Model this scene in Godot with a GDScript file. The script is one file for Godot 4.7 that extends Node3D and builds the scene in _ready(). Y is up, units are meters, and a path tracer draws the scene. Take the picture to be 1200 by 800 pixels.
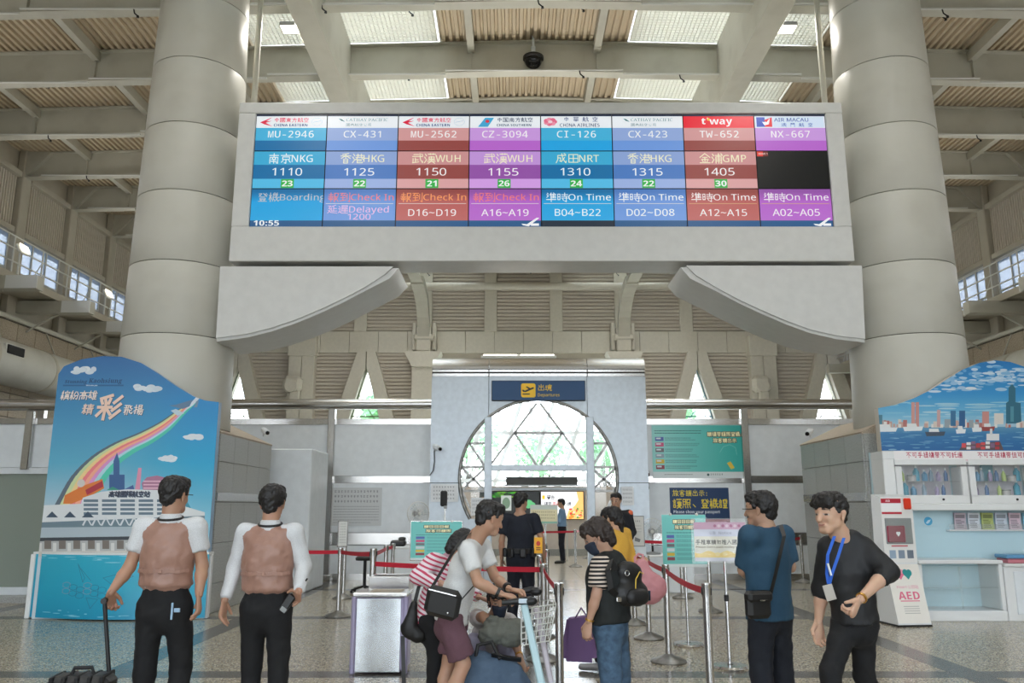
extends Node3D
# The departures hall of an airport: a flight board between two round columns, a check-point portal behind, posters, barriers and people.

const F := 960.0             # focal length in pixels of the 1200 x 800 frame
const EYE := 1.53            # height of the lens
const PITCH := 0.19897       # the camera looks up by 11.4 degrees
const CX := 0.5              # the hall's middle line
const BACK := 35.0           # distance of the end wall
const REAR := 11.0           # the entrance front lies this far behind the lens
const HALF := 14.7           # half the hall's width
const BAY := 2.62
const BEAM0 := 14.43

var M := {}
var T := {}

func _ready() -> void:
	# ---- camera
	var cam := Camera3D.new()
	cam.name = "camera"
	cam.fov = rad_to_deg(2.0 * atan(400.0 / F))
	cam.position = Vector3(0, EYE, 0)
	cam.rotation = Vector3(PITCH, 0, 0)
	cam.near = 0.1
	cam.far = 400.0
	add_child(cam)
	cam.current = true
	# ---- sky: a bright white overcast
	var env := Environment.new()
	env.tonemap_mode = Environment.TONE_MAPPER_LINEAR
	env.tonemap_exposure = EXPOSURE
	env.background_mode = Environment.BG_SKY
	env.sdfgi_enabled = true
	env.ssao_enabled = true
	env.ssil_enabled = true
	var sm := ProceduralSkyMaterial.new()
	sm.sky_top_color = Color(0.86, 0.93, 1.0)
	sm.sky_horizon_color = Color(0.97, 0.985, 1.0)
	sm.ground_bottom_color = Color(0.52, 0.51, 0.49)
	sm.ground_horizon_color = Color(0.62, 0.61, 0.59)
	sm.sky_energy_multiplier = SKY
	sm.ground_energy_multiplier = SKY * 0.8
	env.sky = Sky.new()
	env.sky.sky_material = sm
	var we := WorldEnvironment.new()
	we.name = "sky"
	we.environment = env
	add_child(we)
	# ---- structure, then things, small details last
	make_materials()
	hall_floor()
	hall_ceiling()
	side_walls()
	end_wall()
	entrance_front()
	columns()
	partition()
	portal()
	inner_zone()
	flight_board()
	left_booth()
	right_booth()
	aed_stand()
	barriers()
	counters()
	people()
	small_things()
const EXPOSURE := 0.75
const SKY := 3.0
const LAMP := 13.0
const UPLIGHT := 4.5
const STRIP := 36.0
const BOARD := 1.2

func make_materials() -> void:
	T.fine = noise_tex(3, 0.02, [[0.0, Color(0.96, 0.96, 0.96)], [1.0, Color(1, 1, 1)]], 512)
	T.blotch = noise_tex(5, 0.006, [[0.0, Color(0.93, 0.925, 0.915)], [0.5, Color(0.98, 0.98, 0.975)], [1.0, Color(1, 1, 1)]], 512)
	T.weave = noise_tex(9, 0.09, [[0.0, Color(0.80, 0.80, 0.80)], [1.0, Color(1, 1, 1)]], 256)
	T.chips = noise_tex(11, 0.11, [[0.0, rgb8(126, 112, 92)], [0.2, rgb8(192, 182, 160)], [0.5, rgb8(216, 207, 188)], [0.7, rgb8(170, 157, 134)], [0.84, rgb8(238, 233, 220)], [0.95, rgb8(100, 88, 72)]], 1024, true)
	T.chips_dark = noise_tex(12, 0.14, [[0.0, rgb8(96, 92, 86)], [0.4, rgb8(116, 112, 106)], [0.75, rgb8(84, 80, 76)], [0.92, rgb8(140, 136, 130)]], 512, true)
	T.stone = noise_tex(14, 0.05, [[0.0, Color(0.66, 0.65, 0.63)], [0.45, Color(0.88, 0.88, 0.87)], [1.0, Color(1, 1, 1)]], 512)
	T.brush = noise_tex(16, 0.03, [[0.0, Color(0.94, 0.94, 0.94)], [1.0, Color(1, 1, 1)]], 256)
	T.rough = noise_tex(18, 0.012, [[0.0, Color(0.62, 0.62, 0.62)], [1.0, Color(1, 1, 1)]], 512)
	var fl := grain("terrazzo", Color(0.88, 0.875, 0.86), 0.2, 0.0, T.chips, 0.8)
	fl.metallic_specular = 0.5
	M.terrazzo = fl
	M.terrazzo_dark = grain("dark granite band", Color(0.92, 0.92, 0.92), 0.22, 0.0, T.chips_dark, 1.0)
	M.pale_tile = grain("pale floor tile", rgb8(216, 208, 192), 0.16, 0.0, T.fine, 0.7)
	M.joint = mat("dark joint", rgb8(70, 68, 64), 0.9)
	M.beam = grain("beam paint", rgb8(196, 193, 180), 0.55, 0.0, T.blotch, 0.35)
	M.deck = grain("roof deck", rgb8(206, 190, 164), 0.7, 0.0, T.blotch, 0.25)
	M.lattice = mat("lattice", rgb8(232, 228, 214), 0.6)
	var df := mat("skylight sheet", Color(0.96, 0.90, 0.80, 0.78), 0.8)
	df.transparency = BaseMaterial3D.TRANSPARENCY_ALPHA
	df.backlight_enabled = true
	df.backlight = Color(1, 1, 1)
	M.skysheet = df
	M.wall = grain("wall paint", rgb8(190, 183, 168), 0.7, 0.0, T.blotch, 0.3)
	M.louvre = grain("louvre paint", rgb8(216, 207, 194), 0.6, 0.0, T.fine, 1.0)
	M.belt = grain("wall panels", rgb8(224, 219, 205), 0.6, 0.0, T.fine, 0.5)
	M.tile = grain("beige wall tile", rgb8(188, 172, 150), 0.5, 0.0, T.stone, 0.8)
	M.column = grain("column panel", rgb8(198, 196, 186), 0.5, 0.0, T.blotch, 0.3)
	M.seam = mat("seam", rgb8(48, 46, 42), 0.9)
	M.casing = grain("board casing", rgb8(214, 214, 211), 0.45, 0.0, T.fine, 0.4)
	M.white = grain("white panel", rgb8(230, 235, 238), 0.4, 0.0, T.fine, 0.4)
	M.white_gloss = mat("white lacquer", rgb8(230, 231, 230), 0.25)
	M.alu = grain("brushed aluminium panel", rgb8(196, 204, 211), 0.42, 0.45, T.brush, 0.8)
	M.steel = grain("stainless steel", rgb8(205, 203, 200), 0.24, 0.95, T.brush, 2.0)
	M.steel_dull = grain("dull steel", rgb8(172, 170, 165), 0.4, 0.9, T.rough, 1.2)
	M.chrome = mat("chrome", rgb8(220, 220, 220), 0.14, 1.0)
	M.granite = grain("grey granite tile", rgb8(190, 192, 190), 0.35, 0.0, T.stone, 1.6)
	M.granite_cap = grain("pinkish granite cap", rgb8(206, 190, 170), 0.5, 0.0, T.stone, 1.6)
	M.dark = mat("dark gap", rgb8(30, 30, 30), 0.8)
	M.black = mat("black plastic", rgb8(24, 24, 25), 0.45)
	M.black_gloss = mat("black glass", rgb8(10, 10, 11), 0.08)
	M.rubber = mat("rubber", rgb8(30, 30, 31), 0.8)
	M.grey = mat("grey plastic", rgb8(140, 142, 142), 0.5)
	M.rail = mat("rail paint", rgb8(214, 214, 208), 0.5)
	var gl := mat("glass", Color(0.86, 0.93, 0.92, 0.06), 0.02)
	gl.transparency = BaseMaterial3D.TRANSPARENCY_ALPHA
	M.glass = gl
	var tg := mat("tinted glass", Color(0.62, 0.72, 0.86, 0.72), 0.05)
	tg.transparency = BaseMaterial3D.TRANSPARENCY_ALPHA
	M.tinted = tg
	var dg := mat("door glass", Color(0.62, 0.66, 0.62, 0.8), 0.1)
	dg.transparency = BaseMaterial3D.TRANSPARENCY_ALPHA
	M.door_glass = dg
	var fg := mat("front glass", Color(0.5, 0.56, 0.56, 0.28), 0.05)
	fg.transparency = BaseMaterial3D.TRANSPARENCY_ALPHA
	M.front_glass = fg
	var ac := mat("clear acrylic", Color(0.95, 0.97, 0.97, 0.10), 0.04)
	ac.transparency = BaseMaterial3D.TRANSPARENCY_ALPHA
	M.acrylic = ac
	var sk := mat("skin", Color.WHITE, 0.55)
	sk.vertex_color_use_as_albedo = true
	sk.subsurf_scatter_enabled = true
	sk.subsurf_scatter_strength = 0.15
	M.skin = sk
	M.hair_black = grain("black hair", rgb8(26, 23, 22), 0.5, 0.0, T.weave, 5.0, false)
	M.hair_brown = grain("dark brown hair", rgb8(48, 36, 30), 0.5, 0.0, T.weave, 5.0, false)
	var lamp := mat("lamp face", Color.WHITE, 0.5)
	lamp.emission_enabled = true
	lamp.emission = Color(1.0, 0.97, 0.9)
	lamp.emission_energy_multiplier = 5.0
	M.lamp = lamp
	M.red_belt = mat("red barrier belt", rgb8(190, 22, 48), 0.6)
	M.lead_green = mat("green window bar", rgb8(96, 120, 70), 0.5)
	M.lead_blue = mat("blue window bar", rgb8(84, 130, 150), 0.5)
	var rb := mat("white lattice rib", rgb8(240, 240, 236), 0.5)
	rb.backlight_enabled = true
	rb.backlight = Color(0.9, 0.9, 0.9)
	M.rib = rb
	M.pale_wall = grain("pale inner wall", rgb8(226, 216, 206), 0.5, 0.0, T.fine, 0.5)
	M.bark = grain("bark", rgb8(92, 76, 60), 0.9, 0.0, T.stone, 2.0)
	var lf := mat("leaves", rgb8(150, 190, 165), 0.6)
	lf.backlight_enabled = true
	lf.backlight = Color(0.5, 0.7, 0.4)
	M.leaf = lf
	M.mirror = grain("polished steel sheet", rgb8(210, 214, 216), 0.16, 0.95, T.brush, 0.6)
	var fb := mat("fan blade", Color(0.8, 0.84, 0.86, 0.6), 0.3)
	fb.transparency = BaseMaterial3D.TRANSPARENCY_ALPHA
	M.fanblade = fb
	M.leather = grain("black leather", rgb8(28, 27, 26), 0.5, 0.0, T.weave, 5.0, false)
# ---------------------------------------------------------------- pixels to places
func ray(px: float, py: float) -> Vector3:
	var u := px - 600.0
	var v := 400.0 - py
	return Vector3(u, v * cos(PITCH) + F * sin(PITCH), -(F * cos(PITCH) - v * sin(PITCH)))

func at(px: float, py: float, d: float) -> Vector3:      # the point at depth d metres from the camera's wall of view
	var r := ray(px, py)
	return Vector3(0, EYE, 0) + r * (d / -r.z)

func gnd(px: float, py: float, y := 0.0) -> Vector3:     # the point where the ray meets the level y
	var r := ray(px, py)
	return Vector3(0, EYE, 0) + r * ((y - EYE) / r.y)

func v3(x: float, y: float, z: float) -> Vector3:
	return Vector3(x, y, z)

# ---------------------------------------------------------------- mesh builder
class MB:
	var v := PackedVector3Array()
	var n := PackedVector3Array()
	var uv := PackedVector2Array()
	var c := PackedColorArray()
	var idx := PackedInt32Array()
	var col := Color.WHITE
	var colored := false
	func vert(p: Vector3, nn: Vector3, t := Vector2.ZERO) -> int:
		v.append(p)
		n.append(nn)
		uv.append(t)
		c.append(col)
		return v.size() - 1
	func face(a: Vector3, b: Vector3, cc: Vector3, d: Vector3, ta := Vector2(0, 1), tb := Vector2(1, 1), tc := Vector2(1, 0), td := Vector2(0, 0)) -> MB:   # corners run counterclockwise seen from outside
		var nn := (b - a).cross(d - a).normalized()
		if nn.length() < 0.5:
			nn = (cc - b).cross(d - b).normalized()
		var i := vert(a, nn, ta)
		vert(b, nn, tb)
		vert(cc, nn, tc)
		vert(d, nn, td)
		idx.append_array(PackedInt32Array([i, i + 2, i + 1, i, i + 3, i + 2]))
		return self
	func tri(a: Vector3, b: Vector3, cc: Vector3) -> MB:
		var nn := (b - a).cross(cc - a).normalized()
		var i := vert(a, nn)
		vert(b, nn)
		vert(cc, nn)
		idx.append_array(PackedInt32Array([i, i + 2, i + 1]))
		return self
	func box(ctr: Vector3, size: Vector3, bev := 0.0, bs := Basis()) -> MB:
		var hx := bs.x * size.x / 2
		var hy := bs.y * size.y / 2
		var hz := bs.z * size.z / 2
		var ax := [hx, hy, hz]
		var un := [bs.x.normalized(), bs.y.normalized(), bs.z.normalized()]
		var b: float = minf(bev, minf(size.x, minf(size.y, size.z)) * 0.45)
		for k in 3:
			for s in [-1.0, 1.0]:
				var w: Vector3 = ax[k] * s
				var p: Vector3 = ax[(k + 1) % 3] - un[(k + 1) % 3] * b
				var q: Vector3 = ax[(k + 2) % 3] - un[(k + 2) % 3] * b
				if s < 0:
					p = -p
				face(ctr + w - p - q, ctr + w + p - q, ctr + w + p + q, ctr + w - p + q)
		if b > 0.0:
			for k in 3:
				for s in [-1.0, 1.0]:
					for t in [-1.0, 1.0]:
						var e1: Vector3 = ax[(k + 1) % 3] * s
						var e2: Vector3 = ax[(k + 2) % 3] * t
						var i1: Vector3 = un[(k + 1) % 3] * s * b
						var i2: Vector3 = un[(k + 2) % 3] * t * b
						var l: Vector3 = ax[k] - un[k] * b
						if s * t < 0:
							l = -l
						face(ctr + e1 + e2 - i2 - l, ctr + e1 + e2 - i1 - l, ctr + e1 + e2 - i1 + l, ctr + e1 + e2 - i2 + l)
			for s in [-1.0, 1.0]:
				for t in [-1.0, 1.0]:
					for r in [-1.0, 1.0]:
						var o: Vector3 = ctr + hx * s + hy * t + hz * r
						var A: Vector3 = o - un[1] * t * b - un[2] * r * b
						var B: Vector3 = o - un[0] * s * b - un[2] * r * b
						var C: Vector3 = o - un[0] * s * b - un[1] * t * b
						if s * t * r > 0:
							tri(A, B, C)
						else:
							tri(A, C, B)
		return self
	func bar(a: Vector3, b: Vector3, w: float, h: float, up := Vector3.UP, bev := 0.0) -> MB:   # a beam from a to b, w wide and h high along up
		var z := (b - a).normalized()
		var x := up.cross(z).normalized()
		if x.length() < 0.5:
			x = Vector3.RIGHT.cross(z).normalized()
		var y := z.cross(x)
		return box((a + b) / 2, Vector3(w, h, a.distance_to(b)), bev, Basis(x, y, z))
	func tube(path: Array, r, sides := 10, caps := true) -> MB:
		var m := path.size()
		var prev := Vector3.ZERO
		var x := Vector3.ZERO
		var first := v.size()
		var dist := 0.0
		for i in m:
			var p: Vector3 = path[i]
			var d: Vector3 = (path[mini(i + 1, m - 1)] - path[maxi(i - 1, 0)]).normalized()
			if i == 0:
				x = d.cross(Vector3.UP if absf(d.y) < 0.9 else Vector3.RIGHT).normalized()
			else:
				x = (x - d * x.dot(d)).normalized()
				dist += p.distance_to(prev)
			prev = p
			var y := d.cross(x)
			var rr: float = r[i] if r is Array else r
			for k in sides + 1:
				var a := TAU * k / sides
				var nn := x * cos(a) + y * sin(a)
				vert(p + nn * rr, nn, Vector2(float(k) / sides, dist))
		for i in m - 1:
			for k in sides:
				var q := first + i * (sides + 1) + k
				var w := q + sides + 1
				idx.append_array(PackedInt32Array([q, w, q + 1, q + 1, w, w + 1]))
		if caps:
			for e in [0, m - 1]:
				var p: Vector3 = path[e]
				var d: Vector3 = (path[0] - path[1]).normalized() if e == 0 else (path[m - 1] - path[m - 2]).normalized()
				var ctr := vert(p, d)
				var ring := v.size()
				for k in sides + 1:
					vert(v[first + e * (sides + 1) + k], d)
				for k in sides:
					if e == 0:
						idx.append_array(PackedInt32Array([ctr, ring + k, ring + k + 1]))
					else:
						idx.append_array(PackedInt32Array([ctr, ring + k + 1, ring + k]))
		return self
	func lathe(prof: Array, sides := 24, t := Transform3D(), a0 := 0.0, a1 := TAU, smooth := true) -> MB:   # prof: Vector2(radius, height) from bottom to top
		var m := prof.size()
		for i in m - 1:
			var p: Vector2 = prof[i]
			var q: Vector2 = prof[i + 1]
			var e := (q - p).normalized()
			var nn := Vector2(e.y, -e.x)
			var n0 := nn
			var n1 := nn
			if smooth and i > 0:
				var e0: Vector2 = (p - prof[i - 1]).normalized()
				if e0.dot(e) > 0.75:
					n0 = (nn + Vector2(e0.y, -e0.x)).normalized()
			if smooth and i < m - 2:
				var e1: Vector2 = (prof[i + 2] - q).normalized()
				if e1.dot(e) > 0.75:
					n1 = (nn + Vector2(e1.y, -e1.x)).normalized()
			var first := v.size()
			for k in sides + 1:
				var a := a0 + (a1 - a0) * k / sides
				var cs := cos(a)
				var sn := sin(a)
				vert(t * Vector3(cs * p.x, p.y, sn * p.x), (t.basis * Vector3(cs * n0.x, n0.y, sn * n0.x)).normalized(), Vector2(float(k) / sides, p.y))
				vert(t * Vector3(cs * q.x, q.y, sn * q.x), (t.basis * Vector3(cs * n1.x, n1.y, sn * n1.x)).normalized(), Vector2(float(k) / sides, q.y))
			for k in sides:
				var w := first + k * 2
				idx.append_array(PackedInt32Array([w, w + 2, w + 1, w + 1, w + 2, w + 3]))
		return self
	func prism(poly: PackedVector2Array, z0: float, z1: float, t := Transform3D(), smooth := false, uvr := Rect2(0, 0, 1, 1)) -> MB:   # outline in x and y, from z0 (back) to z1 (front)
		var pl := poly
		if Geometry2D.is_polygon_clockwise(pl):
			pl = poly.duplicate()
			pl.reverse()
		var m := pl.size()
		var tr := Geometry2D.triangulate_polygon(pl)
		for s in [0, 1]:
			var z := z1 if s == 1 else z0
			var nn := (t.basis * Vector3(0, 0, 1 if s == 1 else -1)).normalized()
			var first := v.size()
			for p in pl:
				vert(t * Vector3(p.x, p.y, z), nn, Vector2((p.x - uvr.position.x) / uvr.size.x, 1.0 - (p.y - uvr.position.y) / uvr.size.y))
			for k in range(0, tr.size(), 3):
				var A := tr[k]
				var B := tr[k + 1]
				var C := tr[k + 2]
				var ccw := (pl[B] - pl[A]).cross(pl[C] - pl[A]) > 0
				if ccw == (s == 1):
					idx.append_array(PackedInt32Array([first + A, first + C, first + B]))
				else:
					idx.append_array(PackedInt32Array([first + A, first + B, first + C]))
		for i in m:
			var p := pl[i]
			var q := pl[(i + 1) % m]
			var e := (q - p).normalized()
			var nn := Vector2(e.y, -e.x)
			var n0 := nn
			var n1 := nn
			if smooth:
				var ep := (p - pl[(i + m - 1) % m]).normalized()
				var en := (pl[(i + 2) % m] - q).normalized()
				if ep.dot(e) > 0.8:
					n0 = (nn + Vector2(ep.y, -ep.x)).normalized()
				if en.dot(e) > 0.8:
					n1 = (nn + Vector2(en.y, -en.x)).normalized()
			var w := vert(t * Vector3(p.x, p.y, z0), (t.basis * Vector3(n0.x, n0.y, 0)).normalized())
			vert(t * Vector3(q.x, q.y, z0), (t.basis * Vector3(n1.x, n1.y, 0)).normalized())
			vert(t * Vector3(q.x, q.y, z1), (t.basis * Vector3(n1.x, n1.y, 0)).normalized())
			vert(t * Vector3(p.x, p.y, z1), (t.basis * Vector3(n0.x, n0.y, 0)).normalized())
			idx.append_array(PackedInt32Array([w, w + 2, w + 1, w, w + 3, w + 2]))
		return self
	func ball(ctr: Vector3, r: Vector3, seg := 14, bs := Basis()) -> MB:
		var first := v.size()
		var rows := seg / 2
		for i in rows + 1:
			var th := PI * i / rows
			for k in seg + 1:
				var ph := TAU * k / seg
				var d := Vector3(sin(th) * cos(ph), cos(th), sin(th) * sin(ph))
				vert(ctr + bs * (d * r), (bs * (d / r)).normalized(), Vector2(float(k) / seg, float(i) / rows))
		for i in rows:
			for k in seg:
				var q := first + i * (seg + 1) + k
				idx.append_array(PackedInt32Array([q, q + seg + 1, q + 1, q + 1, q + seg + 1, q + seg + 2]))
		return self
	func strip(path: Array, w: Vector3, th := 0.0) -> MB:   # a band of width vector w along a path
		for i in path.size() - 1:
			var a: Vector3 = path[i]
			var b: Vector3 = path[i + 1]
			if th > 0.0:
				var nn := (b - a).cross(w).normalized() * th
				face(a - w / 2 + nn, b - w / 2 + nn, b + w / 2 + nn, a + w / 2 + nn)
				face(b - w / 2 - nn, a - w / 2 - nn, a + w / 2 - nn, b + w / 2 - nn)
				face(a + w / 2 + nn, b + w / 2 + nn, b + w / 2 - nn, a + w / 2 - nn)
				face(b - w / 2 + nn, a - w / 2 + nn, a - w / 2 - nn, b - w / 2 - nn)
			else:
				face(a - w / 2, b - w / 2, b + w / 2, a + w / 2)
		return self
	func commit() -> ArrayMesh:
		var arr := []
		arr.resize(Mesh.ARRAY_MAX)
		arr[Mesh.ARRAY_VERTEX] = v
		arr[Mesh.ARRAY_NORMAL] = n
		arr[Mesh.ARRAY_TEX_UV] = uv
		if colored:
			arr[Mesh.ARRAY_COLOR] = c
		arr[Mesh.ARRAY_INDEX] = idx
		var m := ArrayMesh.new()
		m.add_surface_from_arrays(Mesh.PRIMITIVE_TRIANGLES, arr)
		return m

func mb() -> MB:
	return MB.new()

# ---------------------------------------------------------------- nodes
var taken := {}

func numbered(called: String) -> String:
	var k: int = taken.get(called, 0)
	taken[called] = k + 1
	return called if k == 0 else "%s_%03d" % [called, k]

func obj(called: String, shape, material: Material, parent: Node = self) -> MeshInstance3D:
	var o := MeshInstance3D.new()
	o.mesh = shape.commit() if shape is MB else shape
	o.material_override = material
	if parent == self:
		o.name = numbered(called)
		add_child(o)
	else:
		o.name = called
		parent.add_child(o, true)
	return o

func tag(o: Node, label: String, category: String, group := "") -> Node:
	o.set_meta("label", label)
	o.set_meta("category", category)
	if group:
		o.set_meta("group", group)
	return o

func thing(called: String, label: String, category: String, pos := Vector3.ZERO, turn := 0.0, group := "") -> Node3D:
	var o := Node3D.new()
	o.name = numbered(called)
	add_child(o)
	o.position = pos
	o.rotation.y = turn
	tag(o, label, category, group)
	return o

func struct(called: String, label: String, category := "") -> Node3D:
	var o := Node3D.new()
	o.name = numbered(called)
	add_child(o)
	o.set_meta("kind", "structure")
	o.set_meta("label", label)
	o.set_meta("category", category if category else called.split("_")[0])
	return o

func copy(o: Node3D, pos: Vector3, turn: float, label := "") -> Node3D:
	var r: Node3D = o.duplicate()
	r.name = numbered(String(o.name).split("_0")[0])
	add_child(r)
	r.position = pos
	r.rotation.y = turn
	if label:
		r.set_meta("label", label)
	return r

# ---------------------------------------------------------------- materials
var mats := {}

func rgb8(r: int, g: int, b: int) -> Color:
	return Color8(r, g, b)

func mat(key: String, c: Color, rough := 0.6, metal := 0.0) -> StandardMaterial3D:
	if mats.has(key):
		return mats[key]
	var m := StandardMaterial3D.new()
	m.resource_name = key
	m.albedo_color = c
	m.roughness = rough
	m.metallic = metal
	mats[key] = m
	return m

func noise_tex(seed_: int, freq: float, stops: Array, size := 512, cellular := false, octaves := 4) -> NoiseTexture2D:
	var f := FastNoiseLite.new()
	f.seed = seed_
	f.frequency = freq
	f.fractal_octaves = octaves
	if cellular:
		f.noise_type = FastNoiseLite.TYPE_CELLULAR
		f.cellular_return_type = FastNoiseLite.RETURN_CELL_VALUE
		f.fractal_type = FastNoiseLite.FRACTAL_NONE
	else:
		f.noise_type = FastNoiseLite.TYPE_SIMPLEX_SMOOTH
	var t := NoiseTexture2D.new()
	t.noise = f
	t.width = size
	t.height = size
	t.seamless = true
	if stops:
		var gr := Gradient.new()
		gr.offsets = PackedFloat32Array(stops.map(func(s): return s[0]))
		gr.colors = PackedColorArray(stops.map(func(s): return s[1]))
		if cellular:
			gr.interpolation_mode = Gradient.GRADIENT_INTERPOLATE_CONSTANT
		t.color_ramp = gr
	return t

# a surface colour with a fine grain: the grain texture multiplies the colour and is laid in metres
func grain(key: String, c: Color, rough: float, metal: float, tex: Texture2D, per_metre := 1.0, world := true) -> StandardMaterial3D:
	if mats.has(key):
		return mats[key]
	var m := mat(key, c, rough, metal)
	m.albedo_texture = tex
	m.uv1_triplanar = true
	m.uv1_world_triplanar = world
	m.uv1_scale = Vector3.ONE * per_metre
	return m

func print_mat(key: String, tex: Texture2D, rough := 0.45) -> StandardMaterial3D:
	var m := mat(key, Color.WHITE, rough)
	m.albedo_texture = tex
	m.texture_repeat = false
	return m

func cloth(key: String, c: Color, rough := 0.9, sheen := 0.0) -> StandardMaterial3D:
	var m := grain(key, c, rough, 0.0, T.weave, 6.0, false)
	if sheen > 0.0:
		m.rim_enabled = true
		m.rim = sheen
		m.rim_tint = 0.6
	return m
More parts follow.
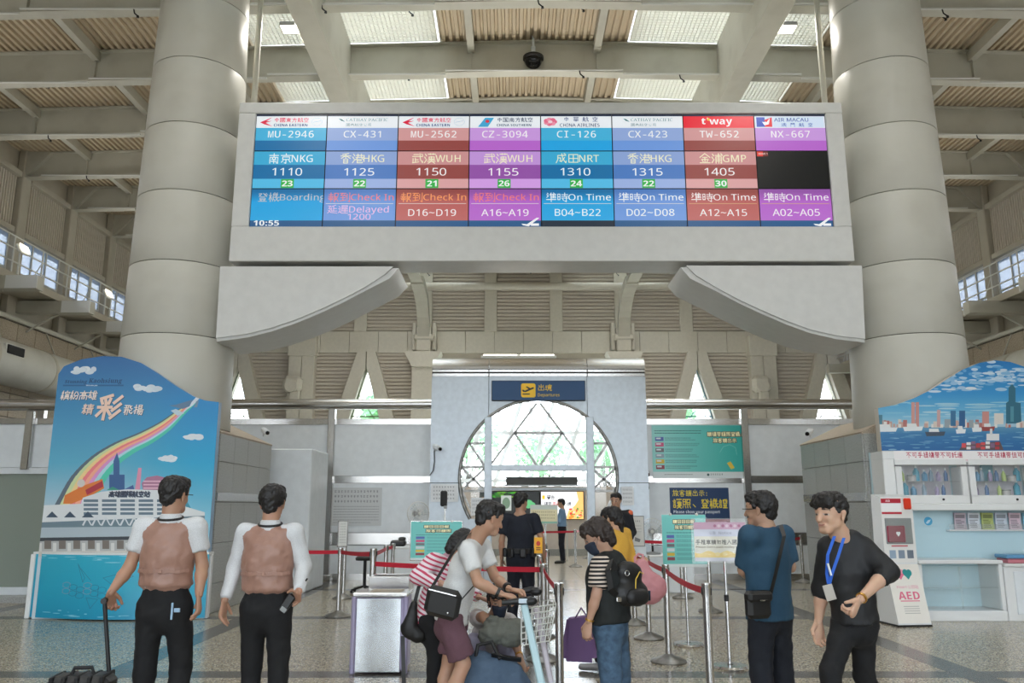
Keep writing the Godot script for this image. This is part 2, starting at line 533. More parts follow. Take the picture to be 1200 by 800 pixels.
# ---------------------------------------------------------------- print: a canvas for flat lettering and posters
const STROKES := {
	"氵": "7 1 14 5|3 7 10 11|2 19 16 12", "言": "8 0 12 2|1 4 19 4|4 7 16 7|4 10 16 10|4 13 16 13 16 19 4 19 4 13",
	"舟": "10 0 7 3|4 3 4 13 1 20|4 3 16 3 16 19 13 19|1 11 19 11|9 5 11 8|9 13 11 16", "亢": "10 0 10 3|2 4 18 4|6 8 6 14 2 20|6 8 14 8 14 17 16 19 19 19 19 15",
	"木": "10 0 10 20|1 6 19 6|9 7 1 15|11 7 19 15", "隹": "6 0 2 8|5 5 5 20|12 0 14 3|5 5 19 5|5 10 18 10|5 14 18 14|5 19 19 19|12 5 12 19",
	"辶": "2 3 5 6|1 9 5 9 3 15 1 18|3 16 8 19 20 19", "土": "10 2 10 18|4 8 16 8|1 18 19 18", "日": "3 1 17 1 17 19 3 19 3 1|3 10 17 10",
	"口": "2 2 18 2 18 18 2 18 2 2", "田": "2 2 18 2 18 18 2 18 2 2|10 2 10 18|2 10 18 10", "扌": "12 0 12 18 8 16|3 5 19 5|3 13 19 9",
	"艹": "0 4 20 4|6 0 6 8|14 0 14 8", "糸": "12 0 5 5 14 5|14 4 4 11 16 10|10 11 10 20|5 13 2 17|15 13 18 17", "阝": "4 0 4 20|4 1 14 1 9 7 14 12 4 13",
	"彡": "18 0 4 6|18 7 3 13|19 13 2 20", "米": "10 0 10 20|1 9 19 9|4 2 7 7|16 2 13 7|9 10 2 18|11 10 18 18",
	"中": "10 1 10 19|4 5 16 5 16 12 4 12 4 5", "國": "1 1 19 1 19 19 1 19 1 1|4 5 16 5|5 8 10 8 10 12 5 12 5 8|4 15 11 14|12 3 13 10 17 16|16 8 11 16|15 3 17 4",
	"国": "1 1 19 1 19 19 1 19 1 1|4 5 16 5|5 10 15 10|4 16 16 16|10 5 10 16|12 12 14 14", "東": "1 4 19 4|10 0 10 20|4 7 16 7 16 13 4 13 4 7|4 10 16 10|9 13 2 19|11 13 18 19",
	"方": "10 0 11 3|1 5 19 5|8 5 7 12 2 20|7 10 16 10 15 19 11 18", "航": "@舟 0 0 9 20|@亢 10 0 10 20",
	"空": "10 0 10 2|2 6 2 3 18 3 18 6|7 5 3 10|12 5 12 8 17 9|4 12 16 12|10 12 10 19|2 19 18 19",
	"南": "2 4 18 4|10 0 10 8|3 20 3 8 17 8 17 20 14 19|7 9 8 11|13 9 12 11|6 12 14 12|5 16 15 16|10 12 10 20",
	"華": "@艹 1 0 18 5|1 7 19 7|5 5 5 12|15 5 15 12|1 12 19 12|3 16 17 16|10 5 10 20",
	"澳": "@氵 0 0 6 20|13 0 11 2|8 10 8 3 19 3 19 10|11 6 16 6|13 4 13 10|6 13 20 13|13 11 13 13 7 20|14 13 20 20",
	"門": "2 20 2 1 8 1 8 8 2 8|2 4 8 4|12 8 12 1 18 1 18 20 16 19|12 8 18 8|12 4 18 4", "京": "10 0 10 3|1 4 19 4|4 7 16 7 16 12 4 12 4 7|10 12 10 20 7 19|5 14 2 18|15 14 18 18",
	"香": "15 0 4 2|1 5 19 5|10 1 10 10|9 5 2 10|11 5 18 10|@日 5 11 10 9",
	"港": "@氵 0 0 6 20|7 4 19 4|6 8 20 8|10 1 10 8|16 1 16 8|9 9 6 13|16 8 20 13|9 12 16 12 16 15 9 15|9 12 9 19 18 19 18 17",
	"武": "3 2 12 2|1 6 19 6|6 9 6 18|6 13 11 13|2 10 2 18|1 19 12 17|14 0 15 12 19 19 19 15|17 1 19 4",
	"漢": "@氵 0 0 6 20|@艹 7 0 13 6|9 7 18 7 18 11 9 11 9 7|8 13 19 13|6 16 20 16|13 6 13 16 7 20|14 16 19 20",
	"成": "4 4 18 4|4 4 4 12 1 19|4 9 9 9 9 16 7 15|11 0 13 11 18 19 19 15|16 8 10 17|15 0 18 2",
	"金": "10 0 1 8|10 0 19 8|6 8 14 8|4 12 16 12|10 8 10 19|5 14 7 17|15 14 13 17|1 19 19 19",
	"浦": "@氵 0 0 6 20|7 4 20 4|17 0 19 2|8 20 8 7 18 7 18 20 16 19|8 11 18 11|8 15 18 15|13 0 13 20",
	"登": "3 2 8 2 3 9|3 4 6 6|17 1 13 5|19 4 15 7|11 1 18 9|6 9 14 9|5 12 15 12 15 15 5 15 5 12|6 16 8 18|14 16 12 18|2 19 18 19",
	"機": "@木 0 0 6 20|10 0 8 4 11 4 8 8|16 0 14 4 17 4 14 8|7 10 20 10|9 10 7 19|12 0 14 12 18 19 20 16|17 12 11 19|8 13 11 16",
	"報": "1 4 9 4|5 0 5 8|0 8 10 8|3 8 4 11|8 8 7 11|0 12 10 12|1 15 9 15|5 12 5 20|12 1 19 1 18 7|12 1 12 20|12 9 18 9 11 19|14 11 19 19",
	"到": "1 1 12 1|6 1 2 6 11 6|9 4 12 8|2 11 11 11|6 8 6 17|1 18 12 16|14 3 14 14|19 0 19 20 16 18",
	"延": "17 0 9 3|13 3 13 14|13 8 19 8|9 6 9 14|8 14 20 14|2 2 7 2 3 8 7 8 5 14 1 19|2 12 7 17 20 19",
	"遲": "@辶 0 0 20 20|8 1 19 1 19 4 8 4|8 1 8 12 6 16|11 6 9 8|17 6 19 8|10 9 19 9|9 12 20 12|9 15 20 15|14 5 14 17",
	"準": "@氵 1 0 5 11|@隹 6 0 14 12|1 15 19 15|10 12 10 20", "時": "@日 0 2 6 14|8 4 20 4|14 0 14 8|8 8 20 8|8 12 20 12|17 9 17 20 14 18|10 14 12 17",
	"出": "10 0 10 18|4 3 4 8 16 8 16 3|2 11 2 18 18 18 18 11",
	"境": "@土 0 2 7 16|14 0 14 2|8 3 20 3|11 4 12 6|17 4 16 6|7 7 20 7|9 9 18 9 18 14 9 14 9 9|9 11 18 11|11 14 7 20|15 14 15 19 20 19 20 17",
	"旅": "4 0 5 3|0 4 9 4|4 4 3 12 0 19|3 9 8 9 7 18 5 17|13 0 10 6|11 4 20 4|18 7 12 9|12 9 12 19 15 16|13 12 20 19|19 10 15 14",
	"客": "10 0 10 2|2 6 2 3 18 3 18 6|8 5 3 11|6 7 14 7 2 15|7 9 18 14|6 14 14 14 14 20 6 20 6 14",
	"請": "@言 0 1 8 18|9 3 20 3|10 6 19 6|9 9 20 9|14 1 14 9|10 20 10 11 18 11 18 20|10 14 18 14|10 17 18 17",
	"示": "4 3 16 3|1 8 19 8|10 8 10 19 7 18|5 12 2 17|15 12 18 17", "護": "@言 0 1 7 18|@艹 8 0 12 5|@隹 9 5 11 9|9 15 18 15 9 20|11 15 19 20",
	"照": "2 1 8 1 8 12 2 12 2 1|2 6 8 6|10 1 19 1 18 6|13 1 10 7|11 8 18 8 18 12 11 12 11 8|2 15 1 19|7 15 8 19|12 15 13 19|17 15 19 19",
	"證": "@言 0 1 7 18|@登 8 0 12 20", "、": "4 12 9 17",
	"繽": "@糸 0 0 7 20|13 0 13 2|9 5 9 3 19 3 19 5|10 7 18 7|14 7 14 10|10 10 18 10|10 12 18 12 18 17 10 17 10 12|10 14 18 14|11 17 8 20|16 17 19 20",
	"紛": "@糸 0 0 8 20|12 2 9 9|15 2 19 9|10 11 18 11 17 19 14 18|13 11 9 19",
	"高": "10 0 10 3|1 4 19 4|6 6 14 6 14 9 6 9 6 6|2 20 2 11 18 11 18 20|7 14 13 14 13 18 7 18 7 14",
	"雄": "0 4 9 4|4 0 3 8 0 14|6 8 3 16 8 15|7 12 9 18|@隹 9 0 11 20", "精": "@米 0 1 8 18|9 3 20 3|10 6 19 6|9 9 20 9|14 1 14 9|10 20 10 11 18 11 18 20|10 14 18 14|10 17 18 17",
	"彩": "11 0 2 3|3 5 4 7|6 4 7 7|10 3 9 7|1 10 12 10|7 7 7 20|6 11 1 17|8 11 12 16|@彡 12 1 8 18",
	"飛": "2 1 12 1 13 6 18 8|16 2 13 5|2 10 12 10 13 15 18 18 19 15|17 10 13 13|5 3 5 20|5 10 2 16|9 3 9 20|1 6 9 6",
	"揚": "@扌 0 0 7 20|@日 10 0 9 8|8 10 20 10|11 10 8 15|9 13 19 13 18 20 15 19|13 13 9 18|16 13 12 20",
	"際": "@阝 0 0 7 20|11 0 8 6|9 2 13 2 9 10|14 1 19 1 15 6 20 10|11 10 17 10|8 13 20 13|14 13 14 20|11 15 9 18|17 15 19 18",
	"站": "4 0 5 3|0 4 9 4|2 7 3 13|7 7 6 13|0 17 9 15|14 0 14 10|14 5 20 5|10 10 19 10 19 19 10 19 10 10",
	"公": "7 2 2 10|13 2 18 10|9 9 5 18 15 17|13 13 17 19", "告": "5 1 3 6|3 4 17 4|10 0 10 9|1 9 19 9|4 12 16 12 16 19 4 19 4 12",
	"手": "16 0 4 3|3 7 17 7|1 12 19 12|10 2 10 19 6 18", "推": "@扌 0 0 7 20|@隹 7 0 13 20", "車": "1 3 19 3|10 0 10 20|4 6 16 6 16 13 4 13 4 6|4 9 16 9|1 16 19 16",
	"勿": "6 1 2 8|5 5 18 5 16 18 12 17|10 5 3 14|14 5 6 18", "入": "8 1 10 5 1 19|10 5 19 19",
	"泰": "3 3 17 3|4 6 16 6|1 9 19 9|10 0 8 9 1 15|11 9 19 15|10 11 10 20|6 14 4 18|14 14 17 18", "司": "3 1 17 1 17 18 14 17|3 6 13 6|4 10 12 10 12 16 4 16 4 10",
	"不": "1 2 19 2|11 2 2 12|10 7 10 20|11 8 18 14", "可": "1 2 19 2|16 2 16 19 12 18|4 7 11 7 11 13 4 13 4 7",
	"提": "@扌 0 0 7 20|@日 10 0 9 8|8 10 20 10|14 10 14 18|14 14 19 14|10 13 9 17 7 20|9 16 13 19 20 19", "攜": "@扌 0 0 7 20|@隹 9 0 11 10|9 20 9 12 19 12 19 20|12 14 16 14 16 18 12 18 12 14",
	"帶": "1 3 19 3|5 0 5 6|10 0 10 6|15 0 15 6|2 10 2 8 18 8 18 10|5 19 5 12 15 12 15 18 13 18|10 9 10 20", "託": "@言 0 1 8 18|18 0 11 3|9 9 20 8|14 2 14 16 16 19 20 18 20 15",
	"運": "@辶 0 0 20 20|8 4 8 1 19 1 19 4|9 6 18 6 18 12 9 12 9 6|9 9 18 9|7 14 20 14|13 3 13 17", "但": "5 0 1 8|4 5 4 20|@日 8 2 11 12|6 18 20 18",
	"警": "@艹 1 0 9 4|@口 2 5 6 5|12 1 20 1|18 2 11 9|13 3 19 9|1 10 19 10|4 12 16 12|4 14 16 14|5 16 15 16 15 20 5 20 5 16",
	"肉": "10 0 10 4|2 20 2 4 18 4 18 20 15 19|10 4 5 11|10 7 15 11|10 11 5 17|10 13 15 18", "品": "@口 5 0 10 8|@口 0 10 9 9|@口 11 10 9 9",
}

class Canvas:
	var im: Image
	var S := 2
	var W: int
	var H: int
	var glyphs: Dictionary
	func _init(w: int, h: int, bg: Color, g := {}, ss := 2) -> void:
		W = w
		H = h
		S = ss
		glyphs = g
		im = Image.create_empty(w * S, h * S, false, Image.FORMAT_RGB8)
		im.fill(bg)
	func rect(x: float, y: float, w: float, h: float, c: Color) -> void:
		im.fill_rect(Rect2i(roundi(x * S), roundi(y * S), roundi((x + w) * S) - roundi(x * S), roundi((y + h) * S) - roundi(y * S)), c)
	func vgrad(x: float, y: float, w: float, h: float, stops: Array) -> void:   # stops: [share of the height, colour]
		for r in int(h * S):
			var t := float(r) / (h * S)
			var c: Color = stops[stops.size() - 1][1]
			for i in stops.size() - 1:
				if t < stops[i + 1][0]:
					c = (stops[i][1] as Color).lerp(stops[i + 1][1], clampf((t - stops[i][0]) / (stops[i + 1][0] - stops[i][0]), 0, 1))
					break
			im.fill_rect(Rect2i(int(x * S), int(y * S) + r, int(w * S), 1), c)
	func poly(pts: PackedVector2Array, c: Color) -> void:
		var m := pts.size()
		var y0 := 1e9
		var y1 := -1e9
		for p in pts:
			y0 = minf(y0, p.y)
			y1 = maxf(y1, p.y)
		var a := maxi(0, floori(y0 * S))
		var b := mini(H * S - 1, ceili(y1 * S))
		for y in range(a, b + 1):
			var yc := (y + 0.5) / S
			var xs := PackedFloat32Array()
			for i in m:
				var p := pts[i]
				var q := pts[(i + 1) % m]
				if (p.y <= yc) != (q.y <= yc):
					xs.append(p.x + (yc - p.y) / (q.y - p.y) * (q.x - p.x))
			xs.sort()
			for k in range(0, xs.size() - 1, 2):
				var x0 := ceili(xs[k] * S - 0.5)
				var x1 := ceili(xs[k + 1] * S - 0.5)
				if x1 > x0:
					im.fill_rect(Rect2i(x0, y, x1 - x0, 1), c)
	func line(p: Vector2, q: Vector2, w: float, c: Color) -> void:
		var d := (q - p).normalized() * w / 2
		var n := Vector2(-d.y, d.x)
		poly(PackedVector2Array([p - d * 0.8 + n, q + d * 0.8 + n, q + d * 0.8 - n, p - d * 0.8 - n]), c)
	func path(pts: Array, w: float, c: Color) -> void:
		for i in pts.size() - 1:
			line(pts[i], pts[i + 1], w, c)
	func oval(x: float, y: float, rx: float, ry: float, c: Color, seg := 24) -> void:
		var p := PackedVector2Array()
		for k in seg:
			p.append(Vector2(x + rx * cos(TAU * k / seg), y + ry * sin(TAU * k / seg)))
		poly(p, c)
	func text(s: String, x: float, y: float, size: float, c: Color, face := "Droid Sans", bold := false, align := 0.5, stretch := 1.0, slant := 0.0) -> void:   # y: the middle of a capital
		var tm := TextMesh.new()
		var f := SystemFont.new()
		f.font_names = PackedStringArray([face])
		f.font_weight = 700 if bold else 400
		tm.font = f
		tm.font_size = 48
		tm.pixel_size = 1.0
		tm.depth = 0.0
		tm.curve_step = 3.0
		tm.text = s
		var arr := tm.get_mesh_arrays()
		var vs: PackedVector3Array = arr[Mesh.ARRAY_VERTEX]
		var ix = arr[Mesh.ARRAY_INDEX]
		var ids: PackedInt32Array = ix if ix != null else PackedInt32Array(range(vs.size()))
		if vs.is_empty():
			return
		var lo := Vector2(1e9, 1e9)
		var hi := -lo
		for p in vs:
			lo = Vector2(minf(lo.x, p.x), minf(lo.y, p.y))
			hi = Vector2(maxf(hi.x, p.x), maxf(hi.y, p.y))
		var low := false
		for ch in s:
			if ch in "gjpqy,~":
				low = true
		var base := lo.y + (0.22 * 48 if low and lo.y < hi.y - 30 else 0.0)
		var k := size / (48.0 * 0.72)
		for t in range(0, ids.size(), 3):
			var q := PackedVector2Array()
			for e in 3:
				var p := vs[ids[t + e]]
				var yy := (p.y - base) * k
				q.append(Vector2(x + (p.x - lo.x - (hi.x - lo.x) * align) * k * stretch + yy * slant, y + size / 2 - yy))
			poly(q, c)
	func cjk(s: String, x: float, y: float, size: float, c: Color, weight := 1.8, align := 0.5, stretch := 1.0, gap := 1.08, slant := 0.0) -> void:   # y: the middle of the line
		var step := size * stretch * gap
		var x0 := x - align * (step * (s.length() - 1) + size * stretch)
		for i in s.length():
			glyph(s[i], Rect2(x0 + step * i, y - size / 2, size * stretch, size), c, weight * size / 20.0, slant)
	func glyph(ch: String, r: Rect2, c: Color, w: float, slant := 0.0) -> void:
		for st in String(glyphs.get(ch, "2 2 18 2 18 18 2 18 2 2|5 7 15 7|5 12 15 12")).split("|"):
			if st.begins_with("@"):
				var q := st.substr(1).split(" ")
				glyph(q[0], Rect2(r.position + Vector2(float(q[1]), float(q[2])) / 20.0 * r.size, Vector2(float(q[3]), float(q[4])) / 20.0 * r.size), c, w, slant)
				continue
			var nums := st.split_floats(" ")
			var pts := []
			for k in range(0, nums.size() - 1, 2):
				var p := r.position + Vector2(nums[k], nums[k + 1]) / 20.0 * r.size
				p.x += slant * (r.end.y - p.y)
				pts.append(p)
			path(pts, w, c)
	func marks(x: float, y: float, w: float, h: float, c: Color, rng: RandomNumberGenerator, dense := true) -> void:   # a line of print too small to read
		var cx := x
		while cx < x + w:
			var lw := h * (0.9 if dense else rng.randf_range(1.2, 3.5))
			if dense:
				rect(cx, y, lw * 0.8, h * 0.14, c)
				rect(cx, y + h * rng.randf_range(0.35, 0.6), lw * 0.8, h * 0.14, c)
				rect(cx + lw * rng.randf_range(0.1, 0.6), y, h * 0.14, h * 0.9, c)
			else:
				rect(cx, y, minf(lw, x + w - cx), h * 0.6, c)
			cx += lw + h * 0.35
	func tex() -> ImageTexture:
		var out: Image = im
		if S == 2:
			out.shrink_x2()
		return ImageTexture.create_from_image(out)

func canvas(w: int, h: int, bg: Color, ss := 2) -> Canvas:
	return Canvas.new(w, h, bg, STROKES, ss)
# ---------------------------------------------------------------- bodies: distances to tapered bones on a grid, meshed as surface nets
class Field:
	var h: float
	var o: Vector3
	var nx: int
	var ny: int
	var nz: int
	var g := PackedFloat32Array()
	func _init(lo: Vector3, hi: Vector3, cell: float) -> void:
		h = cell
		o = lo
		nx = ceili((hi.x - lo.x) / h) + 2
		ny = ceili((hi.y - lo.y) / h) + 2
		nz = ceili((hi.z - lo.z) / h) + 2
		g.resize(nx * ny * nz)
		g.fill(1000.0)
	func add(a: Vector3, b: Vector3, ra: float, rb: float, k: float, fn := Vector3.ZERO, flat := 1.0, caps := 0) -> void:
		var ab := b - a
		var len := ab.length()
		var inv := 1.0 / maxf(len * len, 1e-9)
		var m := maxf(ra, rb) + k * 0.6 + h * 2.2
		var lo := Vector3(minf(a.x, b.x) - m, minf(a.y, b.y) - m, minf(a.z, b.z) - m) - o
		var hi := Vector3(maxf(a.x, b.x) + m, maxf(a.y, b.y) + m, maxf(a.z, b.z) + m) - o
		var i0 := clampi(floori(lo.x / h), 0, nx - 1)
		var i1 := clampi(ceili(hi.x / h), 0, nx - 1)
		var j0 := clampi(floori(lo.y / h), 0, ny - 1)
		var j1 := clampi(ceili(hi.y / h), 0, ny - 1)
		var k0 := clampi(floori(lo.z / h), 0, nz - 1)
		var k1 := clampi(ceili(hi.z / h), 0, nz - 1)
		var fl := flat - 1.0
		var dr := rb - ra
		var limit := h * 3.0 + k
		for kk in range(k0, k1 + 1):
			for jj in range(j0, j1 + 1):
				var at := (kk * ny + jj) * nx
				var py := o.y + jj * h - a.y
				var pz := o.z + kk * h - a.z
				for ii in range(i0, i1 + 1):
					var p := Vector3(o.x + ii * h - a.x, py, pz)
					var tt := p.dot(ab) * inv
					var t := clampf(tt, 0.0, 1.0)
					var d: float
					if caps and (tt > 1.0 or (tt < 0.0 and caps == 2)):
						var q := p - ab * tt
						if fl != 0.0:
							q += fn * (q.dot(fn) * fl)
						var ex := (tt - 1.0) * len if tt > 1.0 else -tt * len
						d = maxf(q.length() - (rb if tt > 1.0 else ra), ex)
					else:
						var q := p - ab * t
						if fl != 0.0:
							q += fn * (q.dot(fn) * fl)
						d = q.length() - ra - dr * t
					if d > limit:
						continue
					var e := g[at + ii]
					if e > 900.0:
						g[at + ii] = d
					else:
						var hh := k - absf(e - d)
						g[at + ii] = minf(e, d) - (hh * hh / (4.0 * k) if hh > 0.0 else 0.0)
	func cut(p: Vector3, n: Vector3) -> void:   # keep what lies behind the plane
		var i := 0
		var c := n.dot(p)
		for kk in nz:
			for jj in ny:
				var s := n.y * (o.y + jj * h) + n.z * (o.z + kk * h) - c
				for ii in nx:
					var e := g[i]
					if e < 900.0:
						g[i] = maxf(e, s + n.x * (o.x + ii * h))
					i += 1
	func mesh_into(m: MB, noise: FastNoiseLite = null, amp := 0.0, uax := Vector3.UP, uper := 1.0) -> void:
		var sx := 1
		var sy := nx
		var sz := nx * ny
		var ids := PackedInt32Array()
		ids.resize(g.size())
		ids.fill(-1)
		var off := PackedInt32Array([0, 1, sy, sy + 1, sz, sz + 1, sz + sy, sz + sy + 1])
		var lim := h * 3.2
		var cells := PackedInt32Array()
		var first := m.v.size()
		for i in g.size() - sz - sy - 1:
			var e := g[i]
			if e > lim or e < -lim:
				continue
			var a0 := e
			var a1 := g[i + 1]
			var a2 := g[i + sy]
			var a3 := g[i + sy + 1]
			var a4 := g[i + sz]
			var a5 := g[i + sz + 1]
			var a6 := g[i + sz + sy]
			var a7 := g[i + sz + sy + 1]
			var neg := int(a0 < 0) + int(a1 < 0) + int(a2 < 0) + int(a3 < 0) + int(a4 < 0) + int(a5 < 0) + int(a6 < 0) + int(a7 < 0)
			if neg == 0 or neg == 8:
				continue
			var ix := i % nx
			if ix == nx - 1:
				continue
			var iy := (i / nx) % ny
			if iy == ny - 1:
				continue
			var iz := i / sz
			var s := Vector3.ZERO
			var cnt := 0
			if (a0 < 0) != (a1 < 0):
				s += Vector3(a0 / (a0 - a1), 0, 0); cnt += 1
			if (a2 < 0) != (a3 < 0):
				s += Vector3(a2 / (a2 - a3), 1, 0); cnt += 1
			if (a4 < 0) != (a5 < 0):
				s += Vector3(a4 / (a4 - a5), 0, 1); cnt += 1
			if (a6 < 0) != (a7 < 0):
				s += Vector3(a6 / (a6 - a7), 1, 1); cnt += 1
			if (a0 < 0) != (a2 < 0):
				s += Vector3(0, a0 / (a0 - a2), 0); cnt += 1
			if (a1 < 0) != (a3 < 0):
				s += Vector3(1, a1 / (a1 - a3), 0); cnt += 1
			if (a4 < 0) != (a6 < 0):
				s += Vector3(0, a4 / (a4 - a6), 1); cnt += 1
			if (a5 < 0) != (a7 < 0):
				s += Vector3(1, a5 / (a5 - a7), 1); cnt += 1
			if (a0 < 0) != (a4 < 0):
				s += Vector3(0, 0, a0 / (a0 - a4)); cnt += 1
			if (a1 < 0) != (a5 < 0):
				s += Vector3(1, 0, a1 / (a1 - a5)); cnt += 1
			if (a2 < 0) != (a6 < 0):
				s += Vector3(0, 1, a2 / (a2 - a6)); cnt += 1
			if (a3 < 0) != (a7 < 0):
				s += Vector3(1, 1, a3 / (a3 - a7)); cnt += 1
			var p := o + (Vector3(ix, iy, iz) + s / cnt) * h
			var nn := Vector3(a1 + a3 + a5 + a7 - a0 - a2 - a4 - a6, a2 + a3 + a6 + a7 - a0 - a1 - a4 - a5, a4 + a5 + a6 + a7 - a0 - a1 - a2 - a3).normalized()
			if noise:
				p += nn * (noise.get_noise_3dv(p) * amp)
			ids[i] = m.vert(p, nn, Vector2(0.5, p.dot(uax) / uper))
			cells.append(i)
		for i in cells:
			var in0 := g[i] < 0
			for ax in 3:
				var st := sx if ax == 0 else (sy if ax == 1 else sz)
				var u := sy if ax == 0 else (sz if ax == 1 else sx)
				var w := sz if ax == 0 else (sx if ax == 1 else sy)
				var in1 := g[i + st] < 0
				if in0 == in1 or i - u - w < 0:
					continue
				var A := ids[i]
				var B := ids[i - u]
				var C := ids[i - u - w]
				var D := ids[i - w]
				if B < 0 or C < 0 or D < 0:
					continue
				if in0:
					m.idx.append_array(PackedInt32Array([A, C, B, A, D, C]))
				else:
					m.idx.append_array(PackedInt32Array([A, B, C, A, C, D]))
		# normals again from the faces where a displacement moved the points
		if noise and amp > 0.0:
			var acc := PackedVector3Array()
			acc.resize(m.v.size() - first)
			var start := -1
			for k in range(0, m.idx.size(), 3):
				if m.idx[k] >= first:
					start = k
					break
			if start >= 0:
				for k in range(start, m.idx.size(), 3):
					var A := m.idx[k]
					var B := m.idx[k + 1]
					var C := m.idx[k + 2]
					var fn2 := (m.v[C] - m.v[A]).cross(m.v[B] - m.v[A])
					acc[A - first] += fn2
					acc[B - first] += fn2
					acc[C - first] += fn2
				for k in acc.size():
					if acc[k].length_squared() > 0.0:
						m.n[first + k] = acc[k].normalized()

func field_for(bones: Array, cell: float, pad := 0.03) -> Field:   # bones: [a, b, ra, rb, blend, flat normal, flat, caps]
	var lo := Vector3.ONE * 1e9
	var hi := -lo
	for b in bones:
		var r: float = maxf(b[2], b[3]) + pad
		for p in [b[0], b[1]]:
			lo = lo.min(p - Vector3.ONE * r)
			hi = hi.max(p + Vector3.ONE * r)
	var f := Field.new(lo, hi, cell)
	for b in bones:
		f.add(b[0], b[1], b[2], b[3], b[4], b[5] if b.size() > 5 else Vector3.ZERO, b[6] if b.size() > 6 else 1.0, b[7] if b.size() > 7 else 0)
	return f

func flesh(m: MB, bones: Array, cell: float, amp := 0.0, freq := 6.0, cuts := [], uax := Vector3.UP, uper := 1.0) -> MB:
	var f := field_for(bones, cell)
	for c in cuts:
		f.cut(c[0], c[1])
	var ns: FastNoiseLite = null
	if amp > 0.0:
		ns = FastNoiseLite.new()
		ns.seed = 7
		ns.frequency = freq
		ns.fractal_octaves = 3
	f.mesh_into(m, ns, amp, uax, uper)
	return m

# joints of a standing figure, 1.72 m tall, facing -z; a dictionary of changes is laid over it
func joints(height: float, change := {}) -> Dictionary:
	var k := height / 1.72
	var j := {"pelvis": v3(0, 0.95, 0), "waist": v3(0, 1.09, 0), "chest": v3(0, 1.30, 0.005), "neck": v3(0, 1.455, 0.015), "head": v3(0, 1.60, -0.01), "shl": v3(-0.185, 1.40, 0.01), "shr": v3(0.185, 1.40, 0.01),
		"ell": v3(-0.245, 1.125, 0.02), "elr": v3(0.245, 1.125, 0.02), "wrl": v3(-0.265, 0.885, -0.04), "wrr": v3(0.265, 0.885, -0.04), "hil": v3(-0.085, 0.92, 0), "hir": v3(0.085, 0.92, 0),
		"knl": v3(-0.10, 0.50, -0.015), "knr": v3(0.10, 0.50, -0.015), "anl": v3(-0.105, 0.085, 0.02), "anr": v3(0.105, 0.085, 0.02), "tol": v3(-0.12, 0.035, -0.17), "tor": v3(0.12, 0.035, -0.17)}
	for key in j:
		j[key] = j[key] * k
	for key in change:
		j[key] = change[key]
	j["k"] = k
	return j

func frame(fwd: Vector3, up := Vector3.UP) -> Basis:    # x right, y up, -z forward
	var z := -fwd.normalized()
	var x := up.cross(z).normalized()
	return Basis(x, z.cross(x).normalized(), z)

func head_bones(j: Dictionary, hb: Basis) -> Array:
	var c: Vector3 = j.head
	var T3 := Transform3D(hb, c)
	var b := []
	b.append([T3 * v3(0, 0.042, 0.022), T3 * v3(0, 0.045, -0.022), 0.079, 0.076, 0.02])
	b.append([T3 * v3(0, 0.0, -0.03), T3 * v3(0, -0.055, -0.044), 0.058, 0.042, 0.03])
	b.append([T3 * v3(-0.014, -0.084, -0.062), T3 * v3(0.014, -0.084, -0.062), 0.023, 0.023, 0.025])
	b.append([T3 * v3(-0.038, -0.052, -0.015), T3 * v3(0.038, -0.052, -0.015), 0.019, 0.019, 0.03])
	b.append([T3 * v3(0, 0.012, -0.092), T3 * v3(0, -0.028, -0.108), 0.008, 0.0135, 0.014])
	b.append([T3 * v3(-0.03, 0.026, -0.078), T3 * v3(0.03, 0.028, -0.078), 0.011, 0.011, 0.014])
	b.append([T3 * v3(-0.017, -0.058, -0.085), T3 * v3(0.017, -0.058, -0.085), 0.0085, 0.0085, 0.01])
	b.append([T3 * v3(0, -0.04, 0.018), (j.neck as Vector3) + v3(0, -0.03, 0), 0.055, 0.056, 0.03])
	for s in [-1.0, 1.0]:
		b.append([T3 * v3(s * 0.079, 0.012, 0.012), T3 * v3(s * 0.074, -0.024, 0.004), 0.017, 0.011, 0.006, hb.x, 1.9])
		b.append([T3 * v3(s * 0.036, -0.022, -0.066), T3 * v3(s * 0.036, -0.03, -0.06), 0.017, 0.017, 0.02])
	return b

func hand_bones(w: Vector3, dir: Vector3, thumb: Vector3, palm: Vector3, curl: float, k := 1.0) -> Array:   # dir: wrist to fingers; thumb: to the thumb's side; palm: out of the palm
	var d := dir.normalized()
	var t := (thumb - d * thumb.dot(d)).normalized()
	var p := d.cross(t).normalized()
	if p.dot(palm) < 0:
		p = -p
	var b := []
	b.append([w, w + d * 0.08 * k, 0.03 * k, 0.042 * k, 0.012, p, 2.3])
	var lens := [0.074, 0.083, 0.077, 0.06]
	for i in 4:
		var base := w + (d * (0.086 - 0.004 * absf(i - 1.0)) + t * (0.030 - 0.02 * i)) * k
		var q := base
		var ang := curl * (0.75 + 0.12 * i)
		for sgm in 3:
			var dd := d * cos(ang) + p * sin(ang) + t * (0.06 - 0.04 * i)
			var l: float = lens[i] * k * [0.45, 0.31, 0.24][sgm]
			b.append([q, q + dd * l, (0.0098 - 0.0011 * sgm) * k, (0.0092 - 0.0012 * sgm) * k, 0.004])
			q += dd * l
			ang += curl * 0.9
	var tb := w + (d * 0.022 + t * 0.026 + p * 0.006) * k
	var t1 := tb + (d * 0.036 + t * 0.026 + p * 0.010) * k
	var t2 := t1 + (d * 0.028 + t * 0.006 + p * 0.012 * (1.0 + curl)) * k
	b.append([tb, t1, 0.0145 * k, 0.0115 * k, 0.008])
	b.append([t1, t2, 0.011 * k, 0.009 * k, 0.004])
	return b

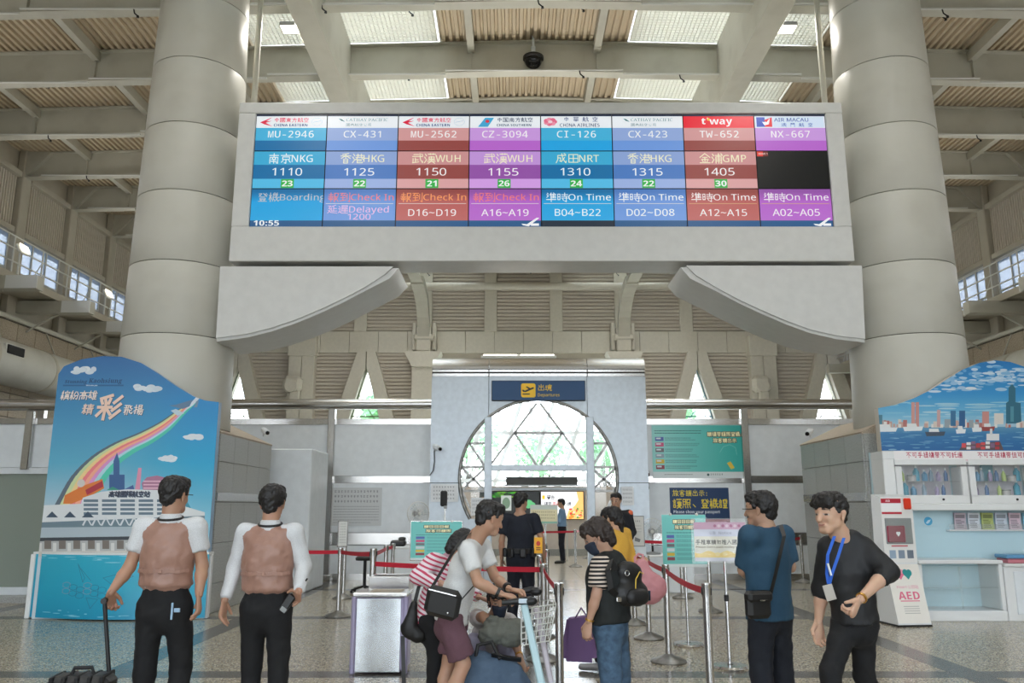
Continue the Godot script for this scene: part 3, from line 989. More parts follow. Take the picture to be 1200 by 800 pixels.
func hair_bones(j: Dictionary, hb: Basis, style: String) -> Array:
	var T3 := Transform3D(hb, j.head)
	var b := []
	b.append([T3 * v3(0, 0.058, 0.026), T3 * v3(0, 0.062, -0.022), 0.079, 0.072, 0.02])
	b.append([T3 * v3(0, 0.03, 0.046), T3 * v3(0, -0.015, 0.05), 0.068, 0.055, 0.02])
	b.append([T3 * v3(-0.032, 0.086, -0.058), T3 * v3(0.032, 0.086, -0.058), 0.036, 0.036, 0.02])
	for s in [-1.0, 1.0]:
		b.append([T3 * v3(s * 0.056, 0.055, 0.02), T3 * v3(s * 0.06, 0.012, 0.03), 0.032, 0.024, 0.02])
		b.append([T3 * v3(s * 0.06, 0.05, -0.03), T3 * v3(s * 0.068, 0.022, -0.022), 0.024, 0.014, 0.015])
	if style == "fringe":
		b.append([T3 * v3(-0.05, 0.062, -0.076), T3 * v3(0.055, 0.06, -0.074), 0.023, 0.022, 0.02])
		b.append([T3 * v3(-0.04, 0.05, -0.088), T3 * v3(0.03, 0.046, -0.09), 0.012, 0.012, 0.012])
	if style == "bob":
		for s in [-1.0, 1.0]:
			b.append([T3 * v3(s * 0.06, 0.03, 0.015), T3 * v3(s * 0.062, -0.035, 0.03), 0.035, 0.024, 0.02])
		b.append([T3 * v3(0, 0.0, 0.06), T3 * v3(0, -0.07, 0.06), 0.06, 0.045, 0.02])
		b.append([T3 * v3(-0.045, 0.06, -0.08), T3 * v3(0.045, 0.06, -0.08), 0.024, 0.022, 0.02])
	if style == "ponytail":
		b.append([T3 * v3(0, 0.02, 0.07), T3 * v3(0, -0.03, 0.095), 0.035, 0.035, 0.02])
		b.append([T3 * v3(0, -0.03, 0.095), T3 * v3(0.01, -0.16, 0.085), 0.034, 0.016, 0.02])
	return b

# one figure. spec: label, pos, turn, j (joints), look (head direction), skin, hair, style, hands, and garments
func person(spec: Dictionary) -> Node3D:
	var j: Dictionary = spec.j
	var k: float = j.k
	var cell: float = spec.get("cell", 0.014)
	var fine: float = spec.get("fine", 0.0055)
	var root := thing("person", spec.label, "person", spec.pos, spec.get("turn", 0.0), spec.get("group", ""))
	var hb := frame(spec.get("look", v3(0, 0, -1)), spec.get("headup", Vector3.UP))
	var skin: Color = spec.get("skin", Color(0.52, 0.30, 0.19))
	var right: Vector3 = (j.shr - j.shl).normalized()
	var axis: Vector3 = (j.neck - j.pelvis).normalized()
	var fwd := axis.cross(right).normalized()
	var wax: Vector3 = (j.waist - j.pelvis).normalized()
	var hright: Vector3 = (j.hir - j.hil).normalized()
	var hfwd := wax.cross(hright).normalized()
	var bulk: float = spec.get("bulk", 1.0) * k
	# the body: trunk, arms and legs, then the head and the hands on grids of their own
	var m := mb()
	m.colored = true
	m.col = skin
	var b := []
	b.append([j.neck - axis * 0.06, j.waist, 0.10 * bulk, 0.10 * bulk, 0.04, fwd, 1.7])
	b.append([j.waist, j.pelvis, 0.10 * bulk, 0.11 * bulk, 0.04, fwd, 1.6])
	b.append([j.neck + axis * 0.03, j.chest, 0.05 * k, 0.08 * k, 0.04])
	for s in ["l", "r"]:
		b.append([j["sh" + s], j["el" + s], 0.047 * k, 0.038 * k, 0.025])
		b.append([j["el" + s], j["el" + s].lerp(j["wr" + s], 0.35), 0.037 * k, 0.038 * k, 0.02])
		b.append([j["el" + s].lerp(j["wr" + s], 0.35), j["wr" + s], 0.038 * k, 0.025 * k, 0.02])
		if spec.get("bare_legs", false):
			b.append([j["hi" + s], j["kn" + s], 0.072 * k, 0.053 * k, 0.03])
			b.append([j["kn" + s], j["kn" + s].lerp(j["an" + s], 0.35) + v3(0, 0, 0.015), 0.052 * k, 0.054 * k, 0.02])
			b.append([j["kn" + s].lerp(j["an" + s], 0.35) + v3(0, 0, 0.015), j["an" + s], 0.054 * k, 0.035 * k, 0.02])
		else:
			b.append([j["hi" + s], j["kn" + s], 0.05 * k, 0.042 * k, 0.03])
			b.append([j["kn" + s], j["an" + s], 0.043 * k, 0.032 * k, 0.02])
	flesh(m, b, cell * 1.15)
	var start := m.v.size()
	flesh(m, head_bones(j, hb), fine)
	# colour of lips, eyes and brows: the features themselves
	var inv := Transform3D(hb, j.head).affine_inverse()
	for i in range(start, m.v.size()):
		var q := inv * m.v[i]
		if q.z < -0.055:
			var ax := absf(q.x)
			if ax < 0.021 and absf(q.y + 0.057 - ax * 0.12) < 0.0048 and q.z < -0.08:
				m.c[i] = Color(0.34, 0.15, 0.115)
			elif absf(ax - 0.033) < 0.015 and absf(q.y - 0.004) < 0.0055:
				m.c[i] = Color(0.03, 0.02, 0.016) if absf(ax - 0.033) < 0.008 else Color(0.45, 0.38, 0.34)
			elif absf(ax - 0.034) < 0.02 and absf(q.y - 0.031 + (ax - 0.034) * 0.12) < 0.004 and not spec.get("no_brows", false):
				m.c[i] = Color(0.035, 0.022, 0.016)
	for s in ["l", "r"]:
		var hd: Array = spec.get("hand" + s, [])
		var dir: Vector3 = (j["wr" + s] - j["el" + s]).normalized()
		var sg := -1.0 if s == "l" else 1.0
		if hd.is_empty():
			hd = [dir + v3(0, -0.3, 0), v3(0, 0, -1), v3(-sg, 0, 0), 0.45]
		flesh(m, hand_bones(j["wr" + s], hd[0], hd[1], hd[2], hd[3], k), fine * 0.95)
	obj("body", m, M.skin, root)
	# hair
	if spec.get("style", "short") != "none":
		var hm := mb()
		flesh(hm, hair_bones(j, hb, spec.get("style", "short")), fine, 0.008, 34.0, [[Transform3D(hb, j.head) * v3(0, 0.028, -0.07), hb * v3(0, -0.75, -0.66).normalized()]] if spec.get("style", "short") == "short" else [])
		obj("hair", hm, M[spec.get("hair", "hair_black")], root)
	# garments
	for gm in spec.get("wear", []):
		var w := mb()
		var bones := []
		var ax := Vector3.UP
		var cuts: Array = gm.get("cuts", [])
		var fat: float = gm.get("fat", 1.0)
		match gm.kind:
			"top":
				ax = axis
				var drop: float = gm.get("drop", 0.0)
				bones.append([j.neck - axis * 0.16 * k, j.chest.lerp(j.waist, 0.35), 0.146 * bulk * fat, 0.165 * bulk * fat, 0.03, fwd, 1.42])
				bones.append([j.chest.lerp(j.waist, 0.35), j.waist, 0.165 * bulk * fat, 0.155 * bulk * fat, 0.03, fwd, 1.36])
				bones.append([j.waist, j.pelvis - wax * drop, 0.156 * bulk * fat, 0.172 * bulk * fat, 0.03, hfwd, 1.32, 1])
				var sl: float = gm.get("sleeve", 0.5)
				for s in ["l", "r"]:
					var sr: float = gm.get("sleeve_r", 1.0)
					bones.append([j.neck - axis * 0.06, j["sh" + s], 0.060 * k, 0.064 * k * fat, 0.04])
					if sl <= 1.0 and sl > 0.0:
						bones.append([j["sh" + s], j["sh" + s].lerp(j["el" + s], sl), 0.064 * k * sr, 0.060 * k * sr, 0.035, Vector3.ZERO, 1.0, 1])
					elif sl > 1.0:
						bones.append([j["sh" + s], j["el" + s], 0.064 * k * sr, 0.053 * k * sr, 0.035])
						bones.append([j["el" + s], j["el" + s].lerp(j["wr" + s], sl - 1.0), 0.053 * k * sr, 0.040 * k * sr, 0.02, Vector3.ZERO, 1.0, 1])
			"vest":
				ax = axis
				bones.append([j.neck - axis * 0.165 * k, j.chest.lerp(j.waist, 0.35), 0.166 * bulk * fat, 0.172 * bulk * fat, 0.03, fwd, 1.34])
				bones.append([j.chest.lerp(j.waist, 0.35), j.waist, 0.172 * bulk * fat, 0.163 * bulk * fat, 0.03, fwd, 1.30])
				bones.append([j.waist, j.pelvis - wax * gm.get("drop", 0.0), 0.164 * bulk * fat, 0.176 * bulk * fat, 0.03, hfwd, 1.28, 1])
				for s in ["l", "r"]:
					bones.append([j.neck - axis * 0.062 + (j["sh" + s] - j.neck) * 0.1, j.neck.lerp(j["sh" + s], 0.86) - axis * 0.016, 0.068 * k, 0.070 * k, 0.04])
			"trousers":
				var leg: float = gm.get("leg", 2.0)
				var wide: float = gm.get("wide", 1.0)
				bones.append([j.pelvis + wax * gm.get("rise", 0.07), j.pelvis - wax * 0.05, 0.150 * bulk, 0.160 * bulk, 0.03, hfwd, 1.32])
				for s in ["l", "r"]:
					bones.append([j["hi" + s], j["hi" + s].lerp(j["kn" + s], minf(leg, 1.0)), 0.096 * bulk, (0.068 if leg > 1.0 else 0.090) * k * wide, 0.035, Vector3.ZERO, 1.0, 1 if leg <= 1.0 else 0])
					if leg > 1.0:
						bones.append([j["kn" + s], j["kn" + s].lerp(j["an" + s], leg - 1.0), 0.067 * k * wide, 0.060 * k * wide, 0.02, Vector3.ZERO, 1.0, 1])
			"shoes":
				for s in ["l", "r"]:
					var heel: Vector3 = j["an" + s]
					var toe: Vector3 = j["to" + s]
					heel.y = toe.y + 0.012
					bones.append([heel + (heel - toe).normalized() * 0.025, toe, 0.043 * k, 0.042 * k, 0.02, Vector3.UP, 1.15])
					bones.append([heel, j["an" + s] + v3(0, 0.01, 0), 0.043 * k, 0.042 * k, 0.02])
		for e in gm.get("more", []):
			bones.append(e)
		flesh(w, bones, gm.get("cell", cell), gm.get("fold", 0.008), gm.get("freq", 7.0), cuts, gm.get("uax", ax), gm.get("uper", 1.0))
		obj(gm.called, w, gm.m, root)
	return root
# ---------------------------------------------------------------- the hall
func zig(n: int) -> float:
	return fmod(sin(n * 12.9898) * 43758.5453, 1.0)

func hall_floor() -> void:
	var fl := struct("floor", "polished beige terrazzo floor with a grid of dark bands")
	obj("screed", mb().box(v3(CX, -0.2, (REAR - 24.0) / 2 - 6), v3(2 * HALF + 2, 0.36, 60)), M.joint, fl)
	var bw := 0.3
	var xs := []
	for i in range(-4, 5):
		xs.append(0.27 + 4.0 * i)
	var zs := []
	for i in range(-4, 9):
		zs.append(-(0.13 + 3.98 * i))
	var fx := 4.0 - bw
	var fz := 3.98 - bw
	var slab := mb().box(Vector3.ZERO, v3(fx - 0.004, 0.04, fz - 0.004)).commit()
	var bandx := mb().box(Vector3.ZERO, v3(bw - 0.004, 0.04, 3.98)).commit()
	var bandz := mb().box(Vector3.ZERO, v3(fx - 0.004, 0.04, bw - 0.004)).commit()
	var slab_s := mb().box(Vector3.ZERO, v3(fx - 0.004, 0.04, 1.93)).commit()
	var bandx_s := mb().box(Vector3.ZERO, v3(bw - 0.004, 0.04, 1.93)).commit()
	for x in xs:
		for z in zs:
			if z < -16.3:
				continue
			if z < -15.0:
				obj("terrazzo_field", slab_s, M.terrazzo, fl).position = v3(x + 2.0, -0.02, -17.17)
				obj("granite_band", bandx_s, M.terrazzo_dark, fl).position = v3(x, -0.02, -17.17)
				obj("granite_band", bandz, M.terrazzo_dark, fl).position = v3(x + 2.0, -0.02, z)
				continue
			obj("terrazzo_field", slab, M.terrazzo, fl).position = v3(x + 2.0, -0.02, z - 1.99)
			obj("granite_band", bandx, M.terrazzo_dark, fl).position = v3(x, -0.02, z - 1.99)
			obj("granite_band", bandz, M.terrazzo_dark, fl).position = v3(x + 2.0, -0.02, z)
	# behind the check-point: large pale tiles
	var t := mb().box(Vector3.ZERO, v3(0.995, 0.04, 0.995)).commit()
	for i in range(-9, 10):
		for k in 19:
			obj("floor_tile", t, M.pale_tile, fl).position = v3(CX + i + 0.5, -0.02, -18.65 - k)

func roof_y(x: float) -> float:      # underside of the roof beams
	return EYE + 9.65 - 0.025 * absf(x - CX)

func aim_down(li: AreaLight3D, p: Vector3) -> void:
	li.area_range = 60.0
	li.area_attenuation = 2.0
	li.shadow_enabled = true
	li.position = p
	li.rotation.x = -PI / 2

func hall_ceiling() -> void:
	var ce := struct("ceiling", "beige steel roof with cross beams, ribbed deck and lattice skylights")
	var deck_h := 0.78
	var k0 := -9
	var k1 := 8
	var half_beam := []
	for s in [-1.0, 1.0]:
		var b := mb()
		var p0 := v3(CX, roof_y(CX), 0)
		var p1 := v3(CX + s * HALF, roof_y(CX + s * HALF), 0)
		b.bar(p0 + v3(0, 0.015, 0), p1 + v3(0, 0.015, 0), 0.26, 0.03)
		b.bar(p0 + v3(0, 0.38, 0), p1 + v3(0, 0.38, 0), 0.03, 0.72)
		b.bar(p0 + v3(0, 0.75, 0), p1 + v3(0, 0.75, 0), 0.26, 0.03)
		for i in 6:     # stiffeners
			var x: float = CX + s * (1.43 + 2.84 * i)
			if i == 5:
				continue
			b.box(v3(x, roof_y(x) + 0.38, 0), v3(0.02, 0.7, 0.2))
		half_beam.append(b.commit())
	# deck sheets with trapezoid ribs, one bay long
	var sheets := []
	for seg in [[-2.15, 2.15], [6.4, HALF + 0.1], [-HALF - 0.1, -6.4]]:
		var d := mb()
		var n := int((seg[1] - seg[0]) / 0.155)
		var w: float = (seg[1] - seg[0]) / n
		for i in n:
			var x0: float = CX + seg[0] + w * i
			var pts := [Vector2(0, 0.07), Vector2(0.3, 0.07), Vector2(0.42, 0), Vector2(0.88, 0), Vector2(1.0, 0.07)]
			for q in 4:
				var xa: float = x0 + pts[q].x * w
				var xb: float = x0 + pts[q + 1].x * w
				var ya: float = roof_y(xa) + deck_h + pts[q].y
				var yb: float = roof_y(xb) + deck_h + pts[q + 1].y
				d.face(v3(xa, ya, -BAY / 2), v3(xb, yb, -BAY / 2), v3(xb, yb, BAY / 2), v3(xa, ya, BAY / 2))
		sheets.append(d.commit())
	# skylight: an egg-crate under a white sheet
	var grids := []
	var sky_sheets := []
	for s in [-1.0, 1.0]:
		var g := mb()
		var x0: float = CX + s * 4.27 - 2.08
		var step := 0.094
		for i in 46:
			var x := x0 + step * i
			g.box(v3(x, roof_y(x) + deck_h + 0.03, 0), v3(0.011, 0.08, BAY - 0.2))
		for i in 26:
			var z := -BAY / 2 + 0.16 + step * i
			g.bar(v3(x0, roof_y(x0) + deck_h + 0.03, z), v3(x0 + 4.16, roof_y(x0 + 4.16) + deck_h + 0.03, z), 0.012, 0.09)
		grids.append(g.commit())
		var q := mb()
		q.bar(v3(x0 - 0.1, roof_y(x0) + deck_h + 0.2, 0), v3(x0 + 4.26, roof_y(x0 + 4.16) + deck_h + 0.2, 0), BAY, 0.012)
		sky_sheets.append(q.commit())
	var purl := mb().box(Vector3.ZERO, v3(0.16, 0.24, BAY - 0.06)).commit()
	var pipe := mb().tube([v3(-2.0, 0, 0), v3(2.0, 0, 0)], 0.022, 8).commit()
	var nozzle := mb()
	nozzle.tube([v3(0, 0, 0), v3(0.02, -0.1, 0), v3(0.09, -0.16, 0)], 0.014, 6)
	nozzle.lathe([Vector2(0.0, -0.2), Vector2(0.03, -0.19), Vector2(0.02, -0.15)], 8, Transform3D(Basis(), v3(0.09, 0, 0)))
	var nz := nozzle.commit()
	for k in range(k0, k1 + 1):
		var dz := BEAM0 + BAY * k
		if dz > BACK - 0.2:
			continue
		for s in 2:
			obj("beam", half_beam[s], M.beam, ce).position.z = -dz
		var mid := -(dz + BAY / 2)
		if dz > -REAR:
			for s in sheets:
				obj("deck_sheet", s, M.deck, ce).position.z = mid
			for s in 2:
				obj("skylight_lattice", grids[s], M.lattice, ce).position.z = mid
				obj("skylight_sheet", sky_sheets[s], M.skysheet, ce).position.z = mid
			for i in 5:
				for s in [-1.0, 1.0]:
					if i == 1:
						continue
					var x: float = CX + s * (1.43 + 2.84 * i)
					obj("purlin", purl, M.beam, ce).position = v3(x, roof_y(x) + deck_h - 0.14, mid)
		if k >= -1:
			for i in [-3, -2, -1, 0, 1, 2, 3]:
				var x: float = CX + i * 4.0
				obj("sprinkler_pipe", pipe, M.rail, ce).position = v3(x, roof_y(x) - 0.03, -dz + 0.2)
				obj("sprinkler", nz, M.black, ce).position = v3(x + 1.1 * zig(i * 7 + k), roof_y(x) - 0.03, -dz + 0.2)
				obj("sprinkler", nz, M.black, ce).position = v3(x + 0.9 - 0.8 * zig(i * 3 + k), roof_y(x) + 0.62, -dz - 0.9)
	# the two deep girders that run the hall's length and curve down onto the end wall
	for s in [-1.0, 1.0]:
		var x: float = CX + s * 4.27
		var g := mb()
		g.box(v3(x, 10.27, (REAR - 31.5) / 2), v3(0.46, 0.05, REAR + 31.5), 0.01)
		g.box(v3(x, 11.1, (REAR - 31.5) / 2), v3(0.2, 1.62, REAR + 31.5))
		obj("girder", g, M.beam, ce)
		var a := mb()
		var path := []
		for i in 13:
			var t := i / 12.0
			path.append(v3(x, 10.35 - 2.1 * pow(t, 2.2), -31.4 - 2.9 * sin(t * PI / 2)))
		for i in 12:
			a.bar(path[i], path[i + 1] + (path[i + 1] - path[i]) * 0.08, 0.5, 0.34)
		obj("girder_end", a, M.beam, ce)
		var c := mb()
		c.box(v3(x, 8.25, -34.35), v3(0.62, 0.5, 0.5), 0.04)
		c.box(v3(x, 8.62, -34.35), v3(0.86, 0.26, 0.5), 0.06)
		c.box(v3(x, 8.9, -34.45), v3(0.62, 0.34, 0.5), 0.03)
		c.box(v3(x - 0.42, 8.7, -34.6), v3(0.16, 1.2, 0.4), 0.03)
		c.box(v3(x + 0.42, 8.7, -34.6), v3(0.16, 1.2, 0.4), 0.03)
		obj("girder_bearing", c, M.belt, ce)
		var cap := mb()
		cap.prism(PackedVector2Array([Vector2(-0.45, 7.3), Vector2(0.45, 7.3), Vector2(0.78, 7.95), Vector2(-0.78, 7.95)]), -34.9, -33.9, Transform3D(Basis(), v3(x, 0, 0)))
		cap.box(v3(x, 5.0, -34.5), v3(0.9, 4.6, 0.8))
		obj("capital", cap, M.belt, ce)
	# roof skin above the deck sheets, open only over the skylights
	var sk := mb()
	for seg in [[-HALF - 0.4, -6.36], [-2.18, 2.18], [6.36, HALF + 0.4]]:
		sk.box(v3(CX + (seg[0] + seg[1]) / 2, 12.28, (REAR - BACK) / 2), v3(seg[1] - seg[0], 0.1, REAR + BACK + 1))
	obj("roof_slab", sk, M.beam, ce)
	# flood lamps on the girders
	for dz in [14.1, 23.3, 29.0, 8.0, 1.5, -5.0]:
		for s in [-1.0, 1.0]:
			var p := v3(CX + s * 4.72, 10.42, -dz)
			var l := thing("flood_lamp", "small square flood lamp clamped to the roof girder", "lamp", p, 0.0, "flood lamps on the girders")
			obj("housing", mb().box(v3(0, 0.05, 0), v3(0.34, 0.08, 0.3), 0.015), M.grey, l)
			obj("bracket", mb().box(v3(-s * 0.2, 0.05, 0), v3(0.1, 0.04, 0.06)), M.grey, l)
			obj("lamp_face", mb().box(v3(0, 0.0, 0), v3(0.3, 0.012, 0.26)), M.lamp, l)
			var li := AreaLight3D.new()
			li.name = "flood_light"
			li.area_size = Vector2(0.3, 0.26)
			li.light_energy = LAMP
			li.light_color = Color(1.0, 0.98, 0.95)
			aim_down(li, v3(0, -0.02, 0))
			l.add_child(li)
	# dome camera under the second beam
	var dc := thing("dome_camera", "black dome security camera hung under a white roof beam", "camera", at(625, 68, 16.9))
	obj("mount", mb().lathe([Vector2(0.0, 0.28), Vector2(0.05, 0.28), Vector2(0.05, 0.1), Vector2(0.17, 0.06), Vector2(0.17, 0.0)], 20).tube([v3(0, 0.28, 0), v3(0, 0.75, 0)], 0.03), M.white, dc)
	obj("ring", mb().lathe([Vector2(0.21, -0.05), Vector2(0.235, -0.03), Vector2(0.235, 0.02), Vector2(0.16, 0.07)], 28), M.black, dc)
	var dm := []
	for i in 9:
		dm.append(Vector2(0.2 * sin(i * PI / 16), -0.05 - 0.2 * cos(i * PI / 16)))
	obj("dome", mb().lathe(dm, 24), M.black_gloss, dc)
func side_walls() -> void:
	# shared pieces; x runs into the hall from the wall's face, z along it, for one bay
	var ribs := mb()
	for i in 19:
		ribs.box(v3(0.03, 10.02, -BAY / 2 + 0.3 + i * 0.113), v3(0.05, 1.5, 0.05))
	ribs.box(v3(0.0, 10.02, 0), v3(0.03, 1.5, BAY - 0.5))
	var rib_m := ribs.commit()
	var lint := mb().box(v3(0.08, 9.2, 0), v3(0.18, 0.16, BAY - 0.5), 0.01).box(v3(0.1, 10.85, 0), v3(0.2, 0.16, BAY - 0.5), 0.01).commit()
	var pil := mb().box(v3(0.1, 5.9, 0), v3(0.2, 11.6, 0.42), 0.02).commit()
	var knee := mb().prism(PackedVector2Array([Vector2(0.2, 10.8), Vector2(0.9, 11.6), Vector2(0.2, 11.6)]), -0.14, 0.14).commit()
	var wf := mb()
	var w0 := -BAY / 2 + 0.24
	var ww := BAY - 0.48
	for i in 4:
		wf.box(v3(0.0, 8.38, w0 + ww * i / 3.0), v3(0.06, 1.5, 0.05))
	for y in [7.64, 8.1, 9.12]:
		wf.box(v3(0.0, y, 0), v3(0.06, 0.05, ww))
	var wf_m := wf.commit()
	var pane := mb().box(Vector3.ZERO, v3(0.012, 1.0, ww / 3 - 0.05)).commit()
	var pane_s := mb().box(Vector3.ZERO, v3(0.012, 0.42, ww / 3 - 0.05)).commit()
	var plat := mb().box(v3(0.72, 7.36, 0), v3(1.2, 0.1, BAY), 0.01).box(v3(1.34, 7.34, 0), v3(0.06, 0.2, BAY)).commit()
	var rail := mb()
	for y in [7.75, 8.1, 8.42]:
		rail.tube([v3(1.3, y, -BAY / 2), v3(1.3, y, BAY / 2)], 0.022, 7)
	for i in 2:
		rail.tube([v3(1.3, 7.4, -BAY / 4 + BAY / 2 * i), v3(1.3, 8.42, -BAY / 4 + BAY / 2 * i)], 0.022, 7)
	rail.tube([v3(1.3, 7.42, -0.2), v3(1.3, 8.08, -BAY / 4)], 0.014, 6)
	var rail_m := rail.commit()
	var arm := mb().box(v3(1.2, 7.08, 0), v3(2.1, 0.36, 0.3), 0.01).commit()
	var arm_end := mb().box(v3(1.85, 7.08, 0.16), v3(0.8, 0.34, 0.03)).commit()
	var strut := mb().tube([v3(0.3, 6.3, 0), v3(1.3, 6.9, 0)], 0.03, 6).commit()
	var tile := mb().box(Vector3.ZERO, v3(0.05, 0.63, 0.855), 0.006).commit()
	for s in [-1.0, 1.0]:
		var nm: String = "wall_left" if s < 0 else "wall_right"
		var wl := struct(nm, "high beige side wall with ribbed panels, clerestory windows and catwalk over %s" % ["the sky-blue poster booth" if s < 0 else "the white display booth"])
		var X: float = CX + s * HALF
		var bs := Basis(v3(-s, 0, 0), Vector3.UP, v3(0, 0, -s)) 
		# solid wall with the window band left open
		var core := mb()
		core.box(v3(X + s * 0.2, 3.8, (REAR - BACK) / 2), v3(0.36, 7.64, REAR + BACK))
		core.box(v3(X + s * 0.2, 10.75, (REAR - BACK) / 2), v3(0.36, 3.2, REAR + BACK))
		obj("wall_core", core, M.wall, wl)
		for k in range(-9, 8):
			var dz := BEAM0 + BAY * k
			if dz < -REAR + 0.3 or dz > BACK:
				continue
			var put := func(o: MeshInstance3D, zz: float) -> void:
				o.transform = Transform3D(bs, v3(X, 0, -zz))
			put.call(obj("pilaster", pil, M.wall, wl), dz)
			var mid := dz + BAY / 2
			var wn := obj("window_frame", wf_m, M.rail, wl)
			put.call(wn, mid)
			for i in 3:
				var zz := w0 + ww * (i + 0.5) / 3.0
				obj("pane", pane, M.tinted, wn).position = v3(0, 8.61, zz)
				obj("pane", pane_s, M.tinted, wn).position = v3(0, 7.87, zz)
			if k < -1:
				continue
			put.call(obj("knee_plate", knee, M.beam, wl), dz)
			put.call(obj("ribbed_panel", rib_m, M.louvre, wl), mid)
			put.call(obj("lintel", lint, M.wall, wl), mid)
			put.call(obj("catwalk_deck", plat, M.wall, wl), mid)
			put.call(obj("catwalk_railing", rail_m, M.rail, wl), mid)
			put.call(obj("bracket_arm", arm, M.beam, wl), dz + 0.4)
			put.call(obj("bracket_panel", arm_end, M.white_gloss, wl), dz + 0.4 - s * 0.0)
			put.call(obj("strut", strut, M.beam, wl), dz + 0.4)
			for r in 5:
				for q in 3:
					put.call(obj("tile", tile, M.tile, wl), dz + 0.873 * (q + 0.5))
					(wl.get_child(wl.get_child_count() - 1) as Node3D).position += v3(-s * 0.42, 3.6 + r * 0.65, 0)
		var led := mb()
		led.box(v3(X - s * 0.2, 3.3, -23.5), v3(0.4, 6.6, 23))
		obj("tile_backing", led, M.joint, wl)
		var lp := mb()
		lp.tube([v3(X - s * 0.46, 6.62, -12), v3(X - s * 0.46, 6.62, -BACK)], 0.07, 8)
		lp.box(v3(X - s * 0.3, 6.58, -23.5), v3(0.4, 0.06, 23))
		obj("ledge_rail", lp, M.beam, wl)
		# round air duct hung along the wall
		var du := thing("air_duct", "large round white air duct along the %s" % ["tiled wall behind the sky-blue poster" if s < 0 else "tiled wall behind the harbour poster"], "duct", v3(X - s * 1.05, 5.2, -12))
		for i in 8:
			obj("duct_segment", mb().tube([v3(0, 0, -2.6 * i + 0.0), v3(0, 0, -2.6 * i - 2.58)], 0.58, 28, true), M.column, du)
			obj("duct_band", mb().tube([v3(0, 0, -2.6 * i - 2.54), v3(0, 0, -2.6 * i - 2.64)], 0.595, 28, true), M.wall, du)
		for i in 3:
			obj("duct_grille", mb().box(v3(-s * 0.53, 0.2, -3.2 - 5.2 * i), v3(0.14, 0.22, 0.7), 0.01), M.dark, du)
			obj("grille_frame", mb().box(v3(-s * 0.52, 0.2, -3.2 - 5.2 * i), v3(0.1, 0.28, 0.78), 0.01), M.rail, du)
		for i in 8:
			obj("hanger", mb().tube([v3(s * 0.2, 0.5, -1.3 - 2.6 * i), v3(s * 0.62, 1.35, -1.3 - 2.6 * i)], 0.02, 6), M.beam, du)
		# flood lamps on posts along the catwalk, turned up towards the roof
		var bsl := Basis.looking_at(v3(-s * 0.9, 0.42, 0.0).normalized(), Vector3.UP)
		for i in 8:
			var lz := 25.2 - 4.6 * i
			var cl := thing("catwalk_lamp", "bright flood lamp on a white post of the catwalk above %s" % ["the sky-blue poster booth" if s < 0 else "the harbour poster"], "lamp", v3(X - s * 1.3, 7.42, -lz), 0.0, "lamps on the catwalk over the %s booth" % ["poster" if s < 0 else "display"])
			obj("post", mb().tube([v3(0, 0, 0), v3(0, 0.62, 0)], 0.03, 8), M.rail, cl)
			var hd := v3(-s * 0.06, 0.72, 0)
			obj("head", mb().box(hd - bsl * v3(0, 0, -0.01), v3(0.4, 0.26, 0.09), 0.03, bsl), M.rail, cl)
			obj("lamp_face", mb().box(hd + bsl * v3(0, 0, -0.065), v3(0.36, 0.22, 0.012), 0.0, bsl), M.lamp, cl)
			var li := AreaLight3D.new()
			li.name = "catwalk_light"
			li.area_size = Vector2(0.34, 0.2)
			li.light_energy = UPLIGHT
			li.light_color = Color(1.0, 0.985, 0.955)
			li.area_range = 60.0
			li.area_attenuation = 2.0
			li.shadow_enabled = true
			li.transform = Transform3D(bsl, hd + bsl * v3(0, 0, -0.085))
			cl.add_child(li)

func slat(l: MB, x0: float, x1: float, y: float, z: float) -> void:
	l.face(v3(x0, y, z + 0.09), v3(x1, y, z + 0.09), v3(x1, y + 0.10, z + 0.12), v3(x0, y + 0.10, z + 0.12))
	l.face(v3(x0, y + 0.10, z + 0.12), v3(x1, y + 0.10, z + 0.12), v3(x1, y + 0.115, z + 0.02), v3(x0, y + 0.115, z + 0.02))
	l.face(v3(x0, y + 0.115, z + 0.02), v3(x1, y + 0.115, z + 0.02), v3(x1, y + 0.16, z + 0.02), v3(x0, y + 0.16, z + 0.02))
	l.face(v3(x0, y + 0.16, z + 0.02), v3(x1, y + 0.16, z + 0.02), v3(x1, y + 0.16, z + 0.09), v3(x0, y + 0.16, z + 0.09))

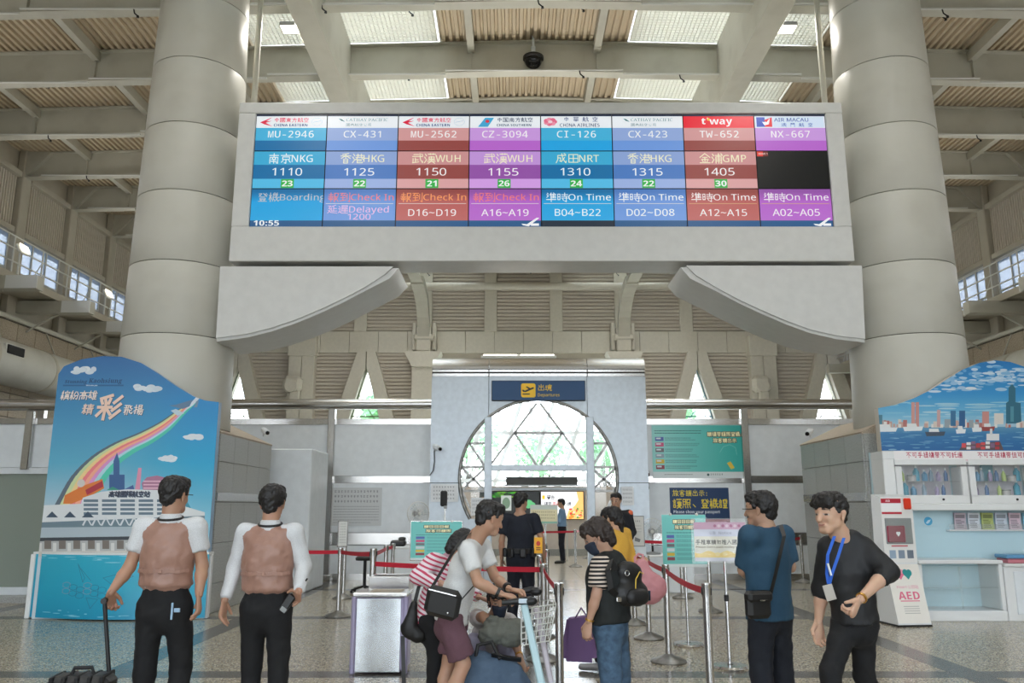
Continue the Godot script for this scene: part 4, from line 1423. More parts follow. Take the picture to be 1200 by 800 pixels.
func end_wall() -> void:
	var w := struct("wall_back", "beige end wall with louvre panels and pointed windows behind the portal")
	var Z := -BACK
	# louvre slats between vertical strips, above the belt
	var cols := [-14.7, -12.8, -9.95, -7.1, -4.27, -1.43, 1.43, 4.27, 7.1, 9.95, 12.8, 14.7]
	for i in cols.size() - 1:
		var x0: float = CX + cols[i]
		var x1: float = CX + cols[i + 1]
		var l := mb()
		for r in 20:
			var y := 9.06 + r * 0.16
			slat(l, x0, x1, y, Z)
		var p := obj("louvre_panel", l, M.louvre, w)
		p.set_meta("kind", "stuff")
		if i > 0:
			obj("wall_strip", mb().box(v3(x0, 10.55, Z + 0.1), v3(0.55, 3.1, 0.2), 0.015), M.belt, w)
	obj("wall_pipe", mb().tube([v3(CX - 14.5, 10.95, Z + 0.45), v3(CX + 14.5, 10.95, Z + 0.45)], 0.16, 14), M.belt, w)
	var bp := mb().box(Vector3.ZERO, v3(1.245, 0.95, 0.16), 0.008).commit()
	for i in range(-12, 12):
		obj("belt_panel", bp, M.belt, w).position = v3(CX + 1.26 * (i + 0.5), 8.53, Z + 0.08)
	# lower wall: pointed windows between leaning posts; the middle is one tall glazed lattice
	var wins := [-11.75, -6.25, 7.95, 13.5]
	var solid := mb()
	var spans := [[CX - HALF, -11.75], [-11.75, -6.25], [-6.25, -3.6], [4.7, 7.95], [7.95, 13.5], [13.5, CX + HALF]]
	for sp in spans:
		var half_l: float = 0.0 if not wins.has(sp[0]) else 1.0
		var half_r: float = 0.0 if not wins.has(sp[1]) else 1.0
		# louvres beside the windows
		var l := mb()
		for r in 30:
			var y := 3.3 + r * 0.16
			var cut := clampf((7.4 - y) / 3.6, 0.0, 2.0)
			var x0: float = sp[0] + half_l * (cut + 0.1)
			var x1: float = sp[1] - half_r * (cut + 0.1)
			if x1 - x0 < 0.1:
				continue
			slat(l, x0, x1, y, Z)
		obj("louvre_panel", l, M.louvre, w).set_meta("kind", "stuff")
		# the backing wall, leaving the pointed openings free
		var pl := PackedVector2Array()
		pl.append(Vector2(sp[0] + half_l * 2.2, 0))
		pl.append(Vector2(sp[1] - half_r * 2.2, 0))
		pl.append(Vector2(sp[1] - half_r * 2.0, 0.2))
		pl.append(Vector2(sp[1], 7.4))
		pl.append(Vector2(sp[1], 8.1))
		pl.append(Vector2(sp[0], 8.1))
		pl.append(Vector2(sp[0], 7.4))
		pl.append(Vector2(sp[0] + half_l * 2.0, 0.2))
		if sp[1] - sp[0] > 4.1 * (half_l + half_r) / 2.0 + 0.2 and Geometry2D.triangulate_polygon(pl).size() > 0:
			solid.prism(pl, Z - 0.3, Z)
		else:
			var p2 := PackedVector2Array([Vector2(sp[0], 7.4), Vector2(sp[0] + half_l * 1.3, 2.9), Vector2(sp[1] - half_r * 1.3, 2.9), Vector2(sp[1], 7.4), Vector2(sp[1], 8.1), Vector2(sp[0], 8.1)])
			solid.prism(p2, Z - 0.3, Z)
	solid.box(v3(CX, 7.9, Z - 0.1), v3(10, 0.6, 0.3))
	solid.box(v3(CX, 10.2, Z - 0.15), v3(2 * HALF + 0.6, 4.3, 0.3))
	obj("wall_core", solid, M.wall, w)
	var cnt := 0
	for x in wins:
		var fr := mb()
		for s in [-1.0, 1.0]:
			fr.prism(PackedVector2Array([Vector2(s * 0.02, 8.08), Vector2(s * 0.38, 8.08), Vector2(s * 1.95, 2.9), Vector2(s * 1.28, 2.9), Vector2(s * 0.02, 7.4)]), 0.0, 0.45, Transform3D(Basis(), v3(x, 0, Z)))
		obj("leaning_post", fr, M.belt, w)
		var wd := obj("window_frame", mb().tube([v3(x - 1.25, 3.0, Z + 0.1), v3(x, 7.36, Z + 0.1), v3(x + 1.25, 3.0, Z + 0.1)], 0.05, 6).tube([v3(x - 0.62, 5.3, Z + 0.1), v3(x + 0.62, 5.3, Z + 0.1)], 0.03, 6).tube([v3(x - 0.3, 6.2, Z + 0.1), v3(x + 0.8, 4.6, Z + 0.1)], 0.02, 6).tube([v3(x + 0.3, 6.2, Z + 0.1), v3(x - 0.8, 4.6, Z + 0.1)], 0.02, 6), [M.lead_green, M.lead_green, M.lead_blue, M.rail][cnt], w)
		obj("pane", mb().prism(PackedVector2Array([Vector2(-1.28, 2.9), Vector2(1.28, 2.9), Vector2(0, 7.4)]), -0.01, 0.0, Transform3D(Basis(), v3(x, 0, Z + 0.08))), M.glass, wd)
		cnt += 1
	for x in [-9.0, 10.75]:
		obj("wall_pier", mb().box(v3(x - 0.28, 5.6, Z + 0.25), v3(0.54, 5.0, 0.5), 0.02).box(v3(x + 0.28, 5.6, Z + 0.25), v3(0.54, 5.0, 0.5), 0.02).box(v3(x, 8.3, Z + 0.3), v3(1.2, 0.9, 0.6), 0.03), M.belt, w)
		var sp := thing("wall_speaker", "round-edged beige loudspeaker box on the end wall pier above %s" % ["the striped notice wall" if x < 0 else "the teal wall poster"], "speaker", v3(x - 0.25, 6.6, Z + 0.75))
		obj("case", mb().box(v3(0, 0, 0), v3(0.8, 0.7, 0.5), 0.16), M.belt, sp)
		obj("horn", mb().tube([v3(0, -0.1, 0.2), v3(0, -0.1, 0.35)], 0.26, 18), M.belt, sp)
		obj("foot_box", mb().box(v3(0.1, -0.5, 0.0), v3(0.4, 0.4, 0.3), 0.03), M.belt, sp)
	# glazed middle: crossing white ribs with glass behind
	var gw := struct("window_1", "tall white lattice window with trees behind it, seen through the arch", "window")
	var x0 := -3.6
	var x1 := 4.7
	var rib := mb()
	for i in range(-3, 8):
		var xb := x0 + i * 1.38
		for s in [-1.0, 1.0]:
			var a := Vector2(xb + 0.69, 0.0)
			var b := Vector2(xb + 0.69 + s * 2.47, 7.6)
			# keep the part inside the opening
			var ta := 0.0
			var tb := 1.0
			if a.x < x0:
				ta = (x0 - a.x) / (b.x - a.x) if b.x > x0 else 2.0
			if a.x > x1:
				ta = (x1 - a.x) / (b.x - a.x) if b.x < x1 else 2.0
			if b.x < x0:
				tb = (x0 - a.x) / (b.x - a.x)
			if b.x > x1:
				tb = (x1 - a.x) / (b.x - a.x)
			if ta < tb and tb > 0.0 and ta < 1.0:
				var p := a.lerp(b, clampf(ta, 0, 1))
				var q := a.lerp(b, clampf(tb, 0, 1))
				rib.bar(v3(p.x, p.y, Z + 0.11 + s * 0.055), v3(q.x, q.y, Z + 0.11 + s * 0.055), 0.16, 0.1, Vector3.BACK)
	obj("rib_lattice", rib, M.rib, gw)
	for y in [2.6, 4.6]:
		obj("cross_rail", mb().box(v3((x0 + x1) / 2, y, Z + 0.22), v3(x1 - x0, 0.14, 0.08)), M.rib, gw)
	for i in 6:
		obj("pane", mb().box(v3(x0 + (x1 - x0) * (i + 0.5) / 6.0, 3.8, Z + 0.02), v3((x1 - x0) / 6.0 - 0.02, 7.6, 0.012)), M.glass, gw)
	# ground and trees beyond the glass
	var gr := struct("ground_outside", "bright paved ground beyond the glass", "ground")
	obj("paving", mb().box(v3(CX, -0.15, -BACK - 15), v3(70, 0.1, 29)), M.pale_tile, gr)
	var rng := RandomNumberGenerator.new()
	rng.seed = 21
	var leaf := mb()
	leaf.face(v3(-0.09, 0, 0), v3(0, -0.05, 0.02), v3(0.1, 0, 0), v3(0, 0.06, 0.02))
	var n := 0
	for tp in [[-2.4, -43.0, 5.2, 1.9], [1.6, -45.0, 4.6, 1.6], [4.6, -41.5, 4.2, 1.2], [-6.6, -41.5, 6.4, 1.1], [8.3, -42.0, 6.2, 1.2]]:
		n += 1
		var tr := thing("garden_tree", ["leafy tree outside, far behind the portal arch", "leafy tree outside, far behind the portal arch", "leafy tree outside, far behind the portal arch", "leafy tree outside the pointed window by the speaker box", "leafy tree outside the pointed window above the teal poster"][n - 1], "tree", v3(tp[0], -0.1, tp[1]), 0.0, "trees outside the end wall" if n < 4 else "")
		var tk := mb().tube([v3(0, 0, 0), v3(0.1, tp[2] * 0.5, 0), v3(0, tp[2], 0)], [0.12, 0.09, 0.04], 8)
		for q in 7:
			var a := q * 0.9
			tk.tube([v3(0.05, tp[2] * 0.55, 0), v3(cos(a) * tp[3] * 0.7, tp[2] * (0.8 + 0.05 * (q % 3)), sin(a) * tp[3] * 0.7)], [0.05, 0.015], 6)
		obj("trunk", tk, M.bark, tr)
		var cr := mb()
		for q in 900:
			var d: Vector3 = v3(rng.randfn(), rng.randfn() * 0.8, rng.randfn()).normalized() * tp[3] * pow(rng.randf(), 0.4)
			var c: Vector3 = v3(0, tp[2], 0) + d
			var bs := Basis(Quaternion(v3(rng.randf_range(-1, 1), rng.randf_range(-1, 1), rng.randf_range(-1, 1)).normalized(), rng.randf() * TAU)) * rng.randf_range(1.0, 1.9)
			cr.face(c + bs * v3(-0.09, 0, 0), c + bs * v3(0, -0.05, 0.02), c + bs * v3(0.1, 0, 0), c + bs * v3(0, 0.06, 0.02))
		obj("foliage", cr, M.leaf, tr).set_meta("kind", "stuff")

func entrance_front() -> void:
	# behind the lens: the open glazed entrance front that lights the hall
	var w := struct("wall_front", "glazed entrance front of the hall facing the end wall")
	var b := mb()
	b.box(v3(CX, 10.9, REAR), v3(2 * HALF + 1, 3.0, 0.4))
	for i in 8:
		b.box(v3(CX - HALF + 2 * HALF * i / 7.0, 4.7, REAR), v3(0.4, 9.4, 0.4))
	b.box(v3(CX, 4.6, REAR), v3(2 * HALF, 0.3, 0.3))
	obj("wall_frame", b, M.wall, w)
	for i in 7:
		obj("pane", mb().box(v3(CX - HALF + 2 * HALF * (i + 0.5) / 7.0, 4.7, REAR), v3(2 * HALF / 7.0 - 0.4, 9.3, 0.012)), M.front_glass, w)
	var gr := struct("ground_front", "paved forecourt before the entrance front", "ground")
	obj("paving", mb().box(v3(CX, -0.15, REAR + 15), v3(70, 0.1, 30)), M.pale_tile, gr)

func columns() -> void:
	var R := 0.865
	for s in [-1.0, 1.0]:
		var c := at(207, 430, 12.95) if s < 0 else at(1064, 430, 12.95)
		var st := struct("column", "tall round beige column clad in stacked panels, beside %s" % ["the sky-blue poster booth" if s < 0 else "the harbour poster booth"], "column")
		st.position = v3(c.x, 0, -12.95)
		obj("column_core", mb().lathe([Vector2(R - 0.03, 2.72), Vector2(R - 0.23, 12.2)], 48), M.seam, st)
		for i in 9:
			var y0 := 2.95 + 1.16 * i if i > 0 else 2.7
			var y1 := 2.95 + 1.16 * (i + 1)
			var ra := R - 0.0209 * (y0 - 3.5)
			var rb := R - 0.0209 * (y1 - 3.5)
			obj("column_panel", mb().lathe([Vector2(ra - 0.03, y0 + 0.006), Vector2(ra - 0.004, y0 + 0.006), Vector2(ra, y0 + 0.012), Vector2(rb, y1 - 0.012), Vector2(rb - 0.004, y1 - 0.006), Vector2(rb - 0.03, y1 - 0.006)], 64), M.column, st)
		obj("drain_pipe", mb().tube([v3(-s * 0.80, 5.5, -0.45), v3(-s * 0.80, 12.1, -0.45)], 0.05, 10), M.beam, st)
		# curved wing that carries the board
		var pts := []
		if s < 0:
			pts = [[258, 312], [461, 312], [450, 322], [425, 338], [400, 351], [372, 364], [345, 375], [318, 384], [290, 391], [253, 396]]
		else:
			pts = [[1010, 311], [804, 311], [815, 322], [840, 337], [866, 351], [894, 364], [922, 376], [950, 386], [980, 393], [1014, 397]]
		var pl := PackedVector2Array()
		for q in pts:
			var p := at(q[0], q[1], 12.35)
			pl.append(Vector2(p.x - c.x, p.y))
		obj("wing_front", mb().prism(pl, -0.02, 0.0, Transform3D(Basis(), v3(0, 0, 0.6)), true), M.casing, st)
		var big := PackedVector2Array()
		for i in pl.size():
			big.append(pl[i] + (Vector2(0, -0.05) if i > 1 else Vector2(0, -0.02)) + (Vector2(-s * 0.08, 0) if i == 1 or i == 2 else Vector2.ZERO))
		obj("wing_body", mb().prism(big, -1.15, -0.03, Transform3D(Basis(), v3(0, 0, 0.6)), true), M.casing, st)
		# pedestal clad in granite
		var pd := struct("column_base", "grey granite clad pedestal of the round column beside %s" % ["the sky-blue poster booth" if s < 0 else "the first aid stand"], "pedestal")
		var xi := -4.42 if s < 0 else 5.3     # the face towards the aisle
		var xo: float = xi + s * 2.1
		var xm: float = (xi + xo) / 2
		obj("pedestal_core", mb().box(v3(xm, 1.3, -13.75), v3(2.06, 2.6, 2.66)), M.joint, pd)
		var ys := [0.0, 0.42, 1.0, 1.6, 2.2, 2.62]
		for r in 5:
			var h: float = ys[r + 1] - ys[r] - 0.008
			var yc: float = (ys[r + 1] + ys[r]) / 2
			for q in 4:
				obj("granite_tile", mb().box(v3(xi, yc, -12.42 - 0.665 * (q + 0.5)), v3(0.04, h, 0.657), 0.003), M.granite, pd)
			for q in 3:
				obj("granite_tile", mb().box(v3(xm - 0.7 + 0.7 * q, yc, -12.41), v3(0.692, h, 0.04), 0.003), M.granite, pd)
		obj("steel_strip", mb().box(v3(xi - s * 0.022, 1.68, -13.75), v3(0.012, 0.12, 2.66)), M.steel, pd)
		obj("cap", mb().prism(PackedVector2Array([Vector2(0, 2.6), Vector2(-s * 0.03, 2.64), Vector2(s * 0.75, 3.0), Vector2(s * 2.1, 3.0), Vector2(s * 2.1, 2.6)]), -15.1, -12.4, Transform3D(Basis(), v3(xi, 0, 0))), M.granite_cap, pd)

func partition() -> void:
	var Z := -18.0
	for s in [-1.0, 1.0]:
		var xa := at(505, 600, 18.0).x if s < 0 else at(760, 600, 18.0).x
		var xb: float = CX + s * (HALF - 0.4)
		var lo := minf(xa, xb)
		var hi := maxf(xa, xb)
		var w := struct("wall_partition", "white panel partition with stainless strips and round top rail %s" % ["bearing the large grey notice" if s < 0 else "bearing the teal poster"], "wall")
		obj("partition_core", mb().box(v3((lo + hi) / 2, 1.68, Z - 0.09), v3(hi - lo, 3.36, 0.12)), M.grey, w)
		var posts := [at(385, 600, 18.0).x, at(38, 600, 18.0).x] if s < 0 else [at(877, 600, 18.0).x, at(1110, 600, 18.0).x]
		var edges := [lo] + ([posts[1], posts[0]] if s < 0 else posts) + [hi]
		for i in edges.size() - 1:
			var x0: float = edges[i]
			var x1: float = edges[i + 1]
			if x1 - x0 < 0.1:
				continue
			var xm := (x0 + x1) / 2
			var ww := x1 - x0 - 0.02
			for r in [[0.14, 0.72], [0.99, 2.03], [2.19, 3.30]]:
				obj("panel", mb().box(v3(xm, (r[0] + r[1]) / 2, Z - 0.015), v3(ww, r[1] - r[0], 0.03), 0.004), M.white, w)
			obj("kick_strip", mb().box(v3(xm, 0.07, Z - 0.01), v3(ww, 0.14, 0.05), 0.004), M.steel, w)
			obj("steel_strip", mb().box(v3(xm, 0.86, Z - 0.008), v3(ww, 0.24, 0.03), 0.004), M.steel, w)
			obj("steel_strip", mb().box(v3(xm, 2.11, Z - 0.008), v3(ww, 0.15, 0.03), 0.004), M.steel, w)
			obj("steel_strip", mb().box(v3(xm, 3.36, Z - 0.008), v3(ww, 0.13, 0.05), 0.004), M.steel, w)
		for x in posts:
			obj("post", mb().box(v3(x, 1.85, Z + 0.05), v3(0.15, 3.7, 0.14), 0.01), M.steel, w)
			obj("post_foot", mb().box(v3(x, 0.06, Z + 0.05), v3(0.24, 0.12, 0.2), 0.01), M.steel, w)
		obj("top_rail", mb().tube([v3(lo, 3.74, Z + 0.06), v3(hi, 3.74, Z + 0.06)], 0.115, 20), M.steel, w)
	# left of the booth: a glazed side door in a white frame
	var d := struct("door_1", "sliding glass door in a white frame beside the poster booth", "door")
	var za := -14.2
	var xr := at(62, 620, 14.2).x
	obj("door_frame", mb().box(v3(xr - 0.06, 1.1, za), v3(0.1, 2.2, 0.12)).box(v3(xr - 2.2, 2.13, za), v3(4.4, 0.1, 0.14)).box(v3(xr - 2.2, 0.16, za), v3(4.4, 0.12, 0.12)).box(v3(xr - 1.55, 1.1, za), v3(0.08, 2.0, 0.1)), M.white, d)
	obj("pane", mb().box(v3(xr - 0.82, 1.14, za), v3(1.4, 1.9, 0.02)), M.door_glass, d)
	obj("pane", mb().box(v3(xr - 2.4, 1.14, za), v3(1.6, 1.9, 0.02)), M.door_glass, d)
	obj("upper_panel", mb().box(v3(xr - 2.2, 2.56, za - 0.02), v3(4.4, 0.74, 0.08), 0.006), M.white, d)
	obj("top_strip", mb().box(v3(xr - 2.2, 2.98, za), v3(4.4, 0.1, 0.1)), M.steel, d)
	obj("post", mb().box(v3(at(38, 500, 14.2).x, 2.65, za + 0.09), v3(0.13, 1.0, 0.08), 0.01), M.steel, d)
	obj("top_rail", mb().tube([v3(xr - 4.4, 3.25, za + 0.06), v3(xr + 1.4, 3.25, za + 0.06)], 0.09, 18), M.steel, d)
	obj("plinth", mb().box(v3(xr - 2.2, 0.05, za + 0.1), v3(4.4, 0.1, 0.5)), M.granite, d)
	# white service box beside the left pedestal
	var bx := struct("trim_service_box", "tall white service casing between the granite pedestal and the notice wall", "casing")
	var p0 := at(317, 620, 15.4)
	var p1 := at(360, 620, 15.4)
	obj("casing", mb().box(v3((p0.x + p1.x) / 2 - 0.15, 1.3, -16.2), v3(p1.x - p0.x + 0.3, 2.6, 1.4), 0.02), M.white, bx)

func portal() -> void:
	var Z := -17.4
	var D := 17.4
	var st := struct("wall_portal", "silver panelled check-point portal with a round arch and blue departures sign", "portal")
	var q := func(px: float, py: float) -> Vector2:
		var p := at(px, py, D)
		return Vector2(p.x, p.y)
	var L: float = q.call(505, 500).x
	var R: float = q.call(758, 500).x
	var top: float = q.call(630, 441).y
	var dl: float = q.call(572, 550).x
	var dr: float = q.call(692, 550).x
	var c: Vector2 = q.call(631, 560)
	var rad := 1.655
	# front sheet with the round opening, cut in three panels with joints
	var arc := func(x: float) -> float:
		return c.y + sqrt(maxf(0.0, rad * rad - (x - c.x) * (x - c.x)))
	var low := 1.28
	var xl := c.x - sqrt(rad * rad - (c.y - low) * (c.y - low))
	var xr := c.x + sqrt(rad * rad - (c.y - low) * (c.y - low))
	var left := PackedVector2Array([Vector2(L, 0), Vector2(dl - 0.09, 0), Vector2(dl - 0.09, low), Vector2(xl, low)])
	var steps := 22
	var a0 := atan2(low - c.y, xl - c.x)
	if a0 < 0:
		a0 += TAU
	var a1 := acos((dl - c.x) / rad)
	for i in range(1, steps + 1):
		var a := a0 + (a1 - a0) * i / steps
		left.append(c + Vector2(cos(a), sin(a)) * rad)
	left.append(Vector2(dl, top))
	left.append(Vector2(L, top))
	obj("front_panel", mb().prism(left, Z - 0.12, Z), M.alu, st)
	var right := PackedVector2Array()
	for p in left:
		right.append(Vector2(2 * c.x - p.x, p.y))
	right[0].x = R
	right[right.size() - 1].x = R
	obj("front_panel", mb().prism(right, Z - 0.12, Z), M.alu, st)
	var mid := PackedVector2Array()
	for i in steps + 1:
		var x := dl + 0.012 + (2 * c.x - 2 * dl - 0.024) * i / steps
		mid.append(Vector2(x, arc.call(x)))
	mid.append(Vector2(2 * c.x - dl - 0.012, top))
	mid.append(Vector2(dl + 0.012, top))
	obj("front_panel", mb().prism(mid, Z - 0.12, Z), M.alu, st)
	obj("joint_line", mb().box(v3((L + dl) / 2 - 0.25, 2.02, Z + 0.001), v3(1.0, 0.012, 0.006)).box(v3((R + dr) / 2 + 0.25, 2.02, Z + 0.001), v3(1.0, 0.012, 0.006)), M.seam, st)
	for x in [dl, 2 * c.x - dl]:
		obj("joint_backing", mb().box(v3(x, (top + arc.call(x)) / 2 - 0.02, Z - 0.14), v3(0.1, top - arc.call(x) + 0.05, 0.03)), M.seam, st)
	# side cheeks and roof of the portal box
	obj("side_cheek", mb().box(v3(L + 0.05, 2.2, Z - 0.6), v3(0.1, 4.4, 1.0)), M.alu, st)
	obj("side_cheek", mb().box(v3(R - 0.05, 2.2, Z - 0.6), v3(0.1, 4.4, 1.0)), M.alu, st)
	# half-round stainless cornice in three lengths with two shadow gaps below
	var top2: float = q.call(630, 417).y
	var prof := PackedVector2Array()
	var hh := top2 - top - 0.16
	for i in 13:
		var a := PI / 2 * i / 12.0
		prof.append(Vector2(0.34 * cos(a) - 0.3, top + 0.16 + hh * sin(a)))
	prof.append(Vector2(-0.7, top2))
	prof.append(Vector2(-0.7, top + 0.16))
	var bs := Basis(v3(0, 0, 1), Vector3.UP, v3(-1, 0, 0))
	var cuts := [L, q.call(573, 430).x, q.call(688, 430).x, R]
	for i in 3:
		obj("cornice", mb().prism(prof, -cuts[i + 1] + 0.006, -cuts[i] - 0.006, Transform3D(bs, v3(0, 0, Z)), true), M.steel, st)
	obj("gap_strip", mb().box(v3((L + R) / 2, top + 0.08, Z - 0.08), v3(R - L, 0.17, 0.1)), M.seam, st)
	for i in 3:
		obj("fascia_strip", mb().box(v3((cuts[i] + cuts[i + 1]) / 2, top + 0.035, Z - 0.01), v3(cuts[i + 1] - cuts[i] - 0.012, 0.07, 0.04), 0.006).box(v3((cuts[i] + cuts[i + 1]) / 2, top + 0.125, Z - 0.01), v3(cuts[i + 1] - cuts[i] - 0.012, 0.06, 0.04), 0.006), M.steel, st)
	var tl := thing("strip_lamp", "long white strip lamp lying on top of the silver portal", "lamp", v3(q.call(608, 413).x, top2 + 0.01, Z - 0.42))
	obj("tray", mb().box(v3(0, 0.03, 0), v3(1.66, 0.06, 0.24), 0.01), M.rail, tl)
	obj("tube", mb().tube([v3(-0.78, 0.085, 0), v3(0.78, 0.085, 0)], 0.02, 10), M.lamp, tl)
	obj("end_clip", mb().box(v3(0, 0.075, 0.03), v3(0.08, 0.05, 0.05)), M.rail, tl)
	var up := AreaLight3D.new()
	up.name = "strip_light"
	up.area_size = Vector2(1.56, 0.1)
	up.light_energy = STRIP
	up.light_color = Color(1.0, 0.985, 0.955)
	aim_down(up, v3(0, 0.12, 0))
	up.rotation.x = PI / 2
	tl.add_child(up)
	# arch rim and the steel lattice in the opening
	var rim := []
	var aend := PI - a0
	for i in 41:
		var a := a0 + (aend - a0) * i / 40.0
		rim.append(v3(c.x + cos(a) * rad, c.y + sin(a) * rad, Z + 0.0))
	obj("arch_rim", mb().tube(rim, 0.035, 8), M.steel_dull, st)
	var la := mb()
	var seg := func(x0: float, y0: float, x1: float, y1: float, w: float) -> void:
		var p: Vector2 = q.call(x0, y0)
		var r: Vector2 = q.call(x1, y1)
		la.bar(v3(p.x, p.y, Z - 0.06), v3(r.x, r.y, Z - 0.06), w, w, Vector3.BACK)
	for e in [[629, 472, 575, 544], [633, 472, 687, 544], [603, 507, 659, 507], [603, 507, 629, 545], [659, 507, 633, 545],
			[550, 519, 569, 519], [550, 519, 567, 545], [541, 547, 569, 547], [541, 548, 568, 574], [541, 574, 568, 548], [541, 575, 569, 575], [541, 576, 555, 604],
			[712, 519, 693, 519], [712, 519, 695, 545], [722, 547, 693, 547], [722, 548, 694, 574], [722, 574, 694, 548], [722, 575, 693, 575], [722, 576, 708, 604]]:
		seg.call(e[0], e[1], e[2], e[3], 0.05)
	obj("steel_lattice", la, M.steel_dull, st)
	for x in [dl, dr]:
		obj("door_post", mb().box(v3(x, 1.7, Z - 0.03), v3(0.16, 3.4, 0.16), 0.01), M.alu, st)
	obj("transom", mb().box(v3(c.x, q.call(630, 548).y, Z - 0.03), v3(dr - dl, 0.12, 0.14), 0.01), M.alu, st)
	for x in [[xl, dl], [dr, xr]]:
		obj("side_glass", mb().box(v3((x[0] + x[1]) / 2, low + 0.75, Z - 0.09), v3(absf(x[1] - x[0]) * 0.96, 1.4, 0.01)), M.glass, st)
	# the sign over the arch
	var a: Vector2 = q.call(577, 447)
	var b: Vector2 = q.call(685, 469)
	var sg := thing("departures_sign", "blue departures sign with yellow plane symbol over the arch", "sign", v3((a.x + b.x) / 2, (a.y + b.y) / 2, Z + 0.06))
	obj("sign_box", mb().box(v3(0, 0, -0.03), v3(b.x - a.x + 0.03, a.y - b.y + 0.03, 0.08), 0.008), mat("sign edge", rgb8(40, 46, 54), 0.5), sg)
	var cv := canvas(640, 134, rgb8(14, 68, 114))
	var yl := rgb8(250, 200, 30)
	cv.oval(214, 30, 14, 14, yl)
	cv.oval(286, 30, 14, 14, yl)
	cv.oval(214, 102, 14, 14, yl)
	cv.oval(286, 102, 14, 14, yl)
	cv.rect(200, 30, 100, 72, yl)
	cv.rect(214, 16, 72, 100, yl)
	var ink := rgb8(20, 26, 34)
	cv.poly(PackedVector2Array([Vector2(206, 62), Vector2(216, 62), Vector2(226, 68), Vector2(280, 44), Vector2(290, 46), Vector2(286, 54), Vector2(232, 78), Vector2(214, 76)]), ink)
	cv.poly(PackedVector2Array([Vector2(232, 40), Vector2(242, 38), Vector2(270, 54), Vector2(256, 60)]), ink)
	cv.rect(210, 88, 50, 8, ink)
	cv.cjk("出境", 316, 46, 46, yl, 1.8, 0.0)
	cv.text("Departures", 316, 98, 22, yl, "Droid Sans", false, 0.0)
	obj("sign_face", mb().face(v3(-(b.x - a.x) / 2, -(a.y - b.y) / 2, 0.012), v3((b.x - a.x) / 2, -(a.y - b.y) / 2, 0.012), v3((b.x - a.x) / 2, (a.y - b.y) / 2, 0.012), v3(-(b.x - a.x) / 2, (a.y - b.y) / 2, 0.012)), print_mat("departures print", cv.tex()), sg)

